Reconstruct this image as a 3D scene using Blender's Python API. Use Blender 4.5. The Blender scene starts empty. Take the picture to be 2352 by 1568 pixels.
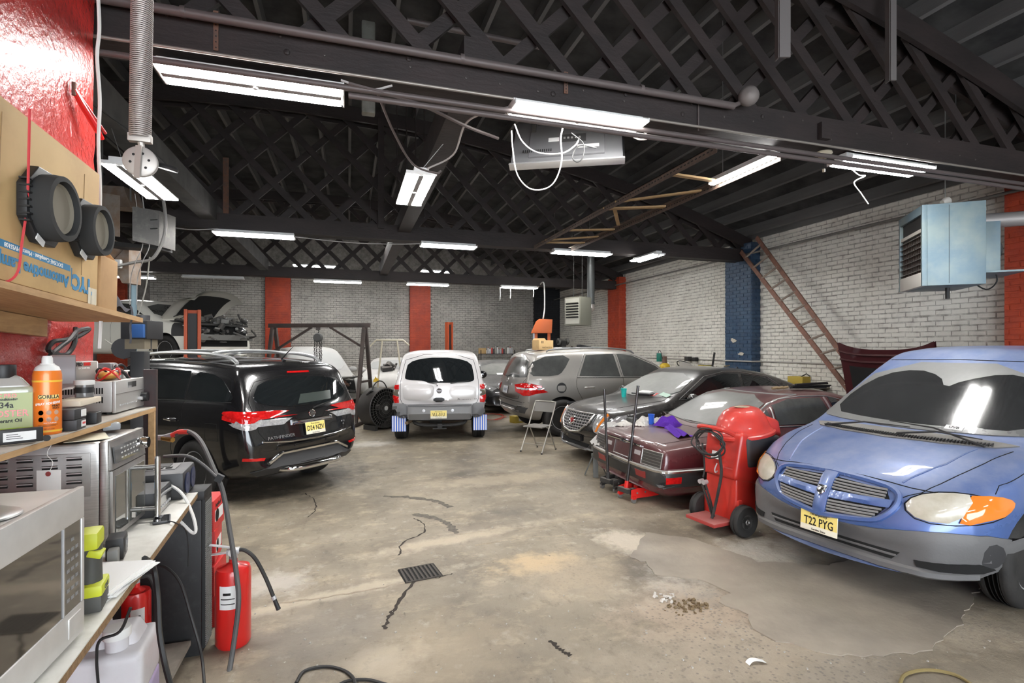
import bpy, bmesh, math, random
from mathutils import Vector, Matrix, Euler, Quaternion
from mathutils.bvhtree import BVHTree
from mathutils.geometry import delaunay_2d_cdt
random.seed(7)
S = bpy.context.scene
COL = S.collection
R = math.radians
# ---------------------------------------------------------------- camera, world, exposure
CAM_H, F_PX, YAW, HOR = 1.78, 1199.0, R(17.4), 800.0
cd = bpy.data.cameras.new('camera')
cam = bpy.data.objects.new('camera', cd); COL.objects.link(cam)
cam.location = (0, 0, CAM_H); cam.rotation_euler = (R(90), 0, -YAW)
cd.sensor_width = 36; cd.sensor_fit = 'HORIZONTAL'; cd.lens = 36 * F_PX / 2352
cd.shift_y = (HOR - 784) / 2352; cd.clip_start = .02; cd.clip_end = 200
S.camera = cam
S.view_settings.view_transform = 'Standard'; S.view_settings.look = 'None'
S.view_settings.gamma = 1; S.view_settings.use_curve_mapping = False
S.view_settings.exposure = 0.32
S.cycles.adaptive_threshold = .02; S.cycles.max_bounces = 7; S.cycles.diffuse_bounces = 4; S.cycles.glossy_bounces = 3; S.cycles.transmission_bounces = 4; S.cycles.caustics_reflective = False; S.cycles.caustics_refractive = False
wd = bpy.data.worlds.new('world'); S.world = wd; wd.use_nodes = True
bg = wd.node_tree.nodes['Background']
bg.inputs[0].default_value = (.86, .93, 1, 1); bg.inputs[1].default_value = 9.0
LAMP = 62.0                       # emission of the shop-light diffusers
# ---------------------------------------------------------------- pixel -> world (lens of this photo, building axes)
FW = Vector((math.sin(YAW), math.cos(YAW), 0)); RT = Vector((math.cos(YAW), -math.sin(YAW), 0))
def ray(u, v): return FW + RT * ((u - 1176) / F_PX) + Vector((0, 0, (HOR - v) / F_PX))
def at(u, v, X=None, Y=None, Z=None, d=None):
    r = ray(u, v)
    if X is not None: t = X / r.x
    elif Y is not None: t = Y / r.y
    elif Z is not None: t = (Z - CAM_H) / r.z
    else: t = d
    return Vector((0, 0, CAM_H)) + r * t
# ---------------------------------------------------------------- materials
def nd(nt, typ, **kw):
    n = nt.nodes.new(typ)
    for k, v in kw.items():
        if isinstance(k, str) and k.startswith('_'): n.inputs[k[1:]].default_value = v
        else: setattr(n, k, v)
    return n
def c4(c): return (c[0], c[1], c[2], 1)
def mixc(nt, a, b, fac):
    m = nt.nodes.new('ShaderNodeMix'); m.data_type = 'RGBA'
    for idx, s in ((6, a), (7, b), (0, fac)):
        if isinstance(s, bpy.types.NodeSocket): nt.links.new(s, m.inputs[idx])
        elif idx == 0: m.inputs[0].default_value = s
        else: m.inputs[idx].default_value = c4(s)
    return m.outputs[2]
def ramp(nt, s, lo, hi):
    m = nd(nt, 'ShaderNodeMapRange'); m.clamp = True
    nt.links.new(s, m.inputs[0]); m.inputs[1].default_value = lo; m.inputs[2].default_value = hi
    return m.outputs[0]
def math_(nt, op, a, b):
    m = nd(nt, 'ShaderNodeMath', operation=op); m.use_clamp = True
    for i, s in enumerate((a, b)):
        if isinstance(s, bpy.types.NodeSocket): nt.links.new(s, m.inputs[i])
        else: m.inputs[i].default_value = s
    return m.outputs[0]
def noise(nt, pos, scale, detail=4, rough=.6, stretch=None):
    n = nd(nt, 'ShaderNodeTexNoise'); n.inputs['Scale'].default_value = scale
    n.inputs['Detail'].default_value = detail; n.inputs['Roughness'].default_value = rough
    if stretch:
        mp = nd(nt, 'ShaderNodeMapping'); mp.inputs['Scale'].default_value = stretch
        nt.links.new(pos, mp.inputs[0]); pos = mp.outputs[0]
    nt.links.new(pos, n.inputs['Vector']); return n.outputs['Fac']
MATS = {}
def M(name, col=(.5, .5, .5), rough=.5, metal=0, col2=None, ns=6, lo=.35, hi=.65, bump=0, bs=40, stretch=None,
      dust=0, dcol=(.42, .39, .35), coat=0, emit=0, ecol=None, trans=0, alpha=1, ior=1.45, spec=.5, dirt=0, dirtc=(.06, .05, .04), ds=2.5, dsc=3):
    if name in MATS: return MATS[name]
    m = bpy.data.materials.new(name); m.use_nodes = True; MATS[name] = m
    nt = m.node_tree; b = nt.nodes['Principled BSDF']
    b.inputs['Base Color'].default_value = c4(col); b.inputs['Roughness'].default_value = rough
    b.inputs['Metallic'].default_value = metal; b.inputs['Coat Weight'].default_value = coat; b.inputs['Coat Roughness'].default_value = .04
    b.inputs['IOR'].default_value = ior; b.inputs['Specular IOR Level'].default_value = spec
    b.inputs['Transmission Weight'].default_value = trans; b.inputs['Alpha'].default_value = alpha
    if emit:
        b.inputs['Emission Color'].default_value = c4(ecol or col); b.inputs['Emission Strength'].default_value = emit
    pos = None
    if col2 or bump or dust or dirt:
        pos = nd(nt, 'ShaderNodeNewGeometry').outputs['Position']
    cs = None
    if col2:
        cs = mixc(nt, col, col2, ramp(nt, noise(nt, pos, ns, stretch=stretch), lo, hi))
    if dirt:
        f = math_(nt, 'MULTIPLY', ramp(nt, noise(nt, pos, ds, 8, .7), .5, .72), dirt)
        cs = mixc(nt, cs or col, dirtc, f)
    if dust:
        g = nd(nt, 'ShaderNodeNewGeometry'); sp = nd(nt, 'ShaderNodeSeparateXYZ'); nt.links.new(g.outputs['Normal'], sp.inputs[0])
        up = ramp(nt, sp.outputs[2], .0, .9)
        n = ramp(nt, noise(nt, pos, dsc, 7, .7), .28, .68)
        n2 = math_(nt, 'ADD', math_(nt, 'MULTIPLY', n, .65), .35)
        f = math_(nt, 'MULTIPLY', math_(nt, 'MULTIPLY', up, n2), dust)
        f = math_(nt, 'ADD', f, math_(nt, 'MULTIPLY', n, dust * .12))
        cs = mixc(nt, cs or col, dcol, f)
        rr = nd(nt, 'ShaderNodeMapRange'); nt.links.new(f, rr.inputs[0]); rr.inputs[3].default_value = rough; rr.inputs[4].default_value = .75
        nt.links.new(rr.outputs[0], b.inputs['Roughness'])
        if coat:
            rc = nd(nt, 'ShaderNodeMapRange'); nt.links.new(f, rc.inputs[0]); rc.inputs[3].default_value = coat; rc.inputs[4].default_value = coat * .15
            nt.links.new(rc.outputs[0], b.inputs['Coat Weight'])
        if metal:
            rm = nd(nt, 'ShaderNodeMapRange'); nt.links.new(f, rm.inputs[0]); rm.inputs[3].default_value = metal; rm.inputs[4].default_value = 0
            nt.links.new(rm.outputs[0], b.inputs['Metallic'])
    if cs: nt.links.new(cs, b.inputs['Base Color'])
    if bump:
        bn = nd(nt, 'ShaderNodeBump'); bn.inputs['Strength'].default_value = bump; bn.inputs['Distance'].default_value = .01
        nt.links.new(noise(nt, pos, bs, 5, .6, stretch), bn.inputs['Height']); nt.links.new(bn.outputs[0], b.inputs['Normal'])
    return m
# ---------------------------------------------------------------- mesh builder
def frame(z, x=None):
    """3x3 with local Z along z and local X as near as possible to x"""
    z = Vector(z).normalized(); x = Vector(x if x is not None else ((0, 0, 1) if abs(z.z) < .95 else (1, 0, 0)))
    y = z.cross(x)
    if y.length < 1e-6: y = z.cross(Vector((1, .3, .2)))
    y.normalize(); x = y.cross(z)
    return Matrix((x, y, z)).transposed()
def rot(rx=0, ry=0, rz=0): return Euler((R(rx), R(ry), R(rz))).to_matrix()
class MB:
    def __init__(s): s.v = []; s.f = []; s.m = []; s.mi = 0
    def add(s, vs, fs):
        o = len(s.v); s.v += [tuple(p) for p in vs]
        for f in fs: s.f.append(tuple(i + o for i in f)); s.m.append(s.mi)
        return s
    def box(s, c, d, r=None, tx=1, ty=1):
        r = r or Matrix.Identity(3); c = Vector(c); hx, hy, hz = d[0] / 2, d[1] / 2, d[2] / 2
        vs = []
        for z, kx, ky in ((-hz, 1, 1), (hz, tx, ty)):
            for x, y in ((-hx, -hy), (hx, -hy), (hx, hy), (-hx, hy)): vs.append(c + r @ Vector((x * kx, y * ky, z)))
        return s.add(vs, [(3, 2, 1, 0), (4, 5, 6, 7), (0, 1, 5, 4), (1, 2, 6, 5), (2, 3, 7, 6), (3, 0, 4, 7)])
    def b2(s, lo, hi):
        lo, hi = Vector(lo), Vector(hi); return s.box((lo + hi) / 2, hi - lo)
    def bar(s, p0, p1, w, h, up=None):
        p0, p1 = Vector(p0), Vector(p1); d = p1 - p0
        return s.box((p0 + p1) / 2, (h, w, d.length), frame(d, up))
    def tube(s, pts, r, n=8, closed=False, caps=True):
        pts = [Vector(p) for p in pts]; k = len(pts); rs = r if isinstance(r, (list, tuple)) else [r] * k
        vs = []; prev = None
        for i, p in enumerate(pts):
            if closed: t = pts[(i + 1) % k] - pts[i - 1]
            else: t = pts[min(i + 1, k - 1)] - pts[max(i - 1, 0)]
            if t.length < 1e-9: t = Vector((0, 0, 1))
            t.normalize()
            if prev is None: fr = frame(t)
            else: fr = frame(t, prev)
            prev = fr.col[0].copy()
            for j in range(n):
                a = 2 * math.pi * j / n; vs.append(p + fr @ Vector((math.cos(a) * rs[i], math.sin(a) * rs[i], 0)))
        fs = []
        for i in range(k if closed else k - 1):
            i2 = (i + 1) % k
            for j in range(n): fs.append((i * n + j, i * n + (j + 1) % n, i2 * n + (j + 1) % n, i2 * n + j))
        if caps and not closed: fs += [tuple(range(n))[::-1], tuple(range((k - 1) * n, k * n))]
        return s.add(vs, fs)
    def lathe(s, prof, c=(0, 0, 0), r=None, n=24, a0=0, a1=360):
        """prof: (radius, height); axis local Z"""
        r = r or Matrix.Identity(3); c = Vector(c); full = abs(a1 - a0) >= 359.9; k = n if full else n + 1
        vs = []
        for (rad, h) in prof:
            for j in range(k):
                a = R(a0 + (a1 - a0) * j / n); vs.append(c + r @ Vector((rad * math.cos(a), rad * math.sin(a), h)))
        fs = []
        for i in range(len(prof) - 1):
            for j in range(n):
                j2 = (j + 1) % k
                fs.append((i * k + j, i * k + j2, (i + 1) * k + j2, (i + 1) * k + j))
        if full:
            if prof[0][0] > 1e-4: fs.append(tuple(range(k))[::-1])
            if prof[-1][0] > 1e-4: fs.append(tuple(range((len(prof) - 1) * k, len(prof) * k)))
        return s.add(vs, fs)
    def cyl(s, p0, p1, r0, r1=None, n=16):
        p0, p1 = Vector(p0), Vector(p1); d = p1 - p0
        return s.lathe([(r0, 0), (r0 if r1 is None else r1, d.length)], p0, frame(d), n)
    def prism(s, poly, h, c=(0, 0, 0), r=None):
        """poly in local XY, extruded from z=0 to h"""
        r = r or Matrix.Identity(3); c = Vector(c); n = len(poly)
        a = sum(poly[i][0] * poly[(i + 1) % n][1] - poly[(i + 1) % n][0] * poly[i][1] for i in range(n))
        if a < 0: poly = poly[::-1]
        vs = [c + r @ Vector((x, y, 0)) for x, y in poly] + [c + r @ Vector((x, y, h)) for x, y in poly]
        return s.add(vs, [tuple(range(n))[::-1], tuple(range(n, 2 * n))] + [(i, (i + 1) % n, n + (i + 1) % n, n + i) for i in range(n)])
    def ell(s, c, rad, nu=16, nv=10, r=None, z0=-1, z1=1):
        r = r or Matrix.Identity(3); rx, ry, rz = rad if isinstance(rad, (tuple, list, Vector)) else (rad,) * 3
        a0, a1 = math.asin(z0), math.asin(z1); vs = []; c = Vector(c)
        for i in range(nv + 1):
            a = a0 + (a1 - a0) * i / nv
            for j in range(nu):
                b = 2 * math.pi * j / nu; vs.append(c + r @ Vector((rx * math.cos(a) * math.cos(b), ry * math.cos(a) * math.sin(b), rz * math.sin(a))))
        fs = [(i * nu + j, i * nu + (j + 1) % nu, (i + 1) * nu + (j + 1) % nu, (i + 1) * nu + j) for i in range(nv) for j in range(nu)]
        fs += [tuple(range(nu))[::-1], tuple(range(nv * nu, (nv + 1) * nu))]
        return s.add(vs, fs)
    def grid(s, fn, nu, nv, wrap=False):
        vs = [fn(i / nu, j / nv) for i in range(nu + 1) for j in range(nv + 1)]
        return s.add(vs, [(i * (nv + 1) + j, (i + 1) * (nv + 1) + j, (i + 1) * (nv + 1) + j + 1, i * (nv + 1) + j + 1) for i in range(nu) for j in range(nv)])
    def mesh(s, name, mats, smooth=False, bevel=0, seg=2, weld=False):
        me = bpy.data.meshes.new(name); me.from_pydata(s.v, [], s.f)
        mats = mats if isinstance(mats, (list, tuple)) else [mats]
        for m in mats: me.materials.append(m)
        if len(mats) > 1: me.polygons.foreach_set('material_index', s.m)
        if bevel or weld:
            bm = bmesh.new(); bm.from_mesh(me)
            if weld: bmesh.ops.remove_doubles(bm, verts=bm.verts, dist=1e-5)
            if bevel:
                es = [e for e in bm.edges if len(e.link_faces) == 2 and e.calc_face_angle(0) > R(28)]
                bmesh.ops.bevel(bm, geom=es, offset=bevel, segments=seg, profile=.6, affect='EDGES', clamp_overlap=True)
            bm.to_mesh(me); bm.free()
        if smooth or bevel:
            me.shade_smooth(); me.set_sharp_from_angle(angle=R(38 if not bevel else 50))
        me.update(); return me
    def build(s, name, mats, parent=None, smooth=False, bevel=0, seg=2, weld=False):
        return link(name, s.mesh(name, mats, smooth, bevel, seg, weld), parent)
def link(name, me, parent=None):
    o = bpy.data.objects.new(name, me); COL.objects.link(o)
    if parent is not None: o.parent = parent
    return o
def tag(o, label, cat, group=None, kind=None):
    if label: o['label'] = label
    if cat: o['category'] = cat
    if group: o['group'] = group
    if kind: o['kind'] = kind
    return o
def thing(name, label, cat, loc=(0, 0, 0), rz=0, group=None, rx=0, ry=0):
    o = bpy.data.objects.new(name, None); COL.objects.link(o); o.empty_display_size = .1
    o.location = loc; o.rotation_euler = (R(rx), R(ry), R(rz)); return tag(o, label, cat, group)
def struct(o): o['kind'] = 'structure'; return o
def lab(o, l): o['label'] = l; return o
_unit = {}
def ubar(name, p0, p1, w, h, mat, parent=None, up=None):
    """a straight timber or bar; alike ones share one mesh"""
    if mat.name not in _unit: _unit[mat.name] = MB().box((0, 0, 0), (1, 1, 1)).mesh('bar', mat)
    o = link(name, _unit[mat.name], parent); p0, p1 = Vector(p0), Vector(p1); d = p1 - p0
    o.location = (p0 + p1) / 2; o.rotation_euler = frame(d, up).to_euler(); o.scale = (h, w, d.length); return o
def copy_tree(o, parent=None):
    c = o.copy(); COL.objects.link(c)
    if parent is not None: c.parent = parent
    for ch in [k for k in bpy.data.objects if k.parent == o]: copy_tree(ch, c)
    return c
_txt = {}
def text_mesh(s, size, ext, bold=0):
    k = (s, size, ext, bold)
    if k not in _txt:
        cu = bpy.data.curves.new('t', 'FONT'); cu.body = s; cu.size = size; cu.extrude = ext; cu.offset = bold
        cu.align_x = 'CENTER'; cu.align_y = 'CENTER'; cu.resolution_u = 2
        o = bpy.data.objects.new('t', cu); COL.objects.link(o); bpy.context.view_layer.update()
        me = bpy.data.meshes.new_from_object(o); bpy.data.objects.remove(o); bpy.data.curves.remove(cu); _txt[k] = me
    return _txt[k]
def text(s, size, mat, parent, loc, rm, name='lettering', sx=1, ext=.0006, bold=0):
    """rm: 3x3, local X = reading direction, local Z = towards the reader"""
    me = text_mesh(s, size, ext, bold).copy(); me.materials.clear(); me.materials.append(mat)
    o = link(name, me, parent); o.location = loc; o.rotation_euler = rm.to_euler(); o.scale = (sx, 1, 1); return o
def face(n, right):
    z = Vector(n).normalized(); x = Vector(right); x = (x - z * x.dot(z)).normalized()
    return Matrix((x, z.cross(x), z)).transposed()
def chaikin(p, k=2, closed=True):
    p = [Vector(q) for q in p]
    for _ in range(k):
        q = []; n = len(p)
        if not closed: q.append(p[0])
        for i in range(n if closed else n - 1):
            a, b = p[i], p[(i + 1) % n]; q += [a * .75 + b * .25, a * .25 + b * .75]
        if not closed: q.append(p[-1])
        p = q
    return p
def curve(pts, n=6):
    """Catmull-Rom through the points"""
    p = [Vector(q) for q in pts]; p = [p[0] * 2 - p[1]] + p + [p[-1] * 2 - p[-2]]; out = []
    for i in range(1, len(p) - 2):
        for k in range(n):
            t = k / n; a, b, c, d = p[i - 1:i + 3]
            out.append(.5 * ((2 * b) + (c - a) * t + (2 * a - 5 * b + 4 * c - d) * t * t + (3 * b - a - 3 * c + d) * t ** 3))
    out.append(p[-2]); return out
def cable(name, pts, r, mat, label=None, cat='cable', parent=None, n=6, seg=6, group=None):
    o = MB().tube(curve(pts, seg), r, n).build(name, mat, parent, smooth=True)
    return tag(o, label, cat, group) if label else o
# ================================================================ ROOM
XR, YB, XL, YF, WT = 8.6, 20.8, -10.4, -5.5, 4.2
def chord_z(x): return 5.9 - .0198 * (x + 1) ** 2
# floor -----------------------------------------------------------
def floor_mat():
    m = bpy.data.materials.new('worn_concrete'); m.use_nodes = True; nt = m.node_tree; b = nt.nodes['Principled BSDF']
    pos = nd(nt, 'ShaderNodeNewGeometry').outputs['Position']
    n1, n2 = noise(nt, pos, .9, 8, .62), noise(nt, pos, 6, 8, .68)
    c = mixc(nt, (.150, .125, .092), (.335, .285, .212), ramp(nt, n1, .32, .66))
    c = mixc(nt, c, (.47, .385, .265), math_(nt, 'MULTIPLY', ramp(nt, noise(nt, pos, 2.3, 9, .72, (1, 1.6, 1)), .53, .70), .8))
    c = mixc(nt, c, (.085, .072, .056), math_(nt, 'MULTIPLY', ramp(nt, noise(nt, pos, .55, 7, .62, (1.5, .8, 1)), .52, .72), .85))
    c = mixc(nt, c, (.55, .50, .42), math_(nt, 'MULTIPLY', ramp(nt, n2, .58, .72), .5))
    c = mixc(nt, c, (.10, .085, .065), math_(nt, 'MULTIPLY', ramp(nt, noise(nt, pos, 9, 8, .7, (1.4, .7, 1)), .55, .68), .5))
    v = nd(nt, 'ShaderNodeTexVoronoi'); v.inputs['Scale'].default_value = 34; nt.links.new(pos, v.inputs['Vector']); vd = v.outputs['Distance']
    edge = noise(nt, pos, 4, 10, .74)
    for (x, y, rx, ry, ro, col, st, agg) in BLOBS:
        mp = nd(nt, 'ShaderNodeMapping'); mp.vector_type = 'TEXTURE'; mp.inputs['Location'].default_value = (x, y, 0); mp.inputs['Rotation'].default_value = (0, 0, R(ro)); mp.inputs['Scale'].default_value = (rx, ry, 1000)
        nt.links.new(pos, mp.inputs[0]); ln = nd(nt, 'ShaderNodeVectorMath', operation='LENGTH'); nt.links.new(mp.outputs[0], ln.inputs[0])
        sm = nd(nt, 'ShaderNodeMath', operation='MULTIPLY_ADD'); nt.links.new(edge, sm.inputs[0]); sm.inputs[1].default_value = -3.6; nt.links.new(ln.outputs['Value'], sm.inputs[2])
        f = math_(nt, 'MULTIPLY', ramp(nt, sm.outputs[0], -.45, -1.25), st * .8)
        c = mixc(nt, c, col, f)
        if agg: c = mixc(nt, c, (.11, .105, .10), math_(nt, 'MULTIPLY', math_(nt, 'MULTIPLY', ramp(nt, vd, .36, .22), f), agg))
    c = mixc(nt, c, (.035, .03, .024), math_(nt, 'MULTIPLY', ramp(nt, noise(nt, pos, 24, 4, .55), .68, .74), .65))
    c = mixc(nt, c, (.62, .58, .5), math_(nt, 'MULTIPLY', ramp(nt, noise(nt, pos, 31, 4, .55), .70, .75), .6))
    nt.links.new(c, b.inputs['Base Color'])
    rr = nd(nt, 'ShaderNodeMapRange'); nt.links.new(noise(nt, pos, 1.6, 5), rr.inputs[0]); rr.inputs[3].default_value = .34; rr.inputs[4].default_value = .8
    nt.links.new(rr.outputs[0], b.inputs['Roughness'])
    bn = nd(nt, 'ShaderNodeBump'); bn.inputs['Strength'].default_value = .75; bn.inputs['Distance'].default_value = .015
    nt.links.new(noise(nt, pos, 11, 10, .72), bn.inputs['Height']); nt.links.new(bn.outputs[0], b.inputs['Normal'])
    return m
def _bl(u, v, rx, ry, ro, col, st, agg=0): p = at(u, v, Z=0); return (p.x, p.y, rx, ry, ro, col, st, agg)
BLOBS = [_bl(1610, 1400, .55, .40, 20, (.46, .36, .265), .85, .8), _bl(1800, 1500, .55, .28, 10, (.40, .335, .25), .8, .9), _bl(1235, 1292, .30, .20, 0, (.58, .43, .25), .9), _bl(1450, 1243, .22, .40, 25, (.62, .55, .44), .9), _bl(1330, 1320, .35, .3, 0, (.42, .34, .24), .7, .4),
         _bl(1700, 1290, .9, .35, 10, (.52, .49, .43), .7), _bl(2080, 1368, .55, .10, -8, (.66, .64, .60), .95), _bl(2200, 1440, .5, .25, -10, (.46, .40, .31), .7, .6), _bl(880, 1520, .22, .16, 30, (.60, .53, .41), .8), _bl(1000, 1500, .5, .4, 0, (.36, .29, .20), .6),
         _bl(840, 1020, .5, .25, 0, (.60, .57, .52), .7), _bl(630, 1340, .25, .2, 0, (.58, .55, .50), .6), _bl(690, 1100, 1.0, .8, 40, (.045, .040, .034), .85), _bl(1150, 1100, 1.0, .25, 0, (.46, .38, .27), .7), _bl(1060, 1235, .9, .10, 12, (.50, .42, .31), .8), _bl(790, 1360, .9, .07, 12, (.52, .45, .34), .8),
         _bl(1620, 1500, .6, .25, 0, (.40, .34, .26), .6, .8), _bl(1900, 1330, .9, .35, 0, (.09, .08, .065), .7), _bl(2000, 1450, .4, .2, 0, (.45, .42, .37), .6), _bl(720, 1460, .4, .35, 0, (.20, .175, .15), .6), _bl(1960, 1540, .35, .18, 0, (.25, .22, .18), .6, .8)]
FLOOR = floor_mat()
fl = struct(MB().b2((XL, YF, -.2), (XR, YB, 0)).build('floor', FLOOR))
smooth_c = M('smooth_cement_patch', (.22, .19, .155), .5, col2=(.34, .295, .235), ns=1.4, bump=.25, bs=25, dirt=.5, dirtc=(.30, .27, .21), ds=1.8)
pale_c = M('broken_concrete', (.42, .355, .265), .9, col2=(.27, .225, .17), ns=7, bump=.8, bs=60, dirt=.6, dirtc=(.13, .12, .11), ds=11)
crack_m = M('crack_dirt', (.035, .028, .022), .95, bump=.3)
white_m = M('chalky_residue', (.60, .58, .54), .9, col2=(.36, .34, .30), ns=12)
def flat_blob(pts, z, mat, name, rag=.02, parent=fl, n=3):
    q = []
    p = [Vector((a[0], a[1])) for a in pts]
    for i in range(len(p)):
        a, b = p[i], p[(i + 1) % len(p)]
        k = max(2, int((b - a).length / .06))
        for j in range(k):
            t = a.lerp(b, j / k); q.append((t.x + random.uniform(-rag, rag), t.y + random.uniform(-rag, rag)))
    mb = MB(); mb.prism(q, z, (0, 0, .0)); return mb.build(name, mat, parent)
def fpt(u, v): p = at(u, v, Z=0); return (p.x, p.y)
flat_blob([fpt(*p) for p in ((1482, 1222), (1465, 1262), (1440, 1280), (1488, 1292), (1500, 1318), (1620, 1335), (1670, 1362), (1655, 1383), (1712, 1412),
    (1730, 1450), (1790, 1475), (1880, 1498), (2010, 1508), (2120, 1500), (2200, 1440), (2260, 1330), (2120, 1250), (1900, 1300), (1740, 1290), (1600, 1240))], .007, smooth_c, 'cement_patch', .022)
def crack(pts, w, name='crack', mat=None):
    pts = [Vector(fpt(*p)).to_3d() for p in pts]; pts = curve(pts, 8)
    mb = MB(); L = []; Rr = []
    for i, p in enumerate(pts):
        t = pts[min(i + 1, len(pts) - 1)] - pts[max(i - 1, 0)]; nn = Vector((-t.y, t.x, 0)).normalized()
        ww = w * random.uniform(.4, 1.2); j = nn * random.uniform(-.012, .012)
        L.append(p + j + nn * ww / 2 + Vector((0, 0, .0016))); Rr.append(p + j - nn * ww / 2 + Vector((0, 0, .0016)))
    k = len(pts); mb.add(L + Rr, [(i, i + 1, k + i + 1, k + i) for i in range(k - 1)]); return mb.build(name, mat or crack_m, fl)
crack([(955, 1330), (920, 1375), (895, 1415), (880, 1445)], .030)
crack([(930, 1312), (945, 1325), (953, 1333)], .02)
crack([(1000, 1328), (1040, 1318)], .014)
crack([(705, 1188), (722, 1172), (724, 1150), (700, 1132)], .016)
crack([(950, 1190), (975, 1205), (970, 1225), (925, 1245), (918, 1275)], .02)
crack([(700, 1248), (780, 1246), (850, 1236), (925, 1228)], .012, mat=pale_c)
crack([(640, 1385), (740, 1372), (860, 1352), (945, 1334)], .02, mat=pale_c)
crack([(1050, 1228), (1150, 1215), (1240, 1210), (1330, 1190)], .018, mat=pale_c)
crack([(1090, 1252), (1200, 1236), (1300, 1230), (1390, 1222)], .028, mat=pale_c)
crack([(1265, 1470), (1285, 1490), (1312, 1505)], .03)
# pit with gravel
pit = at(1575, 1395, Z=0)
mb = MB(); 
for i in range(70):
    a, q = random.uniform(0, 6.28), random.random() ** .6
    s = random.uniform(.004, .013)
    mb.box((pit.x + math.cos(a) * q * .17, pit.y + math.sin(a) * q * .10, s * .5), (s * 2, s * 1.5, s), rot(random.uniform(0, 40), 0, random.uniform(0, 180)))
g = mb.build('gravel', M('brown_grit', (.17, .12, .065), .95), fl); g['kind'] = 'stuff'
mb = MB()
for i in range(16):
    a, q = random.uniform(0, 6.28), random.random(); s = random.uniform(.007, .02)
    p = at(1525 + random.uniform(-22, 25), 1378 + random.uniform(-14, 14), Z=0); mb.box((p.x, p.y, s * .5), (s * 1.6, s, s), rot(20, 10, random.uniform(0, 180)))
g = mb.build('concrete_crumbs', M('pale_crumb', (.6, .57, .52), .9), fl); g['kind'] = 'stuff'
mb = MB()
for i in range(170):
    u, v = random.uniform(560, 2300), random.uniform(1130, 1560); p = at(u, v, Z=0); s = random.uniform(.003, .009)
    mb.box((p.x, p.y, s * .4), (s * 1.5, s, s * .8), rot(0, 0, random.uniform(0, 180)))
g = mb.build('litter_grit', M('grit', (.42, .40, .36), .9), fl); g['kind'] = 'stuff'
# tyre marks
for pts in (((880, 1140), (940, 1142), (1000, 1150), (1035, 1165)), ((950, 1180), (1000, 1190), (1030, 1205), (1050, 1225))):
    crack(pts, .09, 'tyre_mark', M('tyre_mark', (.085, .075, .063), .8, col2=(.15, .13, .105), ns=25))
# walls -----------------------------------------------------------
wh_r = M('white_painted_brick', (.84, .82, .75), .6, col2=(.72, .70, .63), ns=1.2, bump=.6, bs=45, dirt=.4, dirtc=(.34, .31, .27), ds=4.5)
wh_j = M('white_painted_mortar', (.66, .64, .58), .9, col2=(.30, .28, .25), ns=9, bump=.3, dirt=.5, dirtc=(.08, .07, .06), ds=5)
wh_b = M('grey_painted_brick', (.56, .535, .49), .7, col2=(.40, .385, .35), ns=.9, bump=.5, bs=50, dirt=.6, dirtc=(.12, .11, .1), ds=2.6)
red_b = M('red_painted_brick', (.50, .066, .022), .5, col2=(.36, .045, .02), ns=4, bump=.5, bs=45, dirt=.25, dirtc=(.12, .03, .02), ds=3)
blue_b = M('blue_painted_brick', (.022, .050, .10), .45, col2=(.035, .075, .135), ns=5, bump=.5, bs=45, dirt=.25, dirtc=(.16, .18, .2), ds=6)
blk_b = M('black_painted_brick', (.012, .014, .018), .5, bump=.4)
dk_w = M('dark_plaster', (.05, .047, .045), .9, col2=(.09, .085, .08), ns=1.5)
BH, BL = .08, .225
def bricks(a0, a1, z0, z1, put, z_skip=None, jit=.0035):
    """yields (a centre, z centre, length, proud) of a running bond"""
    out = []; row = 0; z = z0
    while z + BH * .6 < z1:
        a = a0 - (BL / 2 if row % 2 else 0); rj = random.uniform(-.004, .004)
        while a < a1 - .03:
            s, e = max(a, a0), min(a + BL, a1)
            if e - s > .04: out.append(((s + e) / 2, z + BH / 2 + rj + random.uniform(-.004, .004), e - s - .008, .009 + random.uniform(-jit, jit)))
            a += BL
        z += BH; row += 1
    return out
def brick_box(mb, axis, face, sgn, b):
    a, z, l, pr = b; h = BH - .009 + random.uniform(-.007, .003)
    q = l / 2; dz = random.uniform(-.003, .003); tw = random.uniform(-.004, .004); c = .006
    if axis == 'Y':   # wall plane X=face, outward sgn along X
        f = lambda da, dzz, p: (face + sgn * p, a + da, z + dzz)
    else:
        f = lambda da, dzz, p: (a + da, face + sgn * p, z + dzz)
    vs = [f(-q, -h / 2, -.01), f(q, -h / 2 + dz, -.01), f(q, h / 2 + dz, -.01), f(-q, h / 2, -.01),
          f(-q + c, -h / 2 + c, pr), f(q - c, -h / 2 + c + dz, pr + tw), f(q - c, h / 2 - c + dz, pr + tw), f(-q + c, h / 2 - c, pr)]
    fs = [(4, 5, 6, 7), (0, 1, 5, 4), (1, 2, 6, 5), (2, 3, 7, 6), (3, 0, 4, 7)]
    if (axis == 'Y') == (sgn > 0): pass
    else: fs = [t[::-1] for t in fs]
    if axis == 'X': pass
    mb.add(vs, fs)
wr = struct(MB().b2((XR, YF, 0), (XR + .3, YB + .3, WT)).build('wall_right', wh_j))
wbk = struct(MB().b2((XL - .3, YB, 0), (XR, YB + .3, 6.4)).build('wall_back', M('grey_mortar', (.30, .285, .265), .9, col2=(.17, .16, .15), ns=8, bump=.3)))
wl = struct(MB().b2((XL - .3, YF, 0), (XL, YB, WT)).build('wall_left', dk_w))
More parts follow.
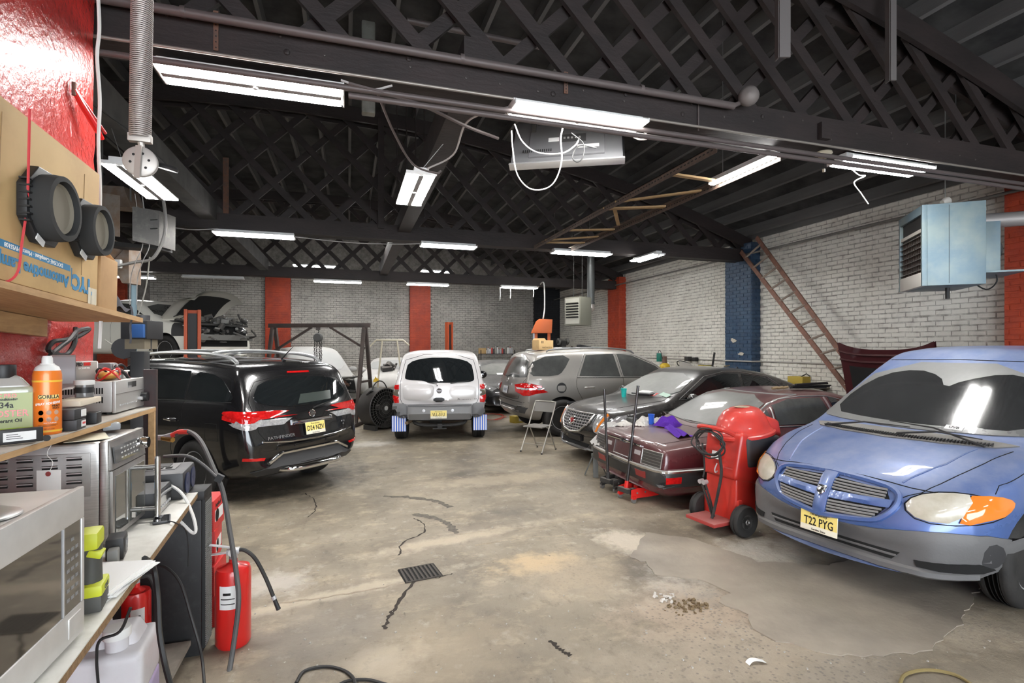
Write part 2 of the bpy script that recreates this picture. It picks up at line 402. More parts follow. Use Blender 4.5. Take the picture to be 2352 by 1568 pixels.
# unseen front wall; its wide open bay is added to let daylight in
mb = MB(); mb.b2((XL - .3, YF - .3, 0), (-4.5, YF, WT)); mb.b2((5.5, YF - .3, 0), (XR + .3, YF, WT)); mb.b2((-4.5, YF - .3, 3.6), (5.5, YF, WT)); mb.b2((XL - .3, YF - .3, WT), (XR + .3, YF, 6.2))
struct(mb.build('wall_front', dk_w))
wr_all = bricks(3.0, YB, .04, WT - .02, None)
PIL_R = [(3.5, 4.69, red_b, 'red'), (9.27, 10.1, blue_b, 'dark blue'), (15.07, 15.85, red_b, 'red')]
vis = [b for b in wr_all if 1.9 < b[1] and 5.75 < b[0] < 9.2]
vis.sort(key=lambda b: (b[0] ** 2 + (b[1] - 1.78) ** 2)); single = set(id(b) for b in vis[:300])
mb = MB(); variants = []
for k in range(8):
    m2 = MB(); st = random.getstate(); brick_box(m2, 'Y', 0, -1, (0, 0, BL - .008, .009 + (k - 4) * .0011)); variants.append(m2.mesh('brick', wh_r))
for b in wr_all:
    if any(p[0] < b[0] < p[1] for p in PIL_R): continue
    if id(b) in single and b[2] > .2:
        o = link('brick', variants[random.randrange(8)], wr); o.location = (XR, b[0], b[1])
    else: brick_box(mb, 'Y', XR, -1, b)
o = mb.build('brickwork', wh_r, wr); o['kind'] = 'stuff'
mb = MB()
PIL_B = [(-7.95, -7.15, red_b), (-2.86, -2.02, red_b), (2.29, 3.09, red_b), (7.47, 8.6, blk_b)]
for b in bricks(-6.5, 8.6, .04, 4.75, None):
    if any(p[0] < b[0] < p[1] for p in PIL_B): continue
    brick_box(mb, 'X', YB, -1, b)
o = mb.build('brickwork', wh_b, wbk); o['kind'] = 'stuff'
for (y0, y1, m, cn) in PIL_R:
    p = lab(MB().b2((XR - .24, y0 + .005, 0), (XR + .02, y1 - .005, WT - .1)).build('pilaster', m, wr), cn + ' painted brick pilaster')
    mb = MB()
    for b in bricks(y0, y1, .04, WT - .12, None): brick_box(mb, 'Y', XR - .24, -1, b)
    for b in bricks(XR - .24, XR, .04, WT - .12, None): brick_box(mb, 'X', y0, -1, b)
    q = mb.build('brickwork', m, p); q['kind'] = 'stuff'
for (x0, x1, m) in PIL_B:
    p = lab(MB().b2((x0, YB - .2, 0), (x1, YB + .02, 4.6)).build('pilaster', m, wbk), 'painted brick pilaster')
    mb = MB()
    for b in bricks(x0, x1, .04, 4.55, None): brick_box(mb, 'X', YB - .2, -1, b)
    q = mb.build('brickwork', m, p); q['kind'] = 'stuff'
# peeling paint on the blue pilaster
for (u, v, a, b_) in ((1685, 782, .10, .06), (1703, 812, .11, .05)):
    p = at(u, v, X=XR - .262); q = []
    for i in range(14):
        t = i / 14 * 6.283; k = random.uniform(.5, 1.15); q.append((math.cos(t) * a * k, math.sin(t) * b_ * k))
    MB().prism(q, .006, p, face((-1, 0, 0), (0, -1, 0))).build('peeled_paint', M('bare_plaster', (.55, .50, .42), .9, bump=.4), wr)
# red partition at the near left
red_w = M('glossy_red_wall', (.46, .028, .022), .24, col2=(.36, .022, .018), ns=3, bump=.8, bs=26, coat=.4)
XP, YP = -1.45, 3.72
def pw(u, v):
    y = -1.4 + (YP + 1.4) * u; z = 4.6 * v
    e = random.uniform(-.02, .02) if u > .999 else 0
    return (XP + random.uniform(-.004, .004), y + e, z)
mb = MB(); mb.grid(pw, 40, 46); mb.b2((XP - .34, -1.4, 0), (XP - .012, YP - .02, 4.6))
for i in range(46):   # ragged brick edge
    mb.box((XP - .16, YP - .03, .05 + i * .1), (.30, .06 + random.uniform(-.02, .03), .085), rot(0, 0, random.uniform(-4, 4)))
struct(mb.build('wall_partition', red_w, smooth=True))
# ceiling -----------------------------------------------------------
joist_m = M('sooty_joist', (.15, .147, .144), .85, col2=(.095, .094, .093), ns=3, bump=.3, stretch=(1, .15, 1))
deck_m = M('sooty_roof_deck', (.06, .059, .058), .9, col2=(.02, .02, .02), ns=2)
truss_m = M('dark_stained_timber', (.030, .0215, .0205), .65, col2=(.018, .014, .0135), ns=5, bump=.5, bs=30, stretch=(.3, 1, 1), dust=.12, dcol=(.10, .09, .085))
mb = MB(); N = 36
def dz(x): return chord_z(x) + .36
for i in range(N):
    x0 = XL - .3 + (XR - XL + .6) * i / N; x1 = XL - .3 + (XR - XL + .6) * (i + 1) / N
    mb.add([(x0, YF - .3, dz(x0)), (x1, YF - .3, dz(x1)), (x1, YB + .3, dz(x1)), (x0, YB + .3, dz(x0)),
            (x0, YF - .3, dz(x0) + .06), (x1, YF - .3, dz(x1) + .06), (x1, YB + .3, dz(x1) + .06), (x0, YB + .3, dz(x0) + .06)],
           [(3, 2, 1, 0), (4, 5, 6, 7), (0, 1, 5, 4), (2, 3, 7, 6)])
ceil = struct(mb.build('ceiling', deck_m))
x = XL + .35
while x < XR:
    sl = math.atan(-2 * .0198 * (x + 1))
    ubar('joist', (x, YF, chord_z(x) + .24), (x, YB, chord_z(x) + .24), .05, .22, joist_m, ceil, up=(-math.sin(sl), 0, math.cos(sl))); x += .56
# eaves plank closing the gap above the right wall
struct(MB().b2((XR - .02, YF, WT), (XR + .3, YB, WT + .45)).build('trim_1', joist_m))
struct(MB().b2((XL - .3, YF, WT), (XL, YB, WT + .45)).build('trim_2', joist_m))
# trusses
BC0, BC1 = 3.72, 3.98
def truss(Y, label, full=True):
    t = thing('roof_truss', label, 'truss', (0, Y, 0), 0, 'timber lattice roof trusses')
    for s in (-1, 1): ubar('bottom_chord', (XL, s * .115, (BC0 + BC1) / 2), (XR - .02, s * .115, (BC0 + BC1) / 2), .055, BC1 - BC0, truss_m, t)
    ubar('chord_block', (XL, 0, BC0 + .05), (XR - .02, 0, BC0 + .05), .17, .09, truss_m, t)
    mb = MB(); n = 30
    for s in (-1, 1):
        for i in range(n):
            x0 = XL + (XR - XL) * i / n; x1 = XL + (XR - XL) * (i + 1) / n
            mb.bar((x0, s * .115, chord_z(x0)), (x1, s * .115, chord_z(x1)), .055, .24, (0, 0, 1))
    mb.build('top_chord', truss_m, t)
    for s in (-1, 1):
        x = XL + .3
        while x < XR:
            k = 0
            while k < 3 and BC1 - .1 + k < chord_z(x + s * k) and XL < x + s * k < XR: k += .02
            if k > .25: ubar('web_member', (x, s * .045, BC1 - .12), (x + s * k, s * .045, BC1 - .12 + k), .045, .105, truss_m, t, up=(-s, 0, 1))
            x += (.74 if s > 0 else .60)
    return t
truss(4.0, 'nearest dark timber lattice truss, its beam carrying pipes and shop lights')
truss(9.65, 'second timber lattice truss, ending on the dark blue pilaster')
truss(15.4, 'farthest timber lattice truss, just before the back wall')
truss(-2.6, 'timber lattice truss over the added open bay')
def bolt(p): return MB().ell(p, (.022, .012, .022), 8, 5)
for i, X in enumerate((-.4, .42, 1.55, 2.2, 2.75, 3.6, 4.4, 5.2)):
    o = bolt((X, 3.855, 3.80 + (i % 2) * .09)).build('bolt_head', truss_m); o.parent = bpy.data.objects['roof_truss']; o.location = (0, -4.0, 0)
# longitudinal beams under the trusses
for (X, lb) in ((.95, 'central lengthwise beam running under the trusses'), (-2.15, 'left lengthwise beam with a pale dusty side')):
    m = truss_m if X > 0 else M('dusty_beam', (.10, .098, .096), .85, col2=(.06, .06, .06), ns=3)
    tag(MB().b2((X - .11, 3.9, 3.86), (X + .11, 15.6, 4.16)).build('roof_beam', m), lb, 'beam')
# square plates / vertical posts in the second truss
o = ubar('post', (.55, 9.5, 3.9), (.55, 9.5, 5.85), .08, .1, truss_m); tag(o, 'dark upright post rising beside the central beam', 'post')
mb = MB()
for i in range(4): mb.tube([(.75 + i * .16, 8.6 + i * .1, 4.0), (.75 + i * .16, 8.6 + i * .1, 5.9)], .012, 6)
tag(mb.build('hanger_rods', truss_m, smooth=True), 'thin hanger rods above the central beam', 'rod')
rusty = M('rusty_steel', (.16, .075, .045), .8, col2=(.09, .06, .05), ns=14, bump=.3)
tag(ubar('splice_plate', at(519, 362, Y=9.5), at(519, 490, Y=9.5), .02, .085, rusty), 'rusty upright strap on the second truss', 'bracket')
# hanging steel straps at the top right
galv = M('galvanised', (.36, .34, .33), .5, .6, col2=(.25, .23, .22), ns=9)
for (u, v0, v1, dd, w) in ((1802, -60, 132, 4.3, .09), (2051, -60, 185, 5.0, .055)):
    a, b = at(u, v0, d=dd), at(u, v1, d=dd)
    tag(MB().bar(a, b, w, .02, FW).bar(a - RT * w / 2 + FW * .03, b - RT * w / 2 + FW * .03, .012, .06, FW).build('hanger_strap', M('dull_steel', (.17, .155, .15), .6, .4)),
        ('wide' if w > .06 else 'narrow') + ' steel angle hanging from the roof near the top edge', 'bracket')
# ================================================================ SHOP LIGHTS
lamp_m = M('lit_diffuser', (1, 1, 1), .5, emit=LAMP, ecol=(1, .985, .96))
off_m = M('unlit_diffuser', (.55, .55, .53), .5)
hous_m = M('white_lamp_housing', (.72, .72, .71), .35)
LIGHTS = [  # centre x,y,z, length, width, axis, label
 (-.62, 4.02, 3.62, 1.16, .32, 0, 'twin shop light on the near beam, beside the big spring'),
 (1.76, 3.86, 3.62, 1.12, .30, 0, 'twin shop light on the near beam, above the television'),
 (5.23, 3.98, 3.64, 1.12, .28, 0, 'twin shop light on the near beam, right end'),
 (.69, 5.76, 3.5, 1.14, .29, 90, 'twin shop light hung lengthwise from the central beam'),
 (3.97, 4.55, 3.66, .95, .06, 90, 'single-tube light beside the timber ladder frame'),
 (-1.47, 9.5, 3.64, 1.2, .26, 0, 'shop light under the left part of the second beam'),
 (1.74, 9.42, 3.63, 1.0, .26, 0, 'shop light under the middle of the second beam'),
 (4.35, 9.34, 3.63, 1.2, .26, 0, 'shop light under the second beam, left of the flue pipe'),
 (5.86, 9.42, 3.64, .9, .26, 90, 'short twin light set crosswise near the blue pilaster'),
 (-.28, 15.3, 3.62, 1.25, .22, 0, 'shop light on the far beam, over the chain hoist'),
 (2.2, 15.2, 3.62, 1.2, .22, 0, 'shop light on the far beam, above the silver boxy SUV'),
 (4.95, 15.1, 3.62, 1.15, .22, 0, 'shop light on the far beam with pull cords'),
 (-2.05, 6.35, 3.5, 1.2, .32, 90, 'twin shop light left, over the rusty heater'),
 (-5.3, 15.9, 3.62, .9, .22, 0, 'small far light above the blue pole'),
 (-1.05, 18.2, 4.46, 1.3, .3, 0, 'light behind the far lattice, left one'),
 (2.95, 18.2, 4.46, 1.1, .3, 0, 'light behind the far lattice, right one'),
 (-3.45, 15.75, 3.66, 1.45, .2, 0, 'unlit grey strip light on the far beam'),
 (-5.4, 9.5, 3.64, 1.2, .26, 0, 'added unseen shop light at the left end of the second beam'),  # this and the next: added out of frame to brighten the left side
 (-8.0, 9.5, 3.64, 1.2, .26, 0, 'added unseen shop light near the left wall under the second beam'),
 (5.6, 12.6, 4.42, 1.2, .3, 0, 'added hidden high light between the second and far trusses, right one'),  # pair added behind the second chord, unseen, to lift the right wall
 (1.0, 12.6, 4.42, 1.2, .3, 0, 'added hidden high light between the second and far trusses, middle one'),
 (-.4, -2.4, 3.62, 1.2, .32, 0, 'added twin shop light behind the camera, left'),  # last three are extra lamps added behind the camera for brightness
 (2.4, -2.4, 3.62, 1.2, .32, 0, 'added twin shop light behind the camera, middle'),
 (5.4, -2.4, 3.62, 1.2, .32, 0, 'added twin shop light behind the camera, right'),
]
for (x, y, z, L, W, a, lb) in LIGHTS:
    t = thing('shop_light', lb, 'ceiling light', (x, y, z), a, 'LED shop lights')
    lm = off_m if 'unlit' in lb else lamp_m
    mb = MB(); mb.box((0, 0, .045), (L, W * .5, .05)); mb.box((0, 0, .018), (L + .015, W + .01, .012))
    for s in (-1, 1): mb.box((s * (L / 2 + .006), 0, .012), (.012, W + .012, .035))
    mb.build('housing', hous_m, t, bevel=.004)
    if W > .1:
        for s in (-1, 1): MB().box((0, s * W * .28, .0), (L - .02, W * .35, .022)).build('diffuser', lm, t, bevel=.005)
        MB().b2((-L / 2 + .01, -W * .085, -.016), (L / 2 - .01, W * .085, .02)).build('spine', M('lamp_spine', (.30, .30, .30), .5), t, bevel=.003)
        MB().lathe([(.0, -.03), (.016, -.028), (.02, 0), (.02, .014)], (0, 0, 0), n=12).build('sensor', hous_m, t, smooth=True)
    else: MB().box((0, 0, 0), (L - .02, W * .7, .03)).build('diffuser', lm, t, bevel=.006)
    mb = MB()
    if z > 4: ends = [((s * L * .42, 0, .06), (s * L * .42, 0, 5.6 - z)) for s in (-1, 1)]
    elif a == 90 and y < 9:
        bx = .95 if x > 0 else -2.15
        if x > 3: ends = [((s * L * .42, 0, .03), (-.62 if s < 0 else -.62, 0, .1)) for s in (-1,)] + [((L * .3, 0, .05), (L * .3, 0, 5.42 - z))]
        else: ends = [((s * L * .42, 0, .06), (s * L * .42, x - bx, 3.9 - z)) for s in (-1, 1)]
    else:
        ty = min((4.0, 9.65, 15.4, -2.6), key=lambda q: abs(q - y)); ca, sa = math.cos(R(-a)), math.sin(R(-a))
        ends = []
        for s in (-1, 1):
            ex, ey = ca * s * L * .42, -sa * s * L * .42    # world offset of the hanging point
            dy = ty - (y + ey) if abs(ty - (y + ey)) > .1 else 0
            d = Vector((ca * 0 - sa * dy, sa * 0 + ca * dy, 0))
            ends.append(((s * L * .42, 0, .06), (s * L * .42 + (dy if a == 90 else 0), 0 if a == 90 else dy, 3.74 - z)))
    for e0, e1 in ends: mb.tube([e0, e1], .004, 5)
    mb.build('hanger', M('wire_grey', (.3, .3, .3), .4, .8), t)
# ================================================================ CAR BUILDER
glass_m = M('tinted_glass', (.010, .012, .013), .03, coat=.6, spec=.6)
dusty_glass = M('dusty_glass', (.07, .072, .07), .10, dust=.75, dcol=(.30, .30, .28), coat=.5, dsc=2.2)
dgl2 = M('grimy_glass', (.022, .024, .024), .06, dust=.5, dcol=(.24, .24, .225), coat=.7, dsc=2.6)
rubber = M('black_rubber', (.017, .017, .017), .7, col2=(.035, .033, .031), ns=9)
tyre_m = M('tyre_rubber', (.014, .0135, .013), .75, col2=(.03, .028, .026), ns=5, bump=.2)
black_pl = M('black_plastic', (.018, .018, .019), .45)
well_m = M('wheel_well_black', (.008, .008, .008), .95)
chrome = M('chrome', (.82, .82, .83), .08, 1)
dchrome = M('dull_chrome', (.62, .61, .59), .25, 1, dust=.3)
alloy = M('alloy', (.50, .50, .51), .35, .45)
dalloy = M('grimy_alloy', (.22, .21, .2), .5, .6)
red_lens = M('red_lens', (.62, .012, .012), .08, coat=1, col2=(.42, .006, .006), ns=30)
clear_lens = M('clear_lens', (.62, .62, .62), .1, .35, coat=1, col2=(.35, .35, .36), ns=26)
amber = M('amber_lens', (.75, .22, .03), .1, coat=1)
plate_y = M('plate_yellow', (.86, .70, .22), .4)
plate_w = M('plate_cream', (.84, .80, .66), .4)
ink = M('black_ink', (.008, .008, .008), .5)
def lerp(a, b, t): return a + (b - a) * t
def interp(k, x):
    if x <= k[0][0]: return k[0][1]
    for (a, va), (b, vb) in zip(k, k[1:]):
        if x <= b: return lerp(va, vb, (x - a) / max(b - a, 1e-9))
    return k[-1][1]
_wheel = {}
def wheel_mesh(r, w, rim, style):
    k = (r, w, rim, style)
    if k in _wheel: return _wheel[k]
    hw = w / 2; t = MB()
    prof = [(rim, -hw * .8), (rim + .02, -hw * .95), (lerp(rim, r, .5), -hw * 1.02), (r - .03, -hw * .95), (r - .006, -hw * .78), (r, -hw * .6)]
    for i in range(4):
        y = lerp(-hw * .5, hw * .5, (i + .5) / 4)
        prof += [(r, y - .022), (r, y - .006), (r - .008, y - .005), (r - .008, y + .005), (r, y + .006), (r, y + .022)]
    prof += [(r, hw * .6), (r - .006, hw * .78), (r - .03, hw * .95), (lerp(rim, r, .5), hw * 1.02), (rim + .02, hw * .95), (rim, hw * .8)]
    t.lathe(prof, (0, 0, 0), rot(-90, 0, 0), 40)
    tm = t.mesh('tyre', tyre_m, smooth=True)
    d = MB(); d.lathe([(rim * .2, hw * .3), (rim * .9, hw * .15), (rim * .93, hw * .75), (rim, hw * .85), (rim + .006, hw * .8), (rim, hw * .5), (rim, -hw * .7)], (0, 0, 0), rot(-90, 0, 0), 32)
    d.lathe([(0, hw * .72), (rim * .18, hw * .7), (rim * .2, hw * .4)], (0, 0, 0), rot(-90, 0, 0), 16)
    ns = {'five': 5, 'ten': 10, 'steel': 8}[style]
    for i in range(ns):
        a = 2 * math.pi * i / ns; u = Vector((math.cos(a), 0, math.sin(a)))
        d.bar(u * rim * .12 + Vector((0, hw * .6, 0)), u * rim * .93 + Vector((0, hw * .62, 0)), .03, (.075 if style == 'five' else .035 if style == 'ten' else .05), u.cross(Vector((0, 1, 0))))
    rm = d.mesh('rim', [alloy], smooth=True)
    hub = MB().lathe([(rim * .98, -.0), (0, .0)], (0, 0, 0), rot(-90, 0, 0), 24).mesh('brake_disc', M('brake_dark', (.03, .03, .03), .6))
    _wheel[k] = (tm, rm, hub); return _wheel[k]
class Car:
    def __init__(C, name, label, cat, sp, loc, heading, paint, z=0, pitch=0, roll=0, scale=1):
        C.t = thing(name, label, cat, (loc[0], loc[1], z), heading, rx=roll, ry=pitch); C.t.scale = scale if isinstance(scale, tuple) else (scale,) * 3; C.paint = paint; C.sp = sp
        W = max(w for _, w in sp['w']); xs = set()
        for k in ('top', 'w', 'bot', 'belt'): xs |= {round(a, 3) for a, _ in sp[k]}
        xs = sorted(xs); lo, hi = sp['top'][0][0], sp['top'][-1][0]; xs = [x for x in xs if lo <= x <= hi]
        st = [xs[0]]
        for x in xs[1:]:
            if x - st[-1] < .018: continue
            n = int((x - st[-1]) / .26); a = st[-1]
            for i in range(n): st.append(lerp(a, x, (i + 1) / (n + 1)))
            st.append(x)
        rows = []
        for x in st:
            zc, zb, w = interp(sp['top'], x), interp(sp['bot'], x), interp(sp['w'], x)
            cr = sp.get('crown', .05); cr = min(cr, (zc - zb) * .2); zt = zc - cr; zs = min(interp(sp['belt'], x), zt - .02); gh = zt - zs; h = zs - zb
            g = max(0, min(1, gh / .25)); wt = w * .945 - sp.get('tum', .22) * gh
            low = [(0, zb), (.55 * w, zb), (.86 * w, zb), (.945 * w, zb + .16 * h), (.985 * w, zb + .38 * h), (w, zb + .62 * h), (.99 * w, zb + .84 * h), (.965 * w, zs)]
            cab = [(.94 * w, zs + .06 * gh), (lerp(.94 * w, wt, .52), zs + .52 * gh), (wt + .005, zt - .1 * gh), (wt * .91, zt + .4 * cr), (wt * .55, zt + .82 * cr), (0, zc)]
            hd = [(.945 * w, zs + .5 * gh), (.91 * w, zt + .05 * cr), (.84 * w, zt + .3 * cr), (.66 * w, zt + .62 * cr), (.36 * w, zt + .9 * cr), (0, zc)]
            rows.append((x, low + [(lerp(a[0], b[0], g), lerp(a[1], b[1], g)) for a, b in zip(hd, cab)]))
        L0, L1 = st[0], st[-1]
        def place(x, y, zz):
            f, b = sp.get('bowF', .15), sp.get('bowR', .08)
            if x > L1 - .9: x -= f * ((x - L1 + .9) / .9) * (y / W) ** 2
            if x < L0 + .7: x += b * ((L0 + .7 - x) / .7) * (y / W) ** 2
            return (x, y, zz)
        vs = []; n = len(rows[0][1]); k = 2 * n - 2
        for x, r in rows:
            for y, zz in r: vs.append(place(x, y, zz))
            for y, zz in r[-2:0:-1]: vs.append(place(x, -y, zz))
        fs = []
        for i in range(len(rows) - 1):
            for j in range(k):
                j2 = (j + 1) % k; fs.append((i * k + j, (i + 1) * k + j, (i + 1) * k + j2, i * k + j2))
        for base, fl_ in ((0, False), ((len(rows) - 1) * k, True)):
            for j in range(n - 1):
                a, b = j, j + 1; a2, b2 = (k - j) % k, (k - j - 1) % k
                if a == 0: q = (base + a, base + b, base + b2)
                elif b == n - 1: q = (base + a, base + b, base + a2)
                else: q = (base + a, base + b, base + b2, base + a2)
                fs.append(q[::-1] if fl_ else q)
        me = bpy.data.meshes.new('shell'); me.from_pydata(vs, [], fs)
        bm = bmesh.new(); bm.from_mesh(me); bmesh.ops.recalc_face_normals(bm, faces=bm.faces); bm.to_mesh(me); bm.free()
        o = bpy.data.objects.new('shell', me); COL.objects.link(o); md = o.modifiers.new('s', 'SUBSURF'); md.levels = 2; md.render_levels = 2
        me.materials.append(paint); me.materials.append(well_m)
        dg = bpy.context.evaluated_depsgraph_get(); C.bvh = BVHTree.FromObject(o, dg)
        # wheel arches
        cut = MB(); cut.mi = 1
        for (wx, wy, wr, ar) in sp['wheels']:
            for s in (-1, 1): cut.lathe([(ar, 0), (ar, .42)], (wx, s * (wy - .24) if s > 0 else -(wy - .24), wr * .98), rot(-90, 0, 0) if s > 0 else rot(90, 0, 0), 36)
        if sp['wheels']:
            cm = cut.mesh('cut', [paint, well_m]); co = bpy.data.objects.new('cut', cm); COL.objects.link(co)
            bo = o.modifiers.new('b', 'BOOLEAN'); bo.object = co; bo.operation = 'DIFFERENCE'; bo.solver = 'EXACT'
            dg = bpy.context.evaluated_depsgraph_get()
        nm = bpy.data.meshes.new_from_object(o.evaluated_get(dg)); nm.name = 'body'
        bpy.data.objects.remove(o)
        if sp['wheels']: bpy.data.objects.remove(co)
        nm.shade_smooth(); nm.set_sharp_from_angle(angle=R(50))
        C.body = link('body', nm, C.t)
        C.cols = {}
    def hit(C, view, a, b):
        o, d = {'L': (Vector((a, 3, b)), Vector((0, -1, 0))), 'R': (Vector((a, -3, b)), Vector((0, 1, 0))), 'F': (Vector((5, a, b)), Vector((-1, 0, 0))),
                'B': (Vector((-5, a, b)), Vector((1, 0, 0))), 'T': (Vector((a, b, 4)), Vector((0, 0, -1)))}[view]
        p, n, _, _ = C.bvh.ray_cast(o, d)
        if p is None:
            q = o + d * (o.length - 1 if view in 'FB' else 2.2); p, n, _, _ = C.bvh.find_nearest(q)
        if n.dot(d) > 0: n = -n
        return p, n
    def patch(C, view, poly, name, mat, off=.006, bulge=0, br=.05, rnd=0, mir=False, parent=None, res=.055, skirt=.012, label=None, sm=True):
        if mir:
            C.patch({'L': 'R', 'R': 'L'}.get(view, view), [(a, -b) if view == 'T' else (-a, b) if view in 'FB' else (a, b) for a, b in poly], name, mat, off, bulge, br, rnd, False, parent, res, skirt, label, sm)
        P = chaikin([Vector(q) for q in poly], rnd) if rnd else [Vector(q) for q in poly]
        B = []
        for i in range(len(P)):
            a, b = P[i], P[(i + 1) % len(P)]; k = max(1, int(math.ceil((b - a).length / res)))
            B += [a.lerp(b, j / k) for j in range(k)]
        n = len(B); x0, x1 = min(p.x for p in B), max(p.x for p in B); y0, y1 = min(p.y for p in B), max(p.y for p in B)
        def edged(q): 
            best = 9
            for i in range(n):
                a, b = B[i], B[(i + 1) % n]; ab = b - a; t = max(0, min(1, (q - a).dot(ab) / max(ab.length_squared, 1e-12))); best = min(best, (a + ab * t - q).length)
            return best
        def inside(q):
            c = False
            for i in range(n):
                a, b = B[i], B[(i + 1) % n]
                if (a.y > q.y) != (b.y > q.y) and q.x < (b.x - a.x) * (q.y - a.y) / (b.y - a.y) + a.x: c = not c
            return c
        I = []; y = y0 + res * .5
        while y < y1:
            x = x0 + res * .5
            while x < x1:
                q = Vector((x, y))
                if inside(q) and edged(q) > res * .35: I.append(q)
                x += res
            y += res
        vs, es, fs, *_ = delaunay_2d_cdt(B + I, [(i, (i + 1) % n) for i in range(n)], [], 1, 1e-5)
        V3 = []; N3 = []
        for q in vs:
            p, nn = C.hit(view, q.x, q.y); e = 0
            if bulge: e = bulge * min(1, edged(q) / br) ** .5
            V3.append(p + nn * (off + e)); N3.append(nn)
        # drop faces that were stretched over a silhouette
        cnt = {}
        for f in fs:
            for i in range(len(f)):
                k = (f[i], f[(i + 1) % len(f)]); cnt[k] = cnt.get(k, 0) + 1
        mb = MB(); mb.add(V3, fs); bd = [k for k in cnt if (k[1], k[0]) not in cnt]
        o0 = len(mb.v); idx = {}
        for a, b in bd:
            for i in (a, b):
                if i not in idx: idx[i] = len(mb.v); mb.v.append(tuple(V3[i] - N3[i] * (off + skirt)))
            mb.f.append((b, a, idx[a], idx[b])); mb.m.append(0)
        me = mb.mesh(name, mat)
        bm = bmesh.new(); bm.from_mesh(me); bmesh.ops.recalc_face_normals(bm, faces=bm.faces)
        d = {'L': (0, 1, 0), 'R': (0, -1, 0), 'F': (1, 0, 0), 'B': (-1, 0, 0), 'T': (0, 0, 1)}[view]
        bm.faces.ensure_lookup_table()
        if sum(f.normal.dot(Vector(d)) * f.calc_area() for f in bm.faces[:len(fs)]) < 0: bmesh.ops.reverse_faces(bm, faces=bm.faces)
        bm.to_mesh(me); bm.free(); me.shade_smooth(); me.set_sharp_from_angle(angle=R(40))
        o = link(name, me, parent or C.t)
        if label: o['label'] = label
        return o
    def line(C, view, pts, r, mat, name, off=0, closed=False, mir=False, parent=None, sm=0, res=.06):
        if mir: C.line({'L': 'R', 'R': 'L'}.get(view, view), [(a, -b) if view == 'T' else (-a, b) if view in 'FB' else (a, b) for a, b in pts], r, mat, name, off, closed, False, parent, sm, res)
        if mat.name == 'panel_gap': r *= .6
        P = [Vector(q) for q in pts]
        if sm: P = chaikin(P, sm, closed)
        Q = []
        for i in range(len(P) if closed else len(P) - 1):
            a, b = P[i], P[(i + 1) % len(P)]; k = max(1, int((b - a).length / res)); Q += [a.lerp(b, j / k) for j in range(k)]
        if not closed: Q.append(P[-1])
        pp = []
        for q in Q:
            p, n = C.hit(view, q.x, q.y); pp.append(p + n * off)
        return MB().tube(pp, r, 6, closed=closed).build(name, mat, parent or C.t, smooth=True)
    def text(C, view, s, size, a, b, mat, sx=1, off=.004, name='lettering', bold=0, parent=None):
        p, n = C.hit(view, a, b); rt = {'L': (-1, 0, 0), 'R': (1, 0, 0), 'F': (0, 1, 0), 'B': (0, -1, 0), 'T': (0, -1, 0)}[view]
        return text(s, size, mat, parent or C.t, p + n * off, face(n, rt), name, sx, .0015, bold)
    def plate(C, view, a, b, s, off=.02, tilt=None, w=.305, h=.152):
        p, n = C.hit(view, a, b)
        if tilt is not None: n = Vector(tilt)
        fm = face(n, {'F': (0, 1, 0), 'B': (0, -1, 0)}[view]); o = link('licence_plate', MB().box((0, 0, 0), (w, h, .004)).mesh('licence_plate', plate_w, bevel=.001), C.t)
        o.location = p + n * off; o.rotation_euler = fm.to_euler()
        MB().box((0, h * .13, .0024), (w * .985, h * .70, .0012)).build('plate_ground', plate_y, o)
        text('New Jersey', .030, ink, o, (0, h * .36, .0036), Matrix.Identity(3), 'state_name')
        text(s, .088, ink, o, (0, -.004, .0036), Matrix.Identity(3), 'plate_number', .74, bold=.0012)
        text('Garden State', .022, ink, o, (0, -h * .40, .003), Matrix.Identity(3), 'motto')
        return o
    def wheels(C, rw=.22, rim=.22, style='five', only=None):
        for (wx, wy, wr, ar) in C.sp['wheels']:
            for s in (1, -1):
                tm, rm, hb = wheel_mesh(wr, rw, rim, style)
                o = link('wheel', tm, C.t); o.location = (wx, s * (wy), wr * .985); o.rotation_euler = (0, 0, 0 if s > 0 else math.pi)
                link('rim', rm, o); link('brake_disc', hb, o)
    def mirror_(C, side, x, z, mat, sz=(.10, .22, .15)):
        p, n = C.hit(side, x, z); s = 1 if side == 'L' else -1
        o = MB().ell(p + Vector((0, s * (sz[1] * .55), .03)), (sz[0] * .6, sz[1] * .55, sz[2] * .52), 16, 10).build('door_mirror', mat, C.t, smooth=True)
        MB().bar(p + Vector((0, -s * .02, -.03)), p + Vector((0, s * .07, 0)), .06, .04).build('mirror_foot', black_pl, o)
        MB().ell(p + Vector((-sz[0] * .45, s * sz[1] * .55, .03)), (.02, sz[1] * .46, sz[2] * .42), 14, 8).build('mirror_glass', glass_m, o, smooth=True)
        return o
    def wiper(C, view, a, b, off=.03):
        p, n = C.hit(view, *a); q, m = C.hit(view, *b); o = MB().tube([p + n * .02, p.lerp(q, .5) + n * (off + .02), q + m * off], [.009, .007, .004], 6).build('wiper', rubber, C.t, smooth=True)
        return o
# ================================================================ THE CARS
seam = M('panel_gap', (.004, .004, .004), .9)
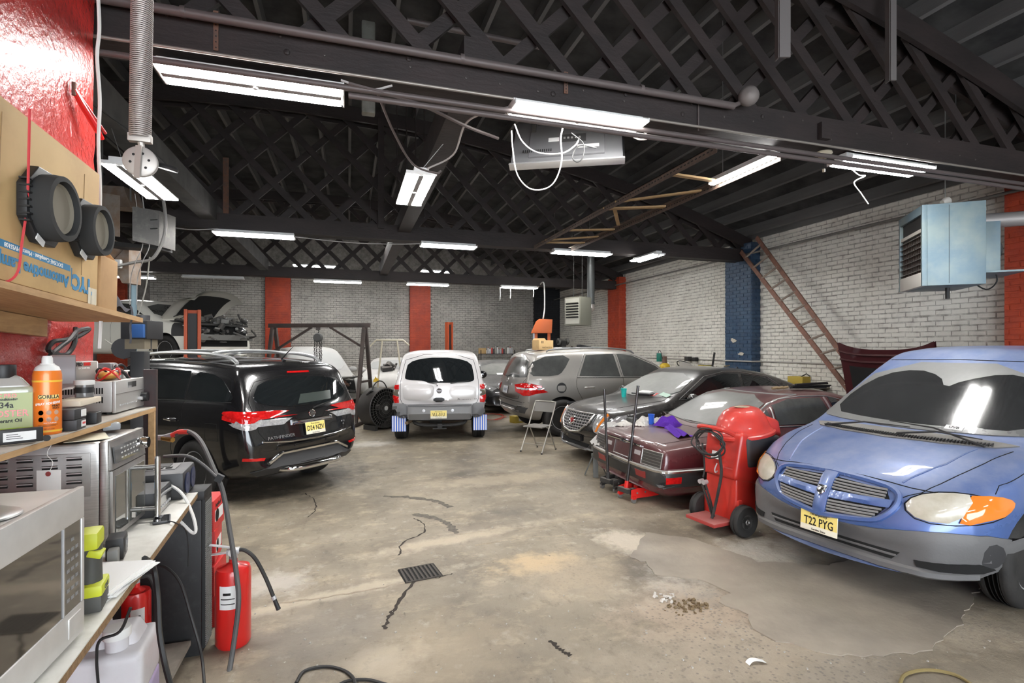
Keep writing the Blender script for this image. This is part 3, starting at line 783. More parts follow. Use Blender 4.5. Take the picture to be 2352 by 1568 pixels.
# ---- black SUV, rear three-quarter --------------------------------
pb = M('black_paint', (.006, .006, .007), .18, coat=1, dust=.035, dcol=(.2, .19, .18))
SP = dict(top=[(-2.5, .72), (-2.48, .80), (-2.45, .98), (-2.42, 1.10), (-2.30, 1.36), (-2.16, 1.60), (-2.10, 1.66), (-1.95, 1.70), (-1.5, 1.745), (-.6, 1.765), (.2, 1.75), (.5, 1.67), (1.15, 1.20), (1.3, 1.13), (2.0, 1.06), (2.3, .98), (2.46, .8), (2.5, .7)],
  bot=[(-2.5, .45), (-2.35, .33), (-2, .27), (2, .27), (2.5, .35)], belt=[(-2.5, 1.06), (-2.1, 1.20), (-1.5, 1.20), (0, 1.14), (1.2, 1.02), (2.5, .85)],
  w=[(-2.5, .74), (-2.47, .86), (-2.38, .925), (-2.1, .96), (-1.5, .975), (1.5, .975), (2.1, .93), (2.4, .84), (2.5, .70)], bowR=.16, bowF=.22, tum=.24, wheels=[(-1.45, .83, .38, .45), (1.45, .83, .38, .45)])
P_LOC, P_HEAD = (-2.06, 8.50), 135
C = Car('suv', 'glossy black SUV with chrome roof rails, parked beside the workbench', 'car', SP, P_LOC, P_HEAD, pb, scale=.95)
C.patch('B', [(-.56, 1.50), (.56, 1.50), (.72, 1.30), (.70, 1.22), (.45, 1.16), (0, 1.135), (-.45, 1.16), (-.70, 1.22), (-.72, 1.30)], 'rear_window', glass_m, .008, rnd=2)
C.line('B', [(-.60, 1.53), (.60, 1.53), (.79, 1.28), (.76, 1.1), (.72, .80), (.5, .74), (-.5, .74), (-.72, .80), (-.76, 1.1), (-.79, 1.28)], .006, seam, 'tailgate_gap', closed=True, sm=1)
for s in (1, -1):
    C.patch('B', [(s * a, b) for a, b in ((.68, 1.06), (.80, 1.09), (.94, 1.11), (.95, 1.015), (.84, .985), (.75, 1.0))], 'tail_lamp', red_lens, .014, .012, rnd=1)
    C.patch('B', [(s * a, b) for a, b in ((.66, 1.05), (.75, .998), (.84, .982), (.94, 1.01), (.92, .94), (.84, .91), (.74, .93))], 'tail_lamp_clear', clear_lens, .012, .008, rnd=1)
    C.patch('B', [(s * a, b) for a, b in ((.66, .575), (.88, .60), (.88, .565), (.68, .545))], 'reflector', red_lens, .01)
for sd in ('L', 'R'):
    C.patch(sd, [(-2.42, 1.02), (-2.42, 1.11), (-2.2, 1.14), (-1.98, 1.13), (-2.12, 1.045)], 'tail_lamp', red_lens, .014, .01, rnd=1)
    C.patch(sd, [(-2.42, .945), (-2.42, 1.015), (-2.14, 1.045), (-2.22, .955)], 'tail_lamp_clear', clear_lens, .012, .008)
    C.patch(sd, [(-2.12, 1.30), (-1.80, 1.55), (-1.26, 1.59), (-1.26, 1.25), (-1.75, 1.23), (-2.08, 1.24)], 'quarter_window', glass_m, .006, rnd=1)
    C.patch(sd, [(-1.20, 1.59), (-.35, 1.61), (-.32, 1.22), (-1.20, 1.25)], 'rear_door_window', glass_m, .006)
    C.patch(sd, [(-.27, 1.61), (.40, 1.55), (.98, 1.22), (.93, 1.19), (-.25, 1.22)], 'front_door_window', glass_m, .006)
    C.line(sd, [(-1.23, 1.56), (-1.23, 1.15), (-1.25, .95), (-1.0, .72), (-1.0, .42)], .005, seam, 'door_gap', sm=1)
    C.line(sd, [(-.29, 1.56), (-.29, 1.15), (-.27, .42)], .005, seam, 'door_gap')
    C.line(sd, [(-2.1, 1.235), (-1.2, 1.225), (1.0, 1.17)], .007, black_pl, 'belt_trim')
    p, n = C.hit(sd, -1.03, .98); MB().tube([p + n * .0 + Vector((-.10, 0, 0)), p + n * .04 + Vector((-.07, 0, 0)), p + n * .042 + Vector((.07, 0, .01)), p + Vector((.10, 0, .01))], .016, 8).build('door_handle', chrome, C.t, smooth=True)
    C.line(sd, [(-1.95, .78), (-1.72, .78), (-1.70, .98), (-1.93, .98)], .004, seam, 'fuel_door_gap', closed=True)
for s in (1, -1):   # roof rails
    pts = []
    for x, h in ((-1.85, .0), (-1.7, .05), (-1.2, .075), (-.2, .075), (.35, .05), (.5, 0)):
        p, n = C.hit('T', x, s * .64); pts.append(p + Vector((0, 0, h + .01)))
    o = MB().tube(curve(pts, 5), .024, 8).build('roof_rail', M('satin_silver', (.72, .73, .74), .3, .85), C.t, smooth=True)
for x in (-1.2, -.1):
    p, _ = C.hit('T', x, 0); MB().tube(curve([p + Vector((0, -.62, .045)), p + Vector((0, -.3, .085)), p + Vector((0, .3, .085)), p + Vector((0, .62, .045))], 4), .02, 8).build('crossbar', M('satin_silver'), C.t, smooth=True)
C.patch('B', [(-.32, .985), (.32, .985), (.32, .925), (-.32, .925)], 'chrome_handle_trim', chrome, .02, .012)
p, n = C.hit('B', 0, 1.04); fm = face(n, (0, -1, 0))
o = MB().lathe([(.040, .0), (.047, .008), (.054, .0)], p + n * .006, fm, 24).build('emblem', chrome, C.t, smooth=True); MB().box(p + n * .012, (.10, .018, .006), fm).build('emblem_bar', chrome, o, bevel=.002)
C.plate('B', 0, .855, 'D24 NZV', .03)
C.text('B', 'PATHFINDER', .052, .47, .80, chrome, 1.15)
C.text('B', '4WD', .03, -.55, .87, chrome); C.text('B', 'SL', .03, -.55, .83, chrome)
C.patch('B', [(-.17, 1.575), (.17, 1.575), (.17, 1.555), (-.17, 1.555)], 'high_stop_lamp', red_lens, .012)
C.wiper('B', (-.02, 1.10), (-.46, 1.17))
C.line('B', [(.70, .765), (.4, .735), (0, .725), (-.4, .735), (-.70, .765)], .012, chrome, 'bumper_chrome_strip', .006)
C.patch('B', [(.80, .42), (.62, .46), (.44, .58), (-.44, .58), (-.62, .46), (-.80, .42), (-.7, .36), (.7, .36)], 'skid_plate', M('grey_bumper', (.04, .04, .041), .5), .012)
C.line('B', [(.62, .50), (.44, .595), (-.44, .595), (-.62, .50)], .022, chrome, 'lower_chrome_trim', .01)
p0, n0 = C.hit('B', .0, .50); MB().tube(curve([(-2.36, .45, .40), (-2.52, .36, .40), (-2.56, 0, .40), (-2.52, -.36, .40), (-2.36, -.45, .40)], 6), .036, 10).build('tow_step', chrome, C.t, smooth=True)
for y in (.5, .25, -.25, -.5):
    p, n = C.hit('B', y, .66); MB().lathe([(.014, 0), (.014, .004), (0, .006)], p + n * .002, face(n, (0, -1, 0)), 12).build('parking_sensor', black_pl, C.t)
for sd in ('L', 'R'):
    C.line(sd, [(-.98, .33), (0, .32), (.98, .33)], .045, M('grey_bumper'), 'sill_cladding')
p, n = C.hit('T', -1.9, 0); MB().tube([p, p + Vector((.05, 0, .03)), p + Vector((-.18, 0, .20))], [.03, .012, .003], 6).build('antenna', black_pl, C.t, smooth=True)
C.wheels(.25, .24, 'five')
C.patch('B', [(.18, 1.17), (-.38, 1.19), (-.42, 1.30), (.1, 1.285)], 'window_sticker', M('window_notice', (.045, .055, .05), .2), .011)
# ---- silver truck-like SUV seen from behind ------------------------
ps = M('silver_white_paint', (.62, .60, .595), .32, .15, coat=.5, dust=.15, dcol=(.5, .47, .44))
gclad = M('grey_cladding', (.13, .132, .138), .5, dust=.25, dcol=(.25, .24, .23))
SP = dict(top=[(-2.26, .76), (-2.25, .86), (-2.235, 1.08), (-2.20, 1.20), (-2.09, 1.60), (-2.06, 1.67), (-1.98, 1.72), (-1.7, 1.745), (-.9, 1.755), (-.6, 1.73), (.2, 1.71), (.45, 1.63), (1.0, 1.18), (1.15, 1.10), (2.0, 1.05), (2.2, .95), (2.26, .75)],
  bot=[(-2.26, .50), (-2.1, .46), (2.1, .40), (2.26, .45)], belt=[(-2.26, 1.05), (-2, 1.12), (1, 1.08), (2.26, .95)],
  w=[(-2.26, .80), (-2.245, .865), (-2.18, .885), (1.9, .885), (2.26, .80)], bowR=.06, bowF=.08, tum=.20, crown=.05, wheels=[(-1.68, .76, .365, .42), (1.36, .76, .36, .43)])
X_LOC, X_HEAD = (2.08, 12.10), 79.2
C = Car('suv', 'silver boxy SUV with dark grey bumper and striped mud flaps, seen from behind', 'car', SP, X_LOC, X_HEAD, ps)
C.patch('B', [(-.58, 1.60), (.58, 1.60), (.665, 1.24), (.64, 1.18), (.30, 1.165), (.22, 1.125), (-.30, 1.12), (-.64, 1.135), (-.665, 1.22)], 'rear_window', glass_m, .008, rnd=2)
C.line('B', [(-.62, 1.66), (.62, 1.66), (.73, 1.25), (.745, .98), (.735, .76), (.62, .70), (-.62, .70), (-.735, .76), (-.745, .98), (-.73, 1.25)], .007, seam, 'tailgate_gap', closed=True, sm=1)
C.patch('B', [(.70, 1.10), (.16, 1.10), (.10, 1.04), (.14, .80), (.66, .78), (.70, .9)], 'tailgate_bulge', ps, .004, .03, .09, rnd=2)
C.patch('B', [(-.70, 1.07), (-.16, 1.07), (-.20, .80), (-.66, .78), (-.70, .9)], 'tailgate_bulge', ps, .003, .008, .07, rnd=2)
for s in (1, -1):
    o = C.patch('B', [(s * a, b) for a, b in ((.765, 1.09), (.875, 1.08), (.875, 1.0), (.765, 1.0))], 'tail_lamp', red_lens, .012, .012)
    C.patch('B', [(s * a, b) for a, b in ((.765, .995), (.875, .995), (.875, .90), (.765, .87))], 'reverse_lamp', M('smoked_lens', (.12, .105, .08), .1, coat=1), .012, .012)
    C.patch('B', [(s * a, b) for a, b in ((.765, .865), (.875, .895), (.88, .74), (.765, .75))], 'tail_lamp', red_lens, .012, .012)
    C.patch('B', [(s * a, b) for a, b in ((.60, .72), (.74, .74), (.90, .74), (.90, .46), (.60, .44))], 'bumper_end', gclad, .03, .03, .06, rnd=1)
C.patch('B', [(.605, .70), (-.605, .70), (-.605, .45), (.605, .45)], 'bumper_centre', M('grey_bumper_mid', (.21, .21, .215), .45, dust=.2), .05, .02, .03, rnd=0)
C.patch('B', [(.60, .72), (-.60, .72), (-.60, .695), (.60, .695)], 'bumper_step', gclad, .09)
C.plate('B', .02, .53, 'VLL-31U', .085, tilt=(-1, 0, 0))
for s in (.3, -.24):
    p, n = C.hit('B', s, .60); MB().lathe([(.03, 0), (.028, .012), (0, .014)], p + n * .07, face(n, (0, -1, 0)), 12).build('plate_lamp', alloy, C.t, smooth=True)
C.patch('B', [(.12, .845), (-.09, .845), (-.09, .77), (.12, .77)], 'tailgate_handle', black_pl, .014, .01, .02, rnd=1)
p, n = C.hit('B', -.15, .81); MB().lathe([(.022, 0), (.022, .006), (0, .008)], p + n * .004, face(n, (0, -1, 0)), 14).build('lock', dchrome, C.t)
p, n = C.hit('B', .01, .975); MB().lathe([(.034, .0), (.042, .006), (.05, .0)], p + n * .01, face(n, (0, -1, 0)), 20).build('emblem', M('dark_badge', (.16, .15, .15), .3, .6), C.t, smooth=True); MB().box(p + n * .014, (.11, .02, .006), face(n, (0, -1, 0))).build('emblem_bar', M('dark_badge'), C.t)
p, n = C.hit('B', .05, 1.07); MB().ell(p + n * .004, .013, 8, 6).build('wiper_plug', black_pl, C.t)
C.text('B', 'XTERRA', .052, -.46, .815, M('dark_badge'), 1.3, bold=.002); C.text('B', '4x4', .035, -.68, .81, M('dark_badge'), 1)
C.wiper('B', (-.20, 1.11), (-.55, 1.15)); C.wiper('B', (.05, 1.10), (.24, 1.13), .02)
for sd in ('L', 'R'):
    C.patch(sd, [(-2.02, 1.22), (-1.9, 1.62), (-1.0, 1.63), (-1.0, 1.2)], 'quarter_window', glass_m, .006)
    C.patch(sd, [(-.9, 1.2), (-.9, 1.6), (-.1, 1.6), (-.1, 1.18)], 'rear_door_window', glass_m, .006)
    C.patch(sd, [(-.0, 1.6), (.45, 1.55), (.9, 1.2), (0, 1.17)], 'front_door_window', glass_m, .006)
    C.line(sd, [(-2.2, .50), (-1.8, .50)], .05, gclad, 'side_cladding'); C.line(sd, [(-.9, .46), (.9, .46)], .06, gclad, 'side_cladding')
C.mirror_('R', .78, 1.10, black_pl, (.11, .24, .19)); C.mirror_('L', .78, 1.10, black_pl, (.11, .24, .19))
C.wheels(.25, .2, 'five')
stripe_b, stripe_w = M('flap_blue', (.06, .16, .62), .4), M('flap_white', (.80, .80, .82), .4)
for s in (1, -1):
    o = MB().box((-2.12, s * .775, .345), (.012, .27, .30)).build('mud_flap', stripe_b, C.t)
    for k in range(6): MB().box((-2.128, s * .775 - .112 + k * .045, .345), (.006, .02, .298)).build('flap_stripe', stripe_w, o)
MB().tube([(-1.5, .45, .42), (-1.9, .5, .40), (-2.25, .62, .37)], .032, 10).build('exhaust_pipe', M('exhaust_rust', (.24, .17, .11), .6, .5, col2=(.12, .08, .05), ns=20), C.t, smooth=True)
mb = MB(); mb.tube(curve([(-2.0, .52, .42), (-2.12, .42, .33), (-2.14, 0, .30), (-2.12, -.42, .33), (-2.0, -.52, .42)], 5), .035, 8); mb.box((-2.17, 0, .30), (.12, .09, .09)); mb.box((-2.2, 0, .255), (.1, .26, .02))
mb.build('tow_hitch', M('underbody_steel', (.035, .034, .033), .6, .5), C.t)
MB().box((-1.36, 0, .36), (.14, 1.3, .14)).box((-1.3, .1, .36), (.3, .26, .24)).build('rear_axle', M('underbody_steel'), C.t, bevel=.03)
MB().box((0, 0, .44), (3.6, 1.2, .12)).build('underbody', well_m, C.t)
# ---- silver-grey SUV with dusty glass ------------------------------
pm = M('pewter_paint', (.30, .285, .265), .3, .55, coat=.6, dust=.35, dcol=(.62, .58, .52))
SP = dict(top=[(-2.39, .80), (-2.375, .92), (-2.35, 1.05), (-2.31, 1.14), (-2.20, 1.40), (-2.06, 1.64), (-2.0, 1.69), (-1.9, 1.715), (-1.5, 1.76), (-.6, 1.79), (.1, 1.765), (.6, 1.64), (1.3, 1.18), (1.45, 1.12), (2.1, 1.05), (2.32, .9), (2.39, .7)],
  bot=[(-2.39, .52), (-2.25, .38), (-2, .31), (2, .3), (2.39, .4)], belt=[(-2.39, 1.14), (-2, 1.20), (0, 1.16), (1.3, 1.08), (2.39, .88)],
  w=[(-2.39, .72), (-2.36, .85), (-2.27, .915), (-2.0, .945), (-1.5, .955), (1.5, .955), (2.0, .92), (2.3, .82), (2.39, .68)], bowR=.14, bowF=.2, tum=.25, wheels=[(-1.45, .83, .38, .44), (1.45, .83, .38, .44)])
M_LOC, M_HEAD = (5.58, 10.72), 0.5
C = Car('suv', 'pewter grey SUV with a cardboard box on its roof and dusty windows', 'car', SP, M_LOC, M_HEAD, pm)
C.patch('B', [(-.60, 1.60), (.60, 1.60), (.82, 1.24), (.78, 1.19), (0, 1.175), (-.78, 1.19), (-.82, 1.24)], 'rear_window', dgl2, .008, rnd=1)
C.line('B', [(-.63, 1.64), (.63, 1.64), (.84, 1.2), (.74, 1.1), (.70, .84), (.6, .74), (-.6, .74), (-.70, .84), (-.74, 1.1), (-.84, 1.2)], .006, seam, 'tailgate_gap', closed=True, sm=1)
for s in (1, -1):
    C.patch('B', [(s * a, b) for a, b in ((.78, 1.08), (.93, 1.10), (.95, .84), (.79, .83))], 'tail_lamp', red_lens, .014, .014, rnd=1)
    C.patch('B', [(s * a, b) for a, b in ((.79, .985), (.94, .99), (.94, .955), (.79, .945))], 'lamp_band', clear_lens, .030)
for sd in ('L', 'R'):
    C.patch(sd, [(-2.33, .84), (-2.30, 1.10), (-2.05, 1.03), (-1.93, .97), (-2.05, .86)], 'tail_lamp', red_lens, .014, .012, rnd=1)
    C.patch(sd, [(-2.3, .96), (-2.3, .99), (-2.0, .985), (-2.05, .955)], 'lamp_band', clear_lens, .028)
    C.patch(sd, [(-2.22, 1.23), (-1.98, 1.60), (-1.18, 1.65), (-1.42, 1.30), (-1.58, 1.22)], 'quarter_window', dgl2, .006, rnd=1)
    C.patch(sd, [(-1.06, 1.22), (-.86, 1.64), (-.22, 1.66), (-.12, 1.19)], 'rear_door_window', dgl2, .006)
    C.patch(sd, [(-.04, 1.19), (-.13, 1.66), (.22, 1.63), (.78, 1.40), (1.06, 1.17)], 'front_door_window', dgl2, .006)
    C.line(sd, [(-1.12, 1.21), (-.90, 1.67), (.22, 1.66), (.82, 1.42), (1.12, 1.15)], .008, dchrome, 'window_trim')
    C.line(sd, [(-1.12, 1.19), (1.1, 1.15)], .010, dchrome, 'belt_trim')
    C.line(sd, [(-.9, 1.64), (-1.15, 1.16), (-1.14, .95), (-1.0, .72), (-.9, .45)], .006, seam, 'door_gap', sm=1)
    C.line(sd, [(-.16, 1.64), (-.06, 1.14), (-.06, .42)], .006, seam, 'door_gap')
    for x in (-.85, .3):
        p, n = C.hit(sd, x, .98); MB().tube([p + Vector((-.11, 0, 0)), p + n * .04 + Vector((-.08, 0, 0)), p + n * .042 + Vector((.08, 0, .0)), p + Vector((.11, 0, 0))], .017, 8).build('door_handle', dchrome, C.t, smooth=True)
p, n = C.hit('R', -1.48, .985); MB().lathe([(.105, -.004), (.105, .006), (.09, .007), (.085, -.03), (0, -.03)], p + n * .003, face(n, (1, 0, 0)), 28).build('fuel_filler', M('filler_dark', (.02, .02, .02), .5), C.t, smooth=True)
for s in (1, -1):
    pts = []
    for x, h in ((-1.7, .0), (-1.55, .035), (-.6, .045), (.15, .035), (.35, 0)):
        p, n = C.hit('T', x, s * .66); pts.append(p + Vector((0, 0, h + .005)))
    MB().tube(curve(pts, 5), .016, 8).build('roof_rail', M('grey_rail', (.25, .25, .25), .4, .6), C.t, smooth=True)
C.patch('B', [(-.30, 1.055), (.30, 1.055), (.30, 1.015), (-.30, 1.015)], 'tailgate_handle', M('pewter_trim', (.26, .25, .24), .3, .7), .022, .012)
p, n = C.hit('B', 0, 1.12); MB().lathe([(.046, 0), (.053, .006), (.058, 0)], p + n * .006, face(n, (0, -1, 0)), 22).build('emblem', dchrome, C.t, smooth=True)
for k in range(3):
    a = R(90 + 120 * k); fm = face(n, (0, -1, 0)); MB().bar(p + n * .008, p + n * .008 + fm @ Vector((math.cos(a) * .05, math.sin(a) * .05, 0)), .01, .006).build('emblem_spoke', dchrome, C.t)
p, n = C.hit('B', 0, .915); o = MB().box((0, 0, 0), (.305, .152, .004)).build('licence_plate', M('pale_plate', (.62, .64, .66), .4), C.t); o.location = p + n * .012; o.rotation_euler = face(n, (0, -1, 0)).to_euler()
for k in range(5): MB().box((-.09 + k * .045, -.005, .003), (.026, .06, .002)).build('plate_mark', M('grey_ink', (.22, .24, .30), .5), o)
C.patch('B', [(-.88, .60), (.88, .60), (.80, .48), (.50, .50), (.42, .57), (-.42, .57), (-.5, .50), (-.80, .48)], 'bumper_lower', M('dark_valance', (.05, .05, .05), .6), .008)
C.line('B', [(-.85, .62), (-.62, .62), (-.50, .52), (.50, .52), (.62, .62), (.85, .62)], .012, dchrome, 'bumper_trim', .008)
C.line('B', [(-.9, .70), (0, .70), (.9, .70)], .008, seam, 'bumper_gap')
C.wiper('B', (0, 1.16), (.33, 1.22))
C.mirror_('R', .92, 1.13, pm); C.mirror_('L', .92, 1.13, pm); C.wheels(.26, .24, 'five')
C.patch('F', [(-.55, 1.58), (.55, 1.58), (.72, 1.22), (-.72, 1.22)], 'windscreen', dgl2, .006)
MLC = C
# ---- black luxury sedan, front towards the aisle --------------------
pc = M('black_sedan_paint', (.007, .007, .008), .2, coat=1, dust=.34, dcol=(.30, .28, .26))
SP = dict(top=[(-2.43, .7), (-2.40, .95), (-2.3, 1.07), (-1.8, 1.13), (-1.65, 1.15), (-1.0, 1.38), (-.5, 1.465), (0, 1.475), (.35, 1.43), (1.1, 1.04), (1.25, .99), (1.7, .94), (2.1, .87), (2.26, .82), (2.33, .72), (2.40, .60), (2.43, .45)],
  bot=[(-2.43, .40), (-2.2, .26), (2.1, .2), (2.43, .24)], belt=[(-2.43, .92), (-1.5, .97), (0, .94), (1.2, .885), (2.1, .78), (2.43, .62)],
  w=[(-2.43, .66), (-2.38, .80), (-2.2, .88), (-1.5, .92), (1.5, .92), (2.0, .90), (2.25, .82), (2.38, .70), (2.43, .55)], bowF=.26, bowR=.1, tum=.34, crown=.045, wheels=[(-1.46, .81, .335, .40), (1.42, .81, .335, .40)])
C_LOC, C_HEAD = (5.80, 7.80), 183.5
C = Car('sedan', 'dusty black luxury sedan with a wide silver mesh grille', 'car', SP, C_LOC, C_HEAD, pc)
gr_m = M('grille_silver', (.33, .33, .335), .4, .6, dust=.3)
grl = [(-.44, .76), (.44, .76), (.40, .62), (.24, .50), (0, .47), (-.24, .50), (-.40, .62)]
o = C.patch('F', grl, 'grille', M('grille_black', (.02, .02, .02), .6), .012)
C.line('F', grl, .016, dchrome, 'grille_frame', .02, closed=True)
for z in (.72, .68, .64, .60, .56, .52): 
    hw = .43 if z > .62 else .43 - (.62 - z) * 1.7
    C.line('F', [(-hw, z), (hw, z)], .010, gr_m, 'grille_bar', .022)
for k in range(-6, 7):
    y = k * .066; zb = .49 + max(0, abs(y) - .2) * .7; C.line('F', [(y, .75), (y, zb)], .005, gr_m, 'grille_bar', .02)
p, n = C.hit('F', 0, .63); fm = face(n, (0, 1, 0)); e = MB().lathe([(.062, 0), (.07, .012), (.078, 0)], p + n * .03, fm, 26).build('emblem', chrome, C.t, smooth=True)
MB().prism([(-.035, .035), (.035, .035), (.035, 0), (0, -.045), (-.035, 0)], .008, p + n * .032, fm).build('crest', M('crest_red', (.35, .03, .03), .3, .3), e)
for s in (1, -1):
    C.patch('F', [(s * a, b) for a, b in ((.50, .74), (.62, .80), (.70, .76), (.70, .52), (.56, .50), (.50, .60))], 'head_lamp', clear_lens, .012, .012, rnd=1)
    C.patch({1: 'L', -1: 'R'}[s], [(2.18, .56), (2.12, .76), (1.88, .80), (2.05, .62)], 'head_lamp', clear_lens, .012, .01, rnd=1)
    C.patch('F', [(s * a, b) for a, b in ((.645, .79), (.685, .77), (.60, .53), (.57, .53))], 'turn_signal', amber, .027, .004)
    C.patch('F', [(s * a, b) for a, b in ((.50, .36), (.74, .38), (.72, .29), (.50, .27))], 'fog_lamp', M('fog_bezel', (.25, .25, .25), .2, .8), .012, .01)
C.patch('F', [(-.22, .44), (.22, .44), (.20, .33), (-.20, .33)], 'plate_bracket', black_pl, .03)
C.line('F', [(-.70, .455), (-.3, .42), (.3, .42), (.70, .455)], .008, seam, 'bumper_gap')
C.line('F', [(-.66, .25), (-.3, .235), (.3, .235), (.66, .25)], .014, M('lip_grey', (.20, .20, .20), .5), 'bumper_lip', .006)
C.patch('F', [(-.42, .32), (.42, .32), (.36, .26), (-.36, .26)], 'lower_intake', well_m, .008)
for s in (1, -1): C.line('T', [(1.12, s * .74), (1.7, s * .66), (2.22, s * .50)], .006, seam, 'hood_gap')
C.line('T', [(2.22, .50), (2.28, 0), (2.22, -.50)], .006, seam, 'hood_gap', sm=2)
C.patch('F', [(-.60, 1.36), (.60, 1.36), (.78, 1.02), (0, .985), (-.78, 1.02)], 'windscreen', dusty_glass, .008, rnd=1)
for sd in ('L', 'R'):
    C.patch(sd, [(-1.25, 1.01), (-.85, 1.28), (-.35, 1.36), (-.33, 1.0)], 'rear_door_window', glass_m, .006)
    C.patch(sd, [(-.27, 1.0), (-.28, 1.36), (.0, 1.37), (.35, 1.30), (.92, .99)], 'front_door_window', glass_m, .006)
    C.line(sd, [(-1.32, 1.01), (-.88, 1.31), (-.3, 1.395), (.0, 1.40), (.4, 1.33), (1.0, .985), (-1.32, .985)], .008, dchrome, 'window_trim', closed=True)
    C.patch(sd, [(1.0, .80), (1.34, .84), (1.30, .75), (.98, .72)], 'fender_vent', chrome, .010, .006)
    C.line(sd, [(.98, 1.0), (1.02, .7), (.98, .25)], .006, seam, 'door_gap'); C.line(sd, [(-.3, .98), (-.28, .25)], .006, seam, 'door_gap')
C.patch('B', [(-.6, 1.33), (.6, 1.33), (.75, 1.10), (-.75, 1.10)], 'rear_window', dgl2, .006)
C.mirror_('L', .83, .98, pc); C.mirror_('R', .83, .98, pc); C.wheels(.24, .22, 'ten')
CAD = C
# ---- old burgundy saloon, rear towards the aisle --------------------
pj = M('burgundy_paint', (.075, .008, .013), .22, .1, coat=.8, dust=.50, dcol=(.24, .18, .165))
SP = dict(top=[(-2.49, .50), (-2.475, .58), (-2.455, .77), (-2.43, .81), (-2.36, .835), (-1.7, .89), (-1.5, .915), (-.95, 1.21), (-.75, 1.305), (-.4, 1.35), (.1, 1.36), (.35, 1.32), (.95, .96), (1.05, .92), (1.9, .82), (2.08, .72), (2.13, .5)],
  bot=[(-2.49, .30), (-2.3, .22), (1.95, .22), (2.13, .28)], belt=[(-2.49, .75), (-1.5, .84), (0, .90), (1.1, .87), (2.13, .72)],
  w=[(-2.49, .82), (-2.47, .87), (-2.40, .89), (-1.5, .90), (1.4, .90), (1.95, .88), (2.13, .78)], bowR=.05, bowF=.08, tum=.34, crown=.04, wheels=[(-1.5, .78, .30, .36), (1.25, .78, .30, .36)])
J_LOC, J_HEAD, J_Z = (5.66, 5.67), -0.5, -.10
C = Car('sedan', 'old dust-covered burgundy saloon with its front-hinged hood raised', 'car', SP, J_LOC, J_HEAD, pj, z=J_Z, scale=(1, .93, 1))
JAGC = C
C.patch('B', [(-.60, 1.29), (.60, 1.29), (.74, .98), (.70, .955), (0, .945), (-.70, .955), (-.74, .98)], 'rear_window', dusty_glass, .008, rnd=1)
C.line('B', [(-.63, 1.31), (.63, 1.31), (.77, .965), (0, .935), (-.77, .965)], .009, M('window_rubber_grey', (.25, .25, .24), .6), 'rear_window_trim', .004, closed=True)
C.line('T', [(-2.43, .68), (-1.62, .68), (-1.58, .5), (-1.58, -.5), (-1.62, -.68), (-2.43, -.68)], .005, seam, 'boot_lid_gap')
frm = M('thin_chrome_frame', (.5, .49, .47), .3, .9, dust=.3)
for s in (1, -1):
    q = [(s * a, b) for a, b in ((.48, .735), (.84, .735), (.84, .575), (.48, .575))]
    C.patch('B', q, 'tail_lamp', M('smoked_tail_lamp', (.045, .042, .04), .25, dust=.5, dcol=(.2, .19, .17)), .012)
    C.line('B', q, .006, frm, 'lamp_frame', .014, closed=True)
    for z in (.607, .639, .671, .703): C.line('B', [(s * .49, z), (s * .83, z)], .005, M('lamp_rib', (.10, .095, .085), .5), 'lamp_rib', .015)
    C.patch('B', [(s * a, b) for a, b in ((.30, .70), (.43, .70), (.43, .65), (.30, .65))], 'badge_plate', M('badge_grey', (.36, .33, .33), .5), .008)
C.patch('B', [(-.46, .745), (.46, .745), (.46, .57), (-.46, .57)], 'tail_panel', M('burgundy_panel', (.055, .012, .015), .3, dust=.3), .005)
C.line('B', [(-.2, .735), (-.2, .585), (.2, .585), (.2, .735)], .007, frm, 'plate_frame', .012)
C.line('B', [(.42, .75), (0, .76), (-.42, .75)], .013, chrome, 'boot_chrome', .014)
C.patch('B', [(-.07, .78), (.07, .78), (.07, .74), (-.07, .74)], 'lock_cover', chrome, .02, .012)
C.line('B', [(-.88, .545), (0, .545), (.88, .545)], .020, dchrome, 'bumper_chrome', .035)
bmp = M('black_bumper', (.022, .022, .023), .4, dust=.3)
C.patch('B', [(-.895, .54), (.895, .54), (.895, .38), (-.895, .38)], 'bumper', bmp, .035, .01, .03)
for sd in ('L', 'R'):
    C.patch(sd, [(-2.48, .38), (-2.48, .54), (-1.86, .54), (-1.86, .38)], 'bumper', bmp, .03, .01, .03)
    C.line(sd, [(-2.47, .545), (-1.86, .545)], .019, dchrome, 'bumper_chrome', .03)
    C.patch(sd, [(-2.40, .495), (-2.40, .43), (-2.22, .43), (-2.22, .495)], 'side_marker', red_lens, .048)
    C.patch(sd, [(-1.10, 1.0), (-.98, 1.12), (-.93, 1.16), (-.90, .98)], 'quarter_light', dgl2, .006)
    C.patch(sd, [(-.84, .98), (-.84, 1.20), (-.58, 1.265), (-.1, 1.275), (.02, .97)], 'rear_door_window', dgl2, .006)
    C.patch(sd, [(.10, .965), (.02, 1.275), (.22, 1.255), (.78, .96)], 'front_door_window', glass_m, .006)
    C.line(sd, [(-1.16, .985), (-.95, 1.19), (-.6, 1.295), (.2, 1.29), (.86, .945)], .009, frm, 'window_trim', sm=1)
    C.line(sd, [(-1.16, .965), (.86, .935)], .008, frm, 'belt_trim')
    C.line(sd, [(-.87, .98), (-.87, 1.23)], .012, frm, 'window_divider'); C.line(sd, [(.06, .96), (-.04, 1.28)], .014, frm, 'window_divider')
    C.line(sd, [(.07, .94), (.09, .3)], .005, seam, 'door_gap'); C.line(sd, [(-.9, .94), (-.95, .7), (-1.15, .62)], .005, seam, 'door_gap')
C.patch('B', [(.40, .51), (.62, .51), (.62, .43), (.40, .43)], 'fog_lamp', M('dim_red_lens', (.22, .015, .015), .3, dust=.2), .048)
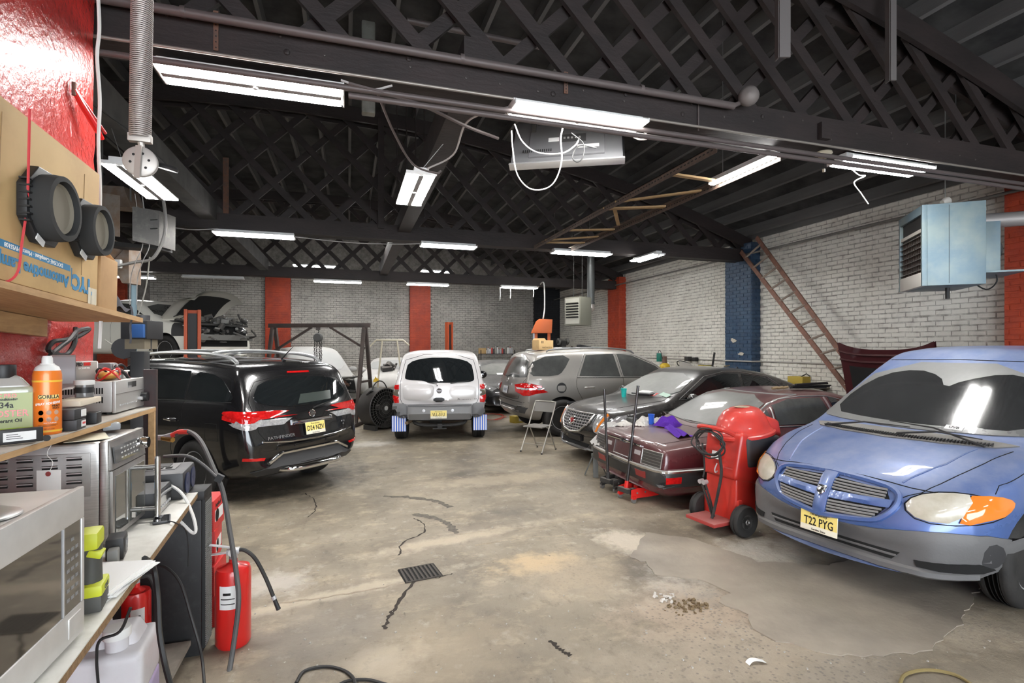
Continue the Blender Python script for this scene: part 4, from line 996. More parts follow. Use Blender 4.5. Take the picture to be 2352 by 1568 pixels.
C.patch('B', [(-.40, .51), (-.62, .51), (-.62, .43), (-.40, .43)], 'fog_lamp', M('dim_red_lens'), .048)
C.mirror_('R', -.10, .97, black_pl, (.16, .20, .20)); C.wheels(.21, .19, 'ten')
# hood hinged at the nose, raised
def hood(u, v):
    y = (u - .5) * 1.56; z = v
    e = abs(y) / .78; flare = .26 * max(0, v - .55) * e ** 3
    return Vector((1.98 - .16 * v + .05 * math.sin(v * 3) - .04 * e * e, y * (1 - .10 * (1 - v)), .80 + 1.06 * v + flare))
mb = MB(); mb.grid(hood, 12, 10)
o0 = len(mb.v); mb.grid(lambda u, v: hood(u, v) - Vector((.035, 0, 0)), 12, 10)
o = mb.build('raised_hood', M('hood_burgundy', (.060, .010, .013), .35, coat=.4, dust=.12), C.t, smooth=True)
MB().grid(lambda u, v: hood(.09 + u * .82, .08 + v * .66) - Vector((.043, 0, 0)), 10, 8).build('hood_liner', M('hood_insulation', (.012, .012, .012), .9), o)
for v0 in (.80, .90): MB().tube([hood(u / 12, v0 + .02 * math.sin(u / 12 * 3.14)) - Vector((.045, 0, 0)) for u in range(13)], .016, 6).build('hood_rib', M('hood_burgundy'), o, smooth=True)
# ---- blue minivan ----------------------------------------------------
pv = M('blue_paint', (.060, .130, .37), .25, .35, coat=.8, dust=.50, dcol=(.42, .44, .50))
gv = M('scuffed_grey_bumper', (.125, .124, .126), .5, col2=(.10, .10, .102), ns=3, dust=.35, dcol=(.30, .285, .26), bump=.12, bs=60)
SP = dict(top=[(-2.4, .6), (-2.37, 1.0), (-2.25, 1.5), (-2.1, 1.74), (-1.5, 1.80), (-.3, 1.815), (.1, 1.78), (.36, 1.65), (1.16, 1.13), (1.3, 1.085), (1.6, 1.035), (1.95, .945), (2.16, .865), (2.26, .80), (2.33, .70), (2.385, .60), (2.4, .48)],
  bot=[(-2.4, .35), (-2.2, .27), (2.0, .22), (2.4, .25)], belt=[(-2.4, 1.0), (0, 1.0), (1.2, .97), (1.9, .86), (2.4, .64)],
  w=[(-2.4, .80), (-2.3, .95), (-1.8, .99), (1.3, .99), (1.8, .985), (2.1, .95), (2.28, .86), (2.37, .74), (2.4, .60)], bowF=.36, bowR=.08, tum=.26, crown=.06, wheels=[(-1.5, .83, .335, .41), (1.47, .85, .335, .405)])
V_LOC, V_HEAD = (5.765, 3.455), 189
C = Car('minivan', 'dusty blue minivan with grey bumper and cloudy headlights in the foreground', 'van', SP, V_LOC, V_HEAD, pv, scale=(1, .94, 1))
wind = M('van_windscreen', (.10, .10, .10), .10, dust=.55, dcol=(.36, .36, .35), coat=.6, dsc=.6)
wclean = M('wiped_glass', (.016, .017, .018), .04, dust=.12, dcol=(.2, .2, .2), coat=.8, dsc=.5)
C.patch('F', [(-.62, 1.64), (.62, 1.64), (.86, 1.15), (.80, 1.115), (0, 1.095), (-.80, 1.115), (-.86, 1.15)], 'windscreen', wind, .008, rnd=1, res=.045)
C.patch('F', [(-.76, 1.165), (-.73, 1.36), (-.56, 1.52), (-.28, 1.575), (-.04, 1.52), (.06, 1.42), (.16, 1.49), (.42, 1.56), (.64, 1.52), (.80, 1.28), (.80, 1.15), (.3, 1.135), (0, 1.13), (-.4, 1.14)], 'wiped_area', wclean, .0095, rnd=1, skirt=.0005)
C.line('F', [(-.65, 1.66), (0, 1.675), (.65, 1.66)], .008, seam, 'windscreen_gap')
cowl = [(1.36, -.70), (1.48, -.40), (1.53, 0), (1.48, .40), (1.36, .70), (1.24, .80), (1.27, .40), (1.30, 0), (1.27, -.40), (1.24, -.80)]
o = C.patch('T', cowl, 'cowl_panel', M('cowl_grey', (.10, .10, .10), .7, dust=.5), .008)
mb = MB()
for k in range(62):
    y = -.66 + k * 1.32 / 61; xx = 1.46 - .14 * (y / .7) ** 2
    p, n = C.hit('T', xx, y); mb.bar(p + Vector((-.045, 0, .016)), p + Vector((.045, .02, .012)), .009, .008)
mb.build('cowl_slats', black_pl, o)
C.wiper('T', (1.40, -.62), (1.33, .10), .05); C.wiper('T', (1.44, .05), (1.36, .62), .05)
C.wiper('T', (1.42, .66), (1.26, -.10), .06)
C.line('T', [(1.34, .80), (1.75, .74), (2.10, .62), (2.20, .50)], .006, seam, 'hood_gap', sm=1, mir=True)
C.line('F', [(-.84, .80), (-.6, .80), (-.3, .835), (0, .842), (.3, .835), (.6, .80), (.84, .80)], .007, seam, 'hood_gap', sm=1)
for s in (1, -1): C.line('T', [(1.45, s * .62), (1.8, s * .58), (2.12, s * .46)], .009, pv, 'hood_crease', -.003)
# grille: four openings with slats
gx = lambda s, q: [(s * a, b) for a, b in q]
for s in (1, -1):
    for nm, q, zs in (('u', [(.055, .80), (.40, .78), (.44, .715), (.055, .705)], (.785, .766, .747, .728)), ('l', [(.055, .655), (.43, .665), (.38, .60), (.055, .555)], (.64, .62, .60, .58))):
        o = C.patch('F', gx(s, q), 'grille_opening', well_m, .006)
        for i, z in enumerate(zs):
            e = .41 if nm == 'u' else .41 - i * .015
            z1 = z - .012 if nm == 'u' else z + .008
            C.line('F', [(s * .055, z - .004), (s * e, z1)], .0085, M('slat_grey', (.20, .20, .20), .5, dust=.3), 'grille_slat', .016, parent=o)
    C.patch('F', gx(s, [(.05, .705), (.46, .715), (.45, .665), (.05, .655)]), 'grille_bar', pv, .022, .012, .03)
    C.line('F', gx(s, [(.0, .825), (.26, .815), (.47, .785), (.50, .70), (.44, .61), (.36, .565), (0, .53)]), .022, pv, 'grille_surround', .012, sm=2)
C.patch('F', [(-.055, .82), (.055, .82), (.05, .53), (-.05, .53)], 'grille_bar', pv, .026, .014, .03)
p, n = C.hit('F', 0, .685); fm = face(n, (0, 1, 0))
e = MB().prism([(-.036, .040), (.036, .040), (.034, -.01), (0, -.045), (-.034, -.01)], .012, p + n * .036, fm).build('emblem', chrome, C.t, bevel=.002)
for s in (1, -1): MB().tube([p + n * .05 + fm @ Vector(q) for q in ((s * .008, .02, 0), (s * .026, .028, 0), (s * .028, .002, 0), (s * .016, -.006, 0))], .006, 6).build('emblem_horn', M('emblem_grey', (.45, .45, .46), .3, .9), e)
hl = M('cloudy_headlamp', (.58, .55, .47), .28, coat=.6, col2=(.42, .385, .29), ns=7, dust=.2)
for s in (1, -1):
    C.patch('F', gx(s, [(.52, .69), (.56, .765), (.70, .805), (.845, .805), (.80, .63), (.62, .62)]), 'head_lamp', hl, .014, .02, .06, rnd=1, res=.035)
    C.patch('F', gx(s, [(.835, .80), (.88, .795), (.945, .74), (.925, .67), (.84, .63), (.80, .635)]), 'turn_signal', amber, .012, .018, .05, res=.035)
    sd = {1: 'L', -1: 'R'}[s]
    C.patch(sd, [(2.03, .66), (2.02, .80), (1.86, .81), (1.74, .775), (1.77, .72), (1.88, .67)], 'turn_signal', amber, .010, .014, .05, rnd=1)
    C.line('F', gx(s, [(.51, .69), (.56, .775), (.70, .815), (.87, .81), (.965, .74), (.94, .66), (.84, .62), (.62, .61)]), .0055, seam, 'lamp_gap', .004, closed=True, sm=1)
lo = [(-.98, .545), (-.80, .575), (-.55, .545), (-.35, .515), (0, .505), (.35, .515), (.55, .545), (.80, .575), (.98, .545), (.97, .34), (.80, .27), (-.80, .27), (-.97, .34)]
C.patch('F', lo, 'bumper', gv, .014, .012, .05, rnd=1, res=.05)
for sd in ('L', 'R'): C.patch(sd, [(2.12, .26), (2.10, .56), (1.97, .565), (1.80, .535), (1.86, .34), (1.94, .27)], 'bumper_side', gv, .016, .008, .05)
C.patch('F', [(-.52, .385), (.52, .385), (.47, .325), (-.47, .325)], 'lower_intake', well_m, .034)
C.line('F', [(-.50, .357), (.50, .357)], .009, gv, 'intake_bar', .034)
C.line('F', [(-.84, .29), (-.4, .275), (.4, .275), (.84, .29)], .032, gv, 'bumper_lip', .010)
for s in (1, -1): C.patch('F', gx(s, [(.60, .36), (.86, .385), (.90, .35), (.86, .325), (.62, .318)]), 'fog_opening', well_m, .034)
C.plate('F', 0, .455, 'T22 PYG', .085, tilt=(1, 0, .06))
C.patch('L', [(2.0, .36), (1.99, .50), (1.90, .52), (1.84, .42), (1.90, .35)], 'bumper_scuff', M('black_scuff', (.03, .03, .032), .6), .026, rnd=1)
for sd in ('L', 'R'):
    C.patch(sd, [(-2.1, 1.07), (-2.0, 1.5), (-1.0, 1.56), (-1.0, 1.05)], 'quarter_window', glass_m, .006)
    C.patch(sd, [(-.9, 1.05), (-.9, 1.56), (-.05, 1.56), (-.05, 1.05)], 'rear_door_window', glass_m, .006)
    C.patch(sd, [(.05, 1.05), (.05, 1.55), (.32, 1.46), (.98, 1.06)], 'front_door_window', glass_m, .006)
    C.line(sd, [(1.0, 1.06), (1.02, .6), (1.0, .3)], .006, seam, 'door_gap'); C.line(sd, [(1.28, .99), (1.80, .87), (1.86, .82)], .005, seam, 'fender_gap')
C.mirror_('L', .92, 1.08, pv); C.wheels(.22, .2, 'ten')
p, n = C.hit('F', .34, 1.13); o = MB().box((0, 0, 0), (.13, .055, .001)).build('dash_paper', M('white_paper', (.8, .8, .79), .7), C.t); o.location = p + n * .012; o.rotation_euler = face(n, (0, 1, 0)).to_euler()
text('UVB', .04, ink, o, (0, 0, .002), Matrix.Identity(3), 'print')
VAN = C
# ---- background cars ------------------------------------------------
def simple_car(name, label, sp, loc, head, paint, z=0, glass=None, kind='sedan', wheels=True, pitch=0, roll=0):
    C = Car(name, label, 'car', sp, loc, head, paint, z=z, pitch=pitch, roll=roll); g = glass or dgl2; h = max(a[1] for a in sp['top']); b = interp(sp['belt'], 0)
    C.patch('F', [(-.58, h - .12), (.58, h - .12), (.76, b + .10), (0, b + .07), (-.76, b + .10)], 'windscreen', g, .008, rnd=1)
    C.patch('B', [(-.56, h - .13), (.56, h - .13), (.72, b + .16), (-.72, b + .16)], 'rear_window', g, .008, rnd=1)
    for sd in ('L', 'R'):
        C.patch(sd, [(-1.0, b + .07), (-.7, h - .17), (-.22, h - .12), (-.2, b + .06)], 'rear_door_window', g, .006)
        C.patch(sd, [(-.12, b + .06), (-.14, h - .12), (.16, h - .14), (.84, b + .06)], 'front_door_window', g, .006)
        C.line(sd, [(-.17, h - .1), (-.16, b), (-.14, .35)], .005, seam, 'door_gap'); C.line(sd, [(.92, b + .04), (.95, .6), (.9, .35)], .005, seam, 'door_gap')
    C.mirror_('L', .76, b + .05, paint); C.mirror_('R', .76, b + .05, paint)
    if wheels: C.wheels(.22, .2, 'ten')
    return C
SED = dict(top=[(-2.3, .7), (-2.27, .95), (-2.2, 1.05), (-1.7, 1.1), (-1.0, 1.36), (-.5, 1.43), (0, 1.44), (.35, 1.40), (1.1, 1.02), (1.25, .98), (2.0, .84), (2.2, .74), (2.28, .6), (2.3, .45)],
  bot=[(-2.3, .38), (-2.1, .25), (2.1, .2), (2.3, .24)], belt=[(-2.3, .9), (0, .93), (1.2, .87), (2.3, .62)], w=[(-2.3, .66), (-2.2, .84), (-1.5, .89), (1.5, .89), (2.0, .86), (2.2, .76), (2.3, .58)], bowF=.24, bowR=.1, tum=.34, crown=.045, wheels=[(-1.35, .78, .32, .38), (1.35, .78, .32, .38)])
# dark sedan between the two SUVs
pd = M('dark_grey_paint', (.018, .018, .02), .25, coat=.8, dust=.5, dcol=(.36, .35, .34))
C = simple_car('sedan', 'dark dusty sedan facing out between the silver and pewter SUVs', SED, (4.45, 15.7), -94, pd, glass=dusty_glass)
C.patch('F', [(-.42, .68), (.42, .68), (.30, .52), (-.30, .52)], 'grille', black_pl, .01); C.line('F', [(-.46, .70), (-.25, .62), (0, .58), (.25, .62), (.46, .70)], .02, dchrome, 'grille_chrome', .012, sm=1)
for s in (1, -1): C.patch('F', [(s * a, b) for a, b in ((.46, .70), (.72, .76), (.78, .70), (.60, .62))], 'head_lamp', clear_lens, .012, .01)
C.patch('F', [(-.4, .36), (.4, .36), (.36, .26), (-.36, .26)], 'lower_intake', well_m, .01)
p, n = C.hit('F', -.1, 1.03); o = MB().box((0, 0, 0), (.30, .12, .002)).build('dash_paper', M('white_paper'), C.t); o.location = p + n * .012; o.rotation_euler = face(n, (0, 1, 0)).to_euler()
# grey dusty SUV without its nose, behind the gantry hoist
SUVD = dict(top=[(-2.2, .7), (-2.15, 1.2), (-2.0, 1.6), (-1.7, 1.7), (-.4, 1.72), (.1, 1.68), (.35, 1.6), (1.1, 1.12), (1.2, 1.02), (1.7, .96), (1.95, .9), (2.0, .6)], bot=[(-2.2, .36), (2.0, .34)], belt=[(-2.2, 1.02), (1.1, 1.0), (2.0, .84)],
  w=[(-2.2, .8), (-2.0, .9), (1.6, .9), (2.0, .84)], bowF=.05, bowR=.1, tum=.26, wheels=[(-1.35, .78, .36, .42), (1.35, .78, .36, .44)])
pg = M('dusty_grey_paint', (.36, .36, .35), .5, dust=.6, dcol=(.46, .45, .43))
gscr = M('caked_glass', (.36, .37, .36), .3, dust=.6, dcol=(.45, .45, .44))
C = simple_car('suv', 'dust-caked grey SUV with its front bumper removed, behind the chain hoist', SUVD, (-1.0, 15.75), -76, pg, z=.12, glass=gscr)
steel_d = M('engine_black', (.02, .02, .02), .6, dust=.4); steel_g = M('engine_grey', (.22, .22, .21), .5, .5)
C.patch('F', [(-.70, .92), (.70, .92), (.74, .50), (-.74, .50)], 'engine_bay', well_m, .012)
def clutter(parent, c, d, n, mats, name, seed, s0=.04, s1=.16):
    random.seed(seed)
    for k, m in enumerate(mats):
        for i in range(n):
            mb = MB(); p = Vector(c) + Vector([random.uniform(-1, 1) * q / 2 for q in d]); s = random.uniform(s0, s1)
            if i % 3 == 0: mb.tube(curve([p, p + Vector((random.uniform(-1, 1), random.uniform(-1, 1), random.uniform(-.3, .3))) * s * 1.6, p + Vector((random.uniform(-1, 1), random.uniform(-1, 1), random.uniform(-.2, .8))) * s * 2], 4), s * .14, 6)
            elif i % 3 == 1: mb.cyl(p, p + Vector((random.uniform(-1, 1), random.uniform(-1, 1), .4)).normalized() * s, s * .4, n=10)
            else: mb.box(p, (s, s * random.uniform(.4, 1.2), s * random.uniform(.4, 1)), rot(random.uniform(-20, 20), random.uniform(-20, 20), random.uniform(0, 90)))
            mb.build(name, m, parent)
clutter(C.t, (2.02, 0, .72), (.16, 1.25, .36), 16, [steel_d, steel_g, rusty], 'engine_part', 3)
MB().bar((2.03, -.72, .48), (2.03, .72, .48), .06, .10).bar((2.0, -.7, .92), (2.0, .7, .92), .05, .05).build('radiator_support', steel_g, C.t)
MB().box((2.1, -.1, .78), (.02, .16, .13)).build('tag_card', M('white_paper'), C.t)
# white car up on the lift, hood open
pw_ = M('white_paint', (.88, .86, .78), .3, coat=.5, dust=.06, dcol=(.4, .38, .34))
BM = dict(SED); BM['top'] = [(-2.3, .7), (-2.27, .95), (-2.2, 1.05), (-1.75, 1.1), (-1.0, 1.38), (-.5, 1.47), (0, 1.48), (.35, 1.43), (1.1, 1.04), (1.25, .98), (1.75, .92), (1.95, .85), (2.0, .62), (2.02, .5)]; BM['w'] = [(-2.3, .66), (-2.2, .84), (-1.5, .89), (1.7, .89), (2.02, .84)]; BM['bowF'] = .05
LZ = 1.42
C = simple_car('sedan', 'white car raised on the lift with its hood open and nose stripped', BM, (-4.35, 14.15), -33, pw_, z=LZ, glass=dgl2)
C.patch('T', [(1.28, -.7), (1.28, .7), (1.96, .68), (1.96, -.68)], 'engine_bay', well_m, .008)
C.patch('F', [(-.72, .84), (.72, .84), (.74, .40), (-.74, .40)], 'front_opening', well_m, .012)
clutter(C.t, (1.75, 0, .95), (.7, 1.25, .14), 20, [steel_d, steel_g], 'engine_part', 5, .05, .2)
clutter(C.t, (2.06, 0, .66), (.14, 1.3, .26), 14, [steel_d, steel_g], 'engine_part', 6, .05, .16)
MB().bar((2.1, -.74, .60), (2.1, .74, .60), .05, .12).build('bumper_beam', steel_g, C.t); MB().bar((2.0, -.7, .88), (2.0, .7, .88), .06, .04).build('radiator_support', steel_d, C.t)
for s in (1, -1): C.patch('F', [(s * a, b) for a, b in ((.40, .80), (.74, .82), (.76, .70), (.44, .68))], 'head_lamp', M('dark_lamp', (.05, .05, .055), .1, coat=1), .04, .02)
def bhood(u, v):
    y = (u - .5) * 1.5; w = 1 - .35 * abs(u - .5) * 2 * v
    return Vector((1.12 + .80 * v - .02, y * (1 - .10 * v), 1.02 + .62 * v + .10 * math.sin(v * 3.1) - .22 * v * v * (abs(u - .5) * 2) ** 3))
mb = MB(); mb.grid(bhood, 12, 10); mb.grid(lambda u, v: bhood(u, v) + Vector((.02, 0, -.045)), 12, 10)
o = mb.build('open_hood', M('hood_inner', (.50, .48, .43), .6, dust=.3), C.t, smooth=True)
MB().grid(lambda u, v: bhood(.16 + .68 * u, .14 + .66 * v) + Vector((.028, 0, -.056)), 8, 8).build('hood_liner', M('hood_insulation'), o)
for s in (.15, .85): MB().tube([bhood(s, .02), bhood(s, .5) + Vector((-.1, 0, -.3))], .012, 6).build('gas_strut', black_pl, C.t)
C.patch('R', [(1.55, .62), (1.9, .62), (1.9, .88), (1.5, .90)], 'fender_panel', M('missing_fender', (.05, .05, .05), .7), .008)
# two-post lift
lift_o = M('lift_orange', (.46, .075, .02), .5, dust=.2, dcol=(.2, .12, .08), dirt=.3)
lift_k = M('lift_dark', (.03, .03, .032), .6)
def lift_post(u, d, top, label, w=.30):
    p = at(u, 800, d=d); t = thing('lift_post', label, 'car lift', (p.x, p.y, 0), 12, 'two-post lift columns')
    MB().box((0, 0, top / 2), (w, .06, top)).box((-w / 2 + .03, -.12, top / 2), (.06, .24, top)).box((w / 2 - .03, -.12, top / 2), (.06, .24, top)).build('column', lift_o, t, bevel=.006)
    MB().box((0, 0, .012), (.5, .6, .024)).build('base_plate', lift_o, t)
    MB().box((0, -.10, top * .5), (w - .14, .12, top * .94)).build('carriage_slot', lift_k, t)
    MB().box((0, -.16, 1.30), (w - .02, .16, .5)).build('carriage', lift_k, t)
    return t
lift_post(443, 10.9, 2.58, 'orange lift column in front of the raised white car')
lift_post(1029, 19.3, 2.74, 'slim orange column rising behind the silver boxy SUV', .22)
# crumpled white car at the back
C = simple_car('sedan', 'crumpled pale car nose-up behind the tubular white rack', SED, (1.45, 17.4), -100, M('pale_wreck_paint', (.56, .55, .53), .45, dust=.4, dcol=(.5, .48, .45)), z=.06, pitch=-4, glass=gscr)
clutter(C.t, (1.4, .2, 1.05), (.8, .9, .12), 9, [steel_d], 'crumpled_metal', 9, .1, .25)
# ================================================================ WORKBENCH AND SHELVES, LEFT
BZ, BX, SZ, SX = .95, -.80, 1.449, -1.05
melam = M('white_worktop', (.78, .77, .72), .4, col2=(.66, .64, .58), ns=6, dirt=.35, dirtc=(.35, .32, .27), ds=9)
chip = M('chipboard_edge', (.32, .20, .10), .85, col2=(.20, .12, .06), ns=60, bump=.4, bs=120)
ply = M('plywood', (.52, .33, .16), .7, col2=(.40, .24, .11), ns=5, stretch=(8, 1, 8), dirt=.4, dirtc=(.18, .11, .06), ds=4)
dshelf = M('dusty_shelf_top', (.50, .47, .42), .8, col2=(.38, .35, .31), ns=8)
steel = M('brushed_stainless', (.52, .51, .49), .30, .95, col2=(.42, .41, .40), ns=14, stretch=(1, 1, 12))
dsteel = M('dull_stainless', (.40, .385, .37), .42, .85, col2=(.30, .29, .28), ns=8)
paper = M('white_paper', (.8, .8, .79), .7)
kraft = M('corrugated_cardboard', (.60, .41, .19), .8, col2=(.53, .35, .16), ns=3, dirt=.2, dirtc=(.30, .19, .09), ds=3)
kraft2 = M('brown_cardboard', (.50, .31, .15), .85, col2=(.42, .25, .12), ns=4, dirt=.25, dirtc=(.25, .15, .08), ds=4)
wcable, bcable = M('white_cable', (.75, .74, .71), .5), M('black_cable', (.015, .015, .015), .5)
t = thing('workbench', 'white-topped workbench along the left wall', 'workbench', (0, 0, 0))
BP = [(XP + .01, .45), (-.605, .45), (-.83, 3.42), (XP + .01, 3.42)]
MB().prism(BP, .004, (0, 0, BZ - .004)).build('worktop', melam, t)
MB().prism([(x - (.001 if x > -1 else 0), y) for x, y in BP], .0275, (0, 0, BZ - .032)).build('chipboard', chip, t)
MB().b2((-1.40, .5, 0), (-1.34, .56, BZ - .032)).build('leg', black_pl, t); MB().b2((-.90, .5, 0), (-.84, .56, BZ - .032)).build('leg', black_pl, t)
MB().b2((XP + .01, 2.35, .085), (-.86, 3.40, .11)).build('low_shelf', M('grey_plank', (.30, .27, .23), .9, col2=(.2, .18, .15), ns=6), t)
MB().b2((-1.40, 2.38, 0), (-1.30, 2.44, .085)).b2((-.98, 2.38, 0), (-.90, 2.44, .085)).build('shelf_block', chip, t)
# loudspeaker cabinet at the end of the bench
t = thing('speaker_cabinet', 'tall black loudspeaker cabinet with a perforated grille at the bench end', 'speaker', (0, 0, 0))
MB().b2((-1.38, 3.43, 0), (-.815, 3.62, .90)).b2((-1.38, 3.43, .90), (-.80, 3.62, BZ)).build('cabinet', M('scuffed_black', (.014, .014, .015), .5, dirt=.08, dirtc=(.2, .2, .2), ds=16), t, bevel=.004)
mb = MB(); MB().b2((-.815, 3.45, .03), (-.800, 3.60, .90)).build('grille_frame', black_pl, t)
for i in range(10):
    for k in range(70): mb.box((-.798, 3.462 + i * .0145, .045 + k * .012), (.004, .008, .006))
o = mb.build('grille_mesh', M('grille_grey', (.26, .26, .25), .5, .3), t); o['kind'] = 'stuff'
# shelves on the red wall
t = thing('wall_shelf', 'lower chipboard shelf crowded with cans and a silver receiver', 'shelf', (0, 0, 0))
MB().b2((XP + .012, .5, SZ - .005), (SX, 3.45, SZ)).build('board_top', dshelf, t); MB().b2((XP + .012, .5, SZ - .026), (SX + .002, 3.45, SZ - .0055)).build('board', ply, t)
MB().b2((SX - .062, 3.455, .97), (SX + .002, 3.48, 1.66)).build('end_panel', M('dark_panel', (.03, .022, .022), .5, dirt=.3, dirtc=(.15, .03, .03)), t); MB().b2((SX - .03, 3.43, .97), (SX, 3.452, SZ - .027)).build('upright', ply, t)
t = thing('wall_shelf', 'upper plywood shelf holding the big lamp carton', 'shelf', (0, 2.06, 1.985), rx=-2.6)
MB().b2((XP + .012, -1.6, -.012), (SX + .0, 1.20, .012)).build('board', ply, t)
MB().b2((XP + .012, -1.6, -.10), (XP + .05, 1.05, -.015)).build('cleat', ply, t)
MB().b2((XP + .012, .62, -.42), (XP + .035, .66, -.10)).build('bracket', black_pl, t)
# microwave ------------------------------------------------------
mw = thing('microwave', 'silver microwave oven with a dark door at the near end of the bench', 'microwave', (-.74, 1.26, BZ))
mwb = M('microwave_silver', (.66, .65, .63), .4, .35, col2=(.55, .54, .52), ns=5)
MB().b2((-.42, 0, .015), (-.012, .565, .425)).build('case', mwb, mw, bevel=.006)
MB().b2((-.012, 0, .34), (.006, .565, .43)).build('front_top_rail', mwb, mw, bevel=.004); MB().b2((-.012, 0, .012), (.006, .565, .10)).build('front_bottom_rail', mwb, mw, bevel=.004); MB().b2((-.012, .550, .10), (.006, .565, .34)).build('front_side_rail', mwb, mw, bevel=.003)
MB().b2((-.012, 0, .10), (.002, .452, .34)).build('door_glass', M('mirror_dark_glass', (.045, .038, .03), .05, .3, coat=1), mw)
MB().b2((-.012, .455, .10), (.003, .550, .34)).build('control_panel', M('panel_black', (.03, .028, .025), .15, coat=1), mw)
MB().b2((.002, .451, .10), (.005, .456, .34)).build('door_edge', alloy, mw)
MB().b2((.003, .470, .03), (.010, .54, .085)).build('door_button', mwb, mw, bevel=.004)
for i in range(7):
    for k in range(3):
        if i < 6 or k == 1: MB().box((.0035, .478 + k * .024, .135 + i * .027), (.001, .014, .009)).build('key', M('panel_print', (.22, .22, .22), .5), mw)
for x in (-.38, -.05):
    for y in (.04, .52): MB().cyl((x, y, 0), (x, y, .02), .015).build('foot', black_pl, mw)
t = MB().lathe([(0, .004), (.05, .005), (.085, .012), (.11, .004), (.112, .0), (.085, .007), (0, .0)], (0, 0, 0), None, 30).build('metal_cover', M('foil_grey', (.5, .5, .5), .35, .9), smooth=True); t.location = (-.86, 1.56, BZ + .428); t.scale = (.9, .8, 1); tag(t, 'crumpled shiny metal cover lying on the microwave', 'metal cover')
# toaster oven ---------------------------------------------------
to = thing('toaster_oven', 'stainless toaster oven with side vents and a long steel handle', 'oven', (-.955, 2.575, BZ))
MB().b2((-.43, 0, .02), (-.03, .40, .44)).build('case', steel, to, bevel=.012)
MB().b2((-.03, .0, .015), (.0, .40, .445)).build('front_frame', steel, to, bevel=.006)
MB().b2((0, .015, .025), (.012, .385, .315)).build('door_frame', dsteel, to, bevel=.004); 
MB().b2((.012, .04, .05), (.015, .17, .29)).build('door_glass', M('oven_glass', (.10, .105, .10), .05, .2, coat=1), to); MB().b2((.012, .19, .05), (.015, .36, .29)).build('door_glass', M('oven_glass'), to)
MB().prism([(0, .32), (.012, .32), (.0, .435)], .37, (0, .385, 0), Matrix(((1, 0, 0), (0, 0, -1), (0, 1, 0)))).build('control_face', dsteel, to)
MB().box((.012, .165, .378), (.006, .27, .07), rot(0, -6, 0)).build('display', M('display_grey', (.06, .06, .06), .2, coat=1), to)
for i in range(6):
    for k in range(3): MB().box((.0165 - k * .002, .10 + i * .033, .358 + k * .02), (.002, .018, .006)).build('key', M('key_pale', (.5, .5, .48), .5), to)
MB().cyl((.005, .355, .378), (.035, .355, .378), .028, .025, 20).build('knob', chrome, to, smooth=True)
o = MB().tube([(.075, .345, .02), (.075, .345, .31)], .013, 14).build('handle', chrome, to, smooth=True)
for z in (.06, .26): MB().tube([(.012, .345, z), (.075, .345, z)], .011, 10).build('handle_post', dsteel, o, smooth=True)
slot_m = M('vent_dark', (.01, .01, .01), .8)
MB().b2((-.40, -.003, .22), (-.06, .001, .40)).build('vent_plate', dsteel, to, bevel=.006)
for c in range(4):
    for r in range(5):
        z = .25 + r * .032; x = -.36 + c * .082
        o = MB().b2((x - .026, -.006, z - .006), (x + .026, .0, z + .002)).build('vent_slot', slot_m, to); MB().tube([(x - .026, -.007, z + .005), (x + .026, -.007, z + .005)], .004, 6).build('vent_hood', steel, o, smooth=True)
for x in (-.38, -.06):
    for y in (.04, .36): MB().cyl((x, y, 0), (x, y, .022), .015).build('foot', black_pl, to)
t = thing('price_tag', 'white string tag hanging over the oven vents', 'tag', at(112, 1075, d=1.92))
MB().box((0, 0, -.05), (.082, .002, .085), rot(0, 0, -12)).build('card', paper, t); MB().lathe([(.004, 0), (.009, 0), (.009, .002), (.004, .002)], (0, -.003, -.02), rot(90, 0, -12), 12).build('eyelet', M('eyelet_red', (.3, .06, .06), .5), t)
MB().tube(curve([(0, 0, -.02), (.01, .005, .02), (-.01, .01, .05), (.0, .02, .085)], 4), .0012, 5).build('string', wcable, t)
p = at(235, 1000, Z=BZ + .447); tag(MB().box(p + Vector((-.05, -.03, 0)), (.15, .22, .002), rot(0, 0, 25)).build('paper_sheet', M('cream_paper', (.75, .70, .55), .8)), 'cream paper sheet on the toaster oven', 'paper')
t = thing('clear_package', 'clear plastic parts package lying on the toaster oven', 'package', at(278, 985, Z=BZ + .447) + Vector((-.05, .0, .0)), 30)
MB().box((0, 0, .02), (.07, .15, .035)).build('shell', M('clear_plastic', (.55, .57, .58), .15, trans=.4), t, bevel=.01); MB().box((0, .02, .04), (.05, .05, .012)).build('insert', black_pl, t); MB().box((.01, .085, .03), (.04, .02, .03)).build('blue_cap', M('pale_blue', (.3, .5, .7), .4), t)
# cordless light, adapter, paper stack ------------------------------
lime = M('lime_plastic', (.55, .60, .03), .45)
t = thing('cordless_tool', 'lime green and grey cordless tool standing behind the microwave', 'power tool', (-.79, 2.0, BZ), 10); t.scale = (.8, .8, .74)
MB().box((0, 0, .035), (.10, .13, .07)).build('battery', M('tool_grey', (.07, .07, .065), .6), t, bevel=.01); MB().box((0, 0, .09), (.105, .135, .05)).build('base', lime, t, bevel=.012)
MB().tube([(0, 0, .1), (0, .02, .18), (0, .01, .27)], [.042, .036, .04], 12).build('grip', M('tool_grey'), t, smooth=True); MB().box((0, 0, .30), (.075, .12, .075)).build('head', lime, t, bevel=.015)
MB().box((.02, 0, .235), (.05, .06, .03), rot(0, 20, 0)).build('trigger', lime, t, bevel=.006); text('ONE', .03, M('tool_grey'), t, (.054, 0, .09), face((1, 0, 0), (0, 1, 0)), 'lettering')
t = thing('plug_adapter', 'black plug adapter with socket holes on the worktop', 'adapter', at(268, 1262, Z=BZ + .03), 12)
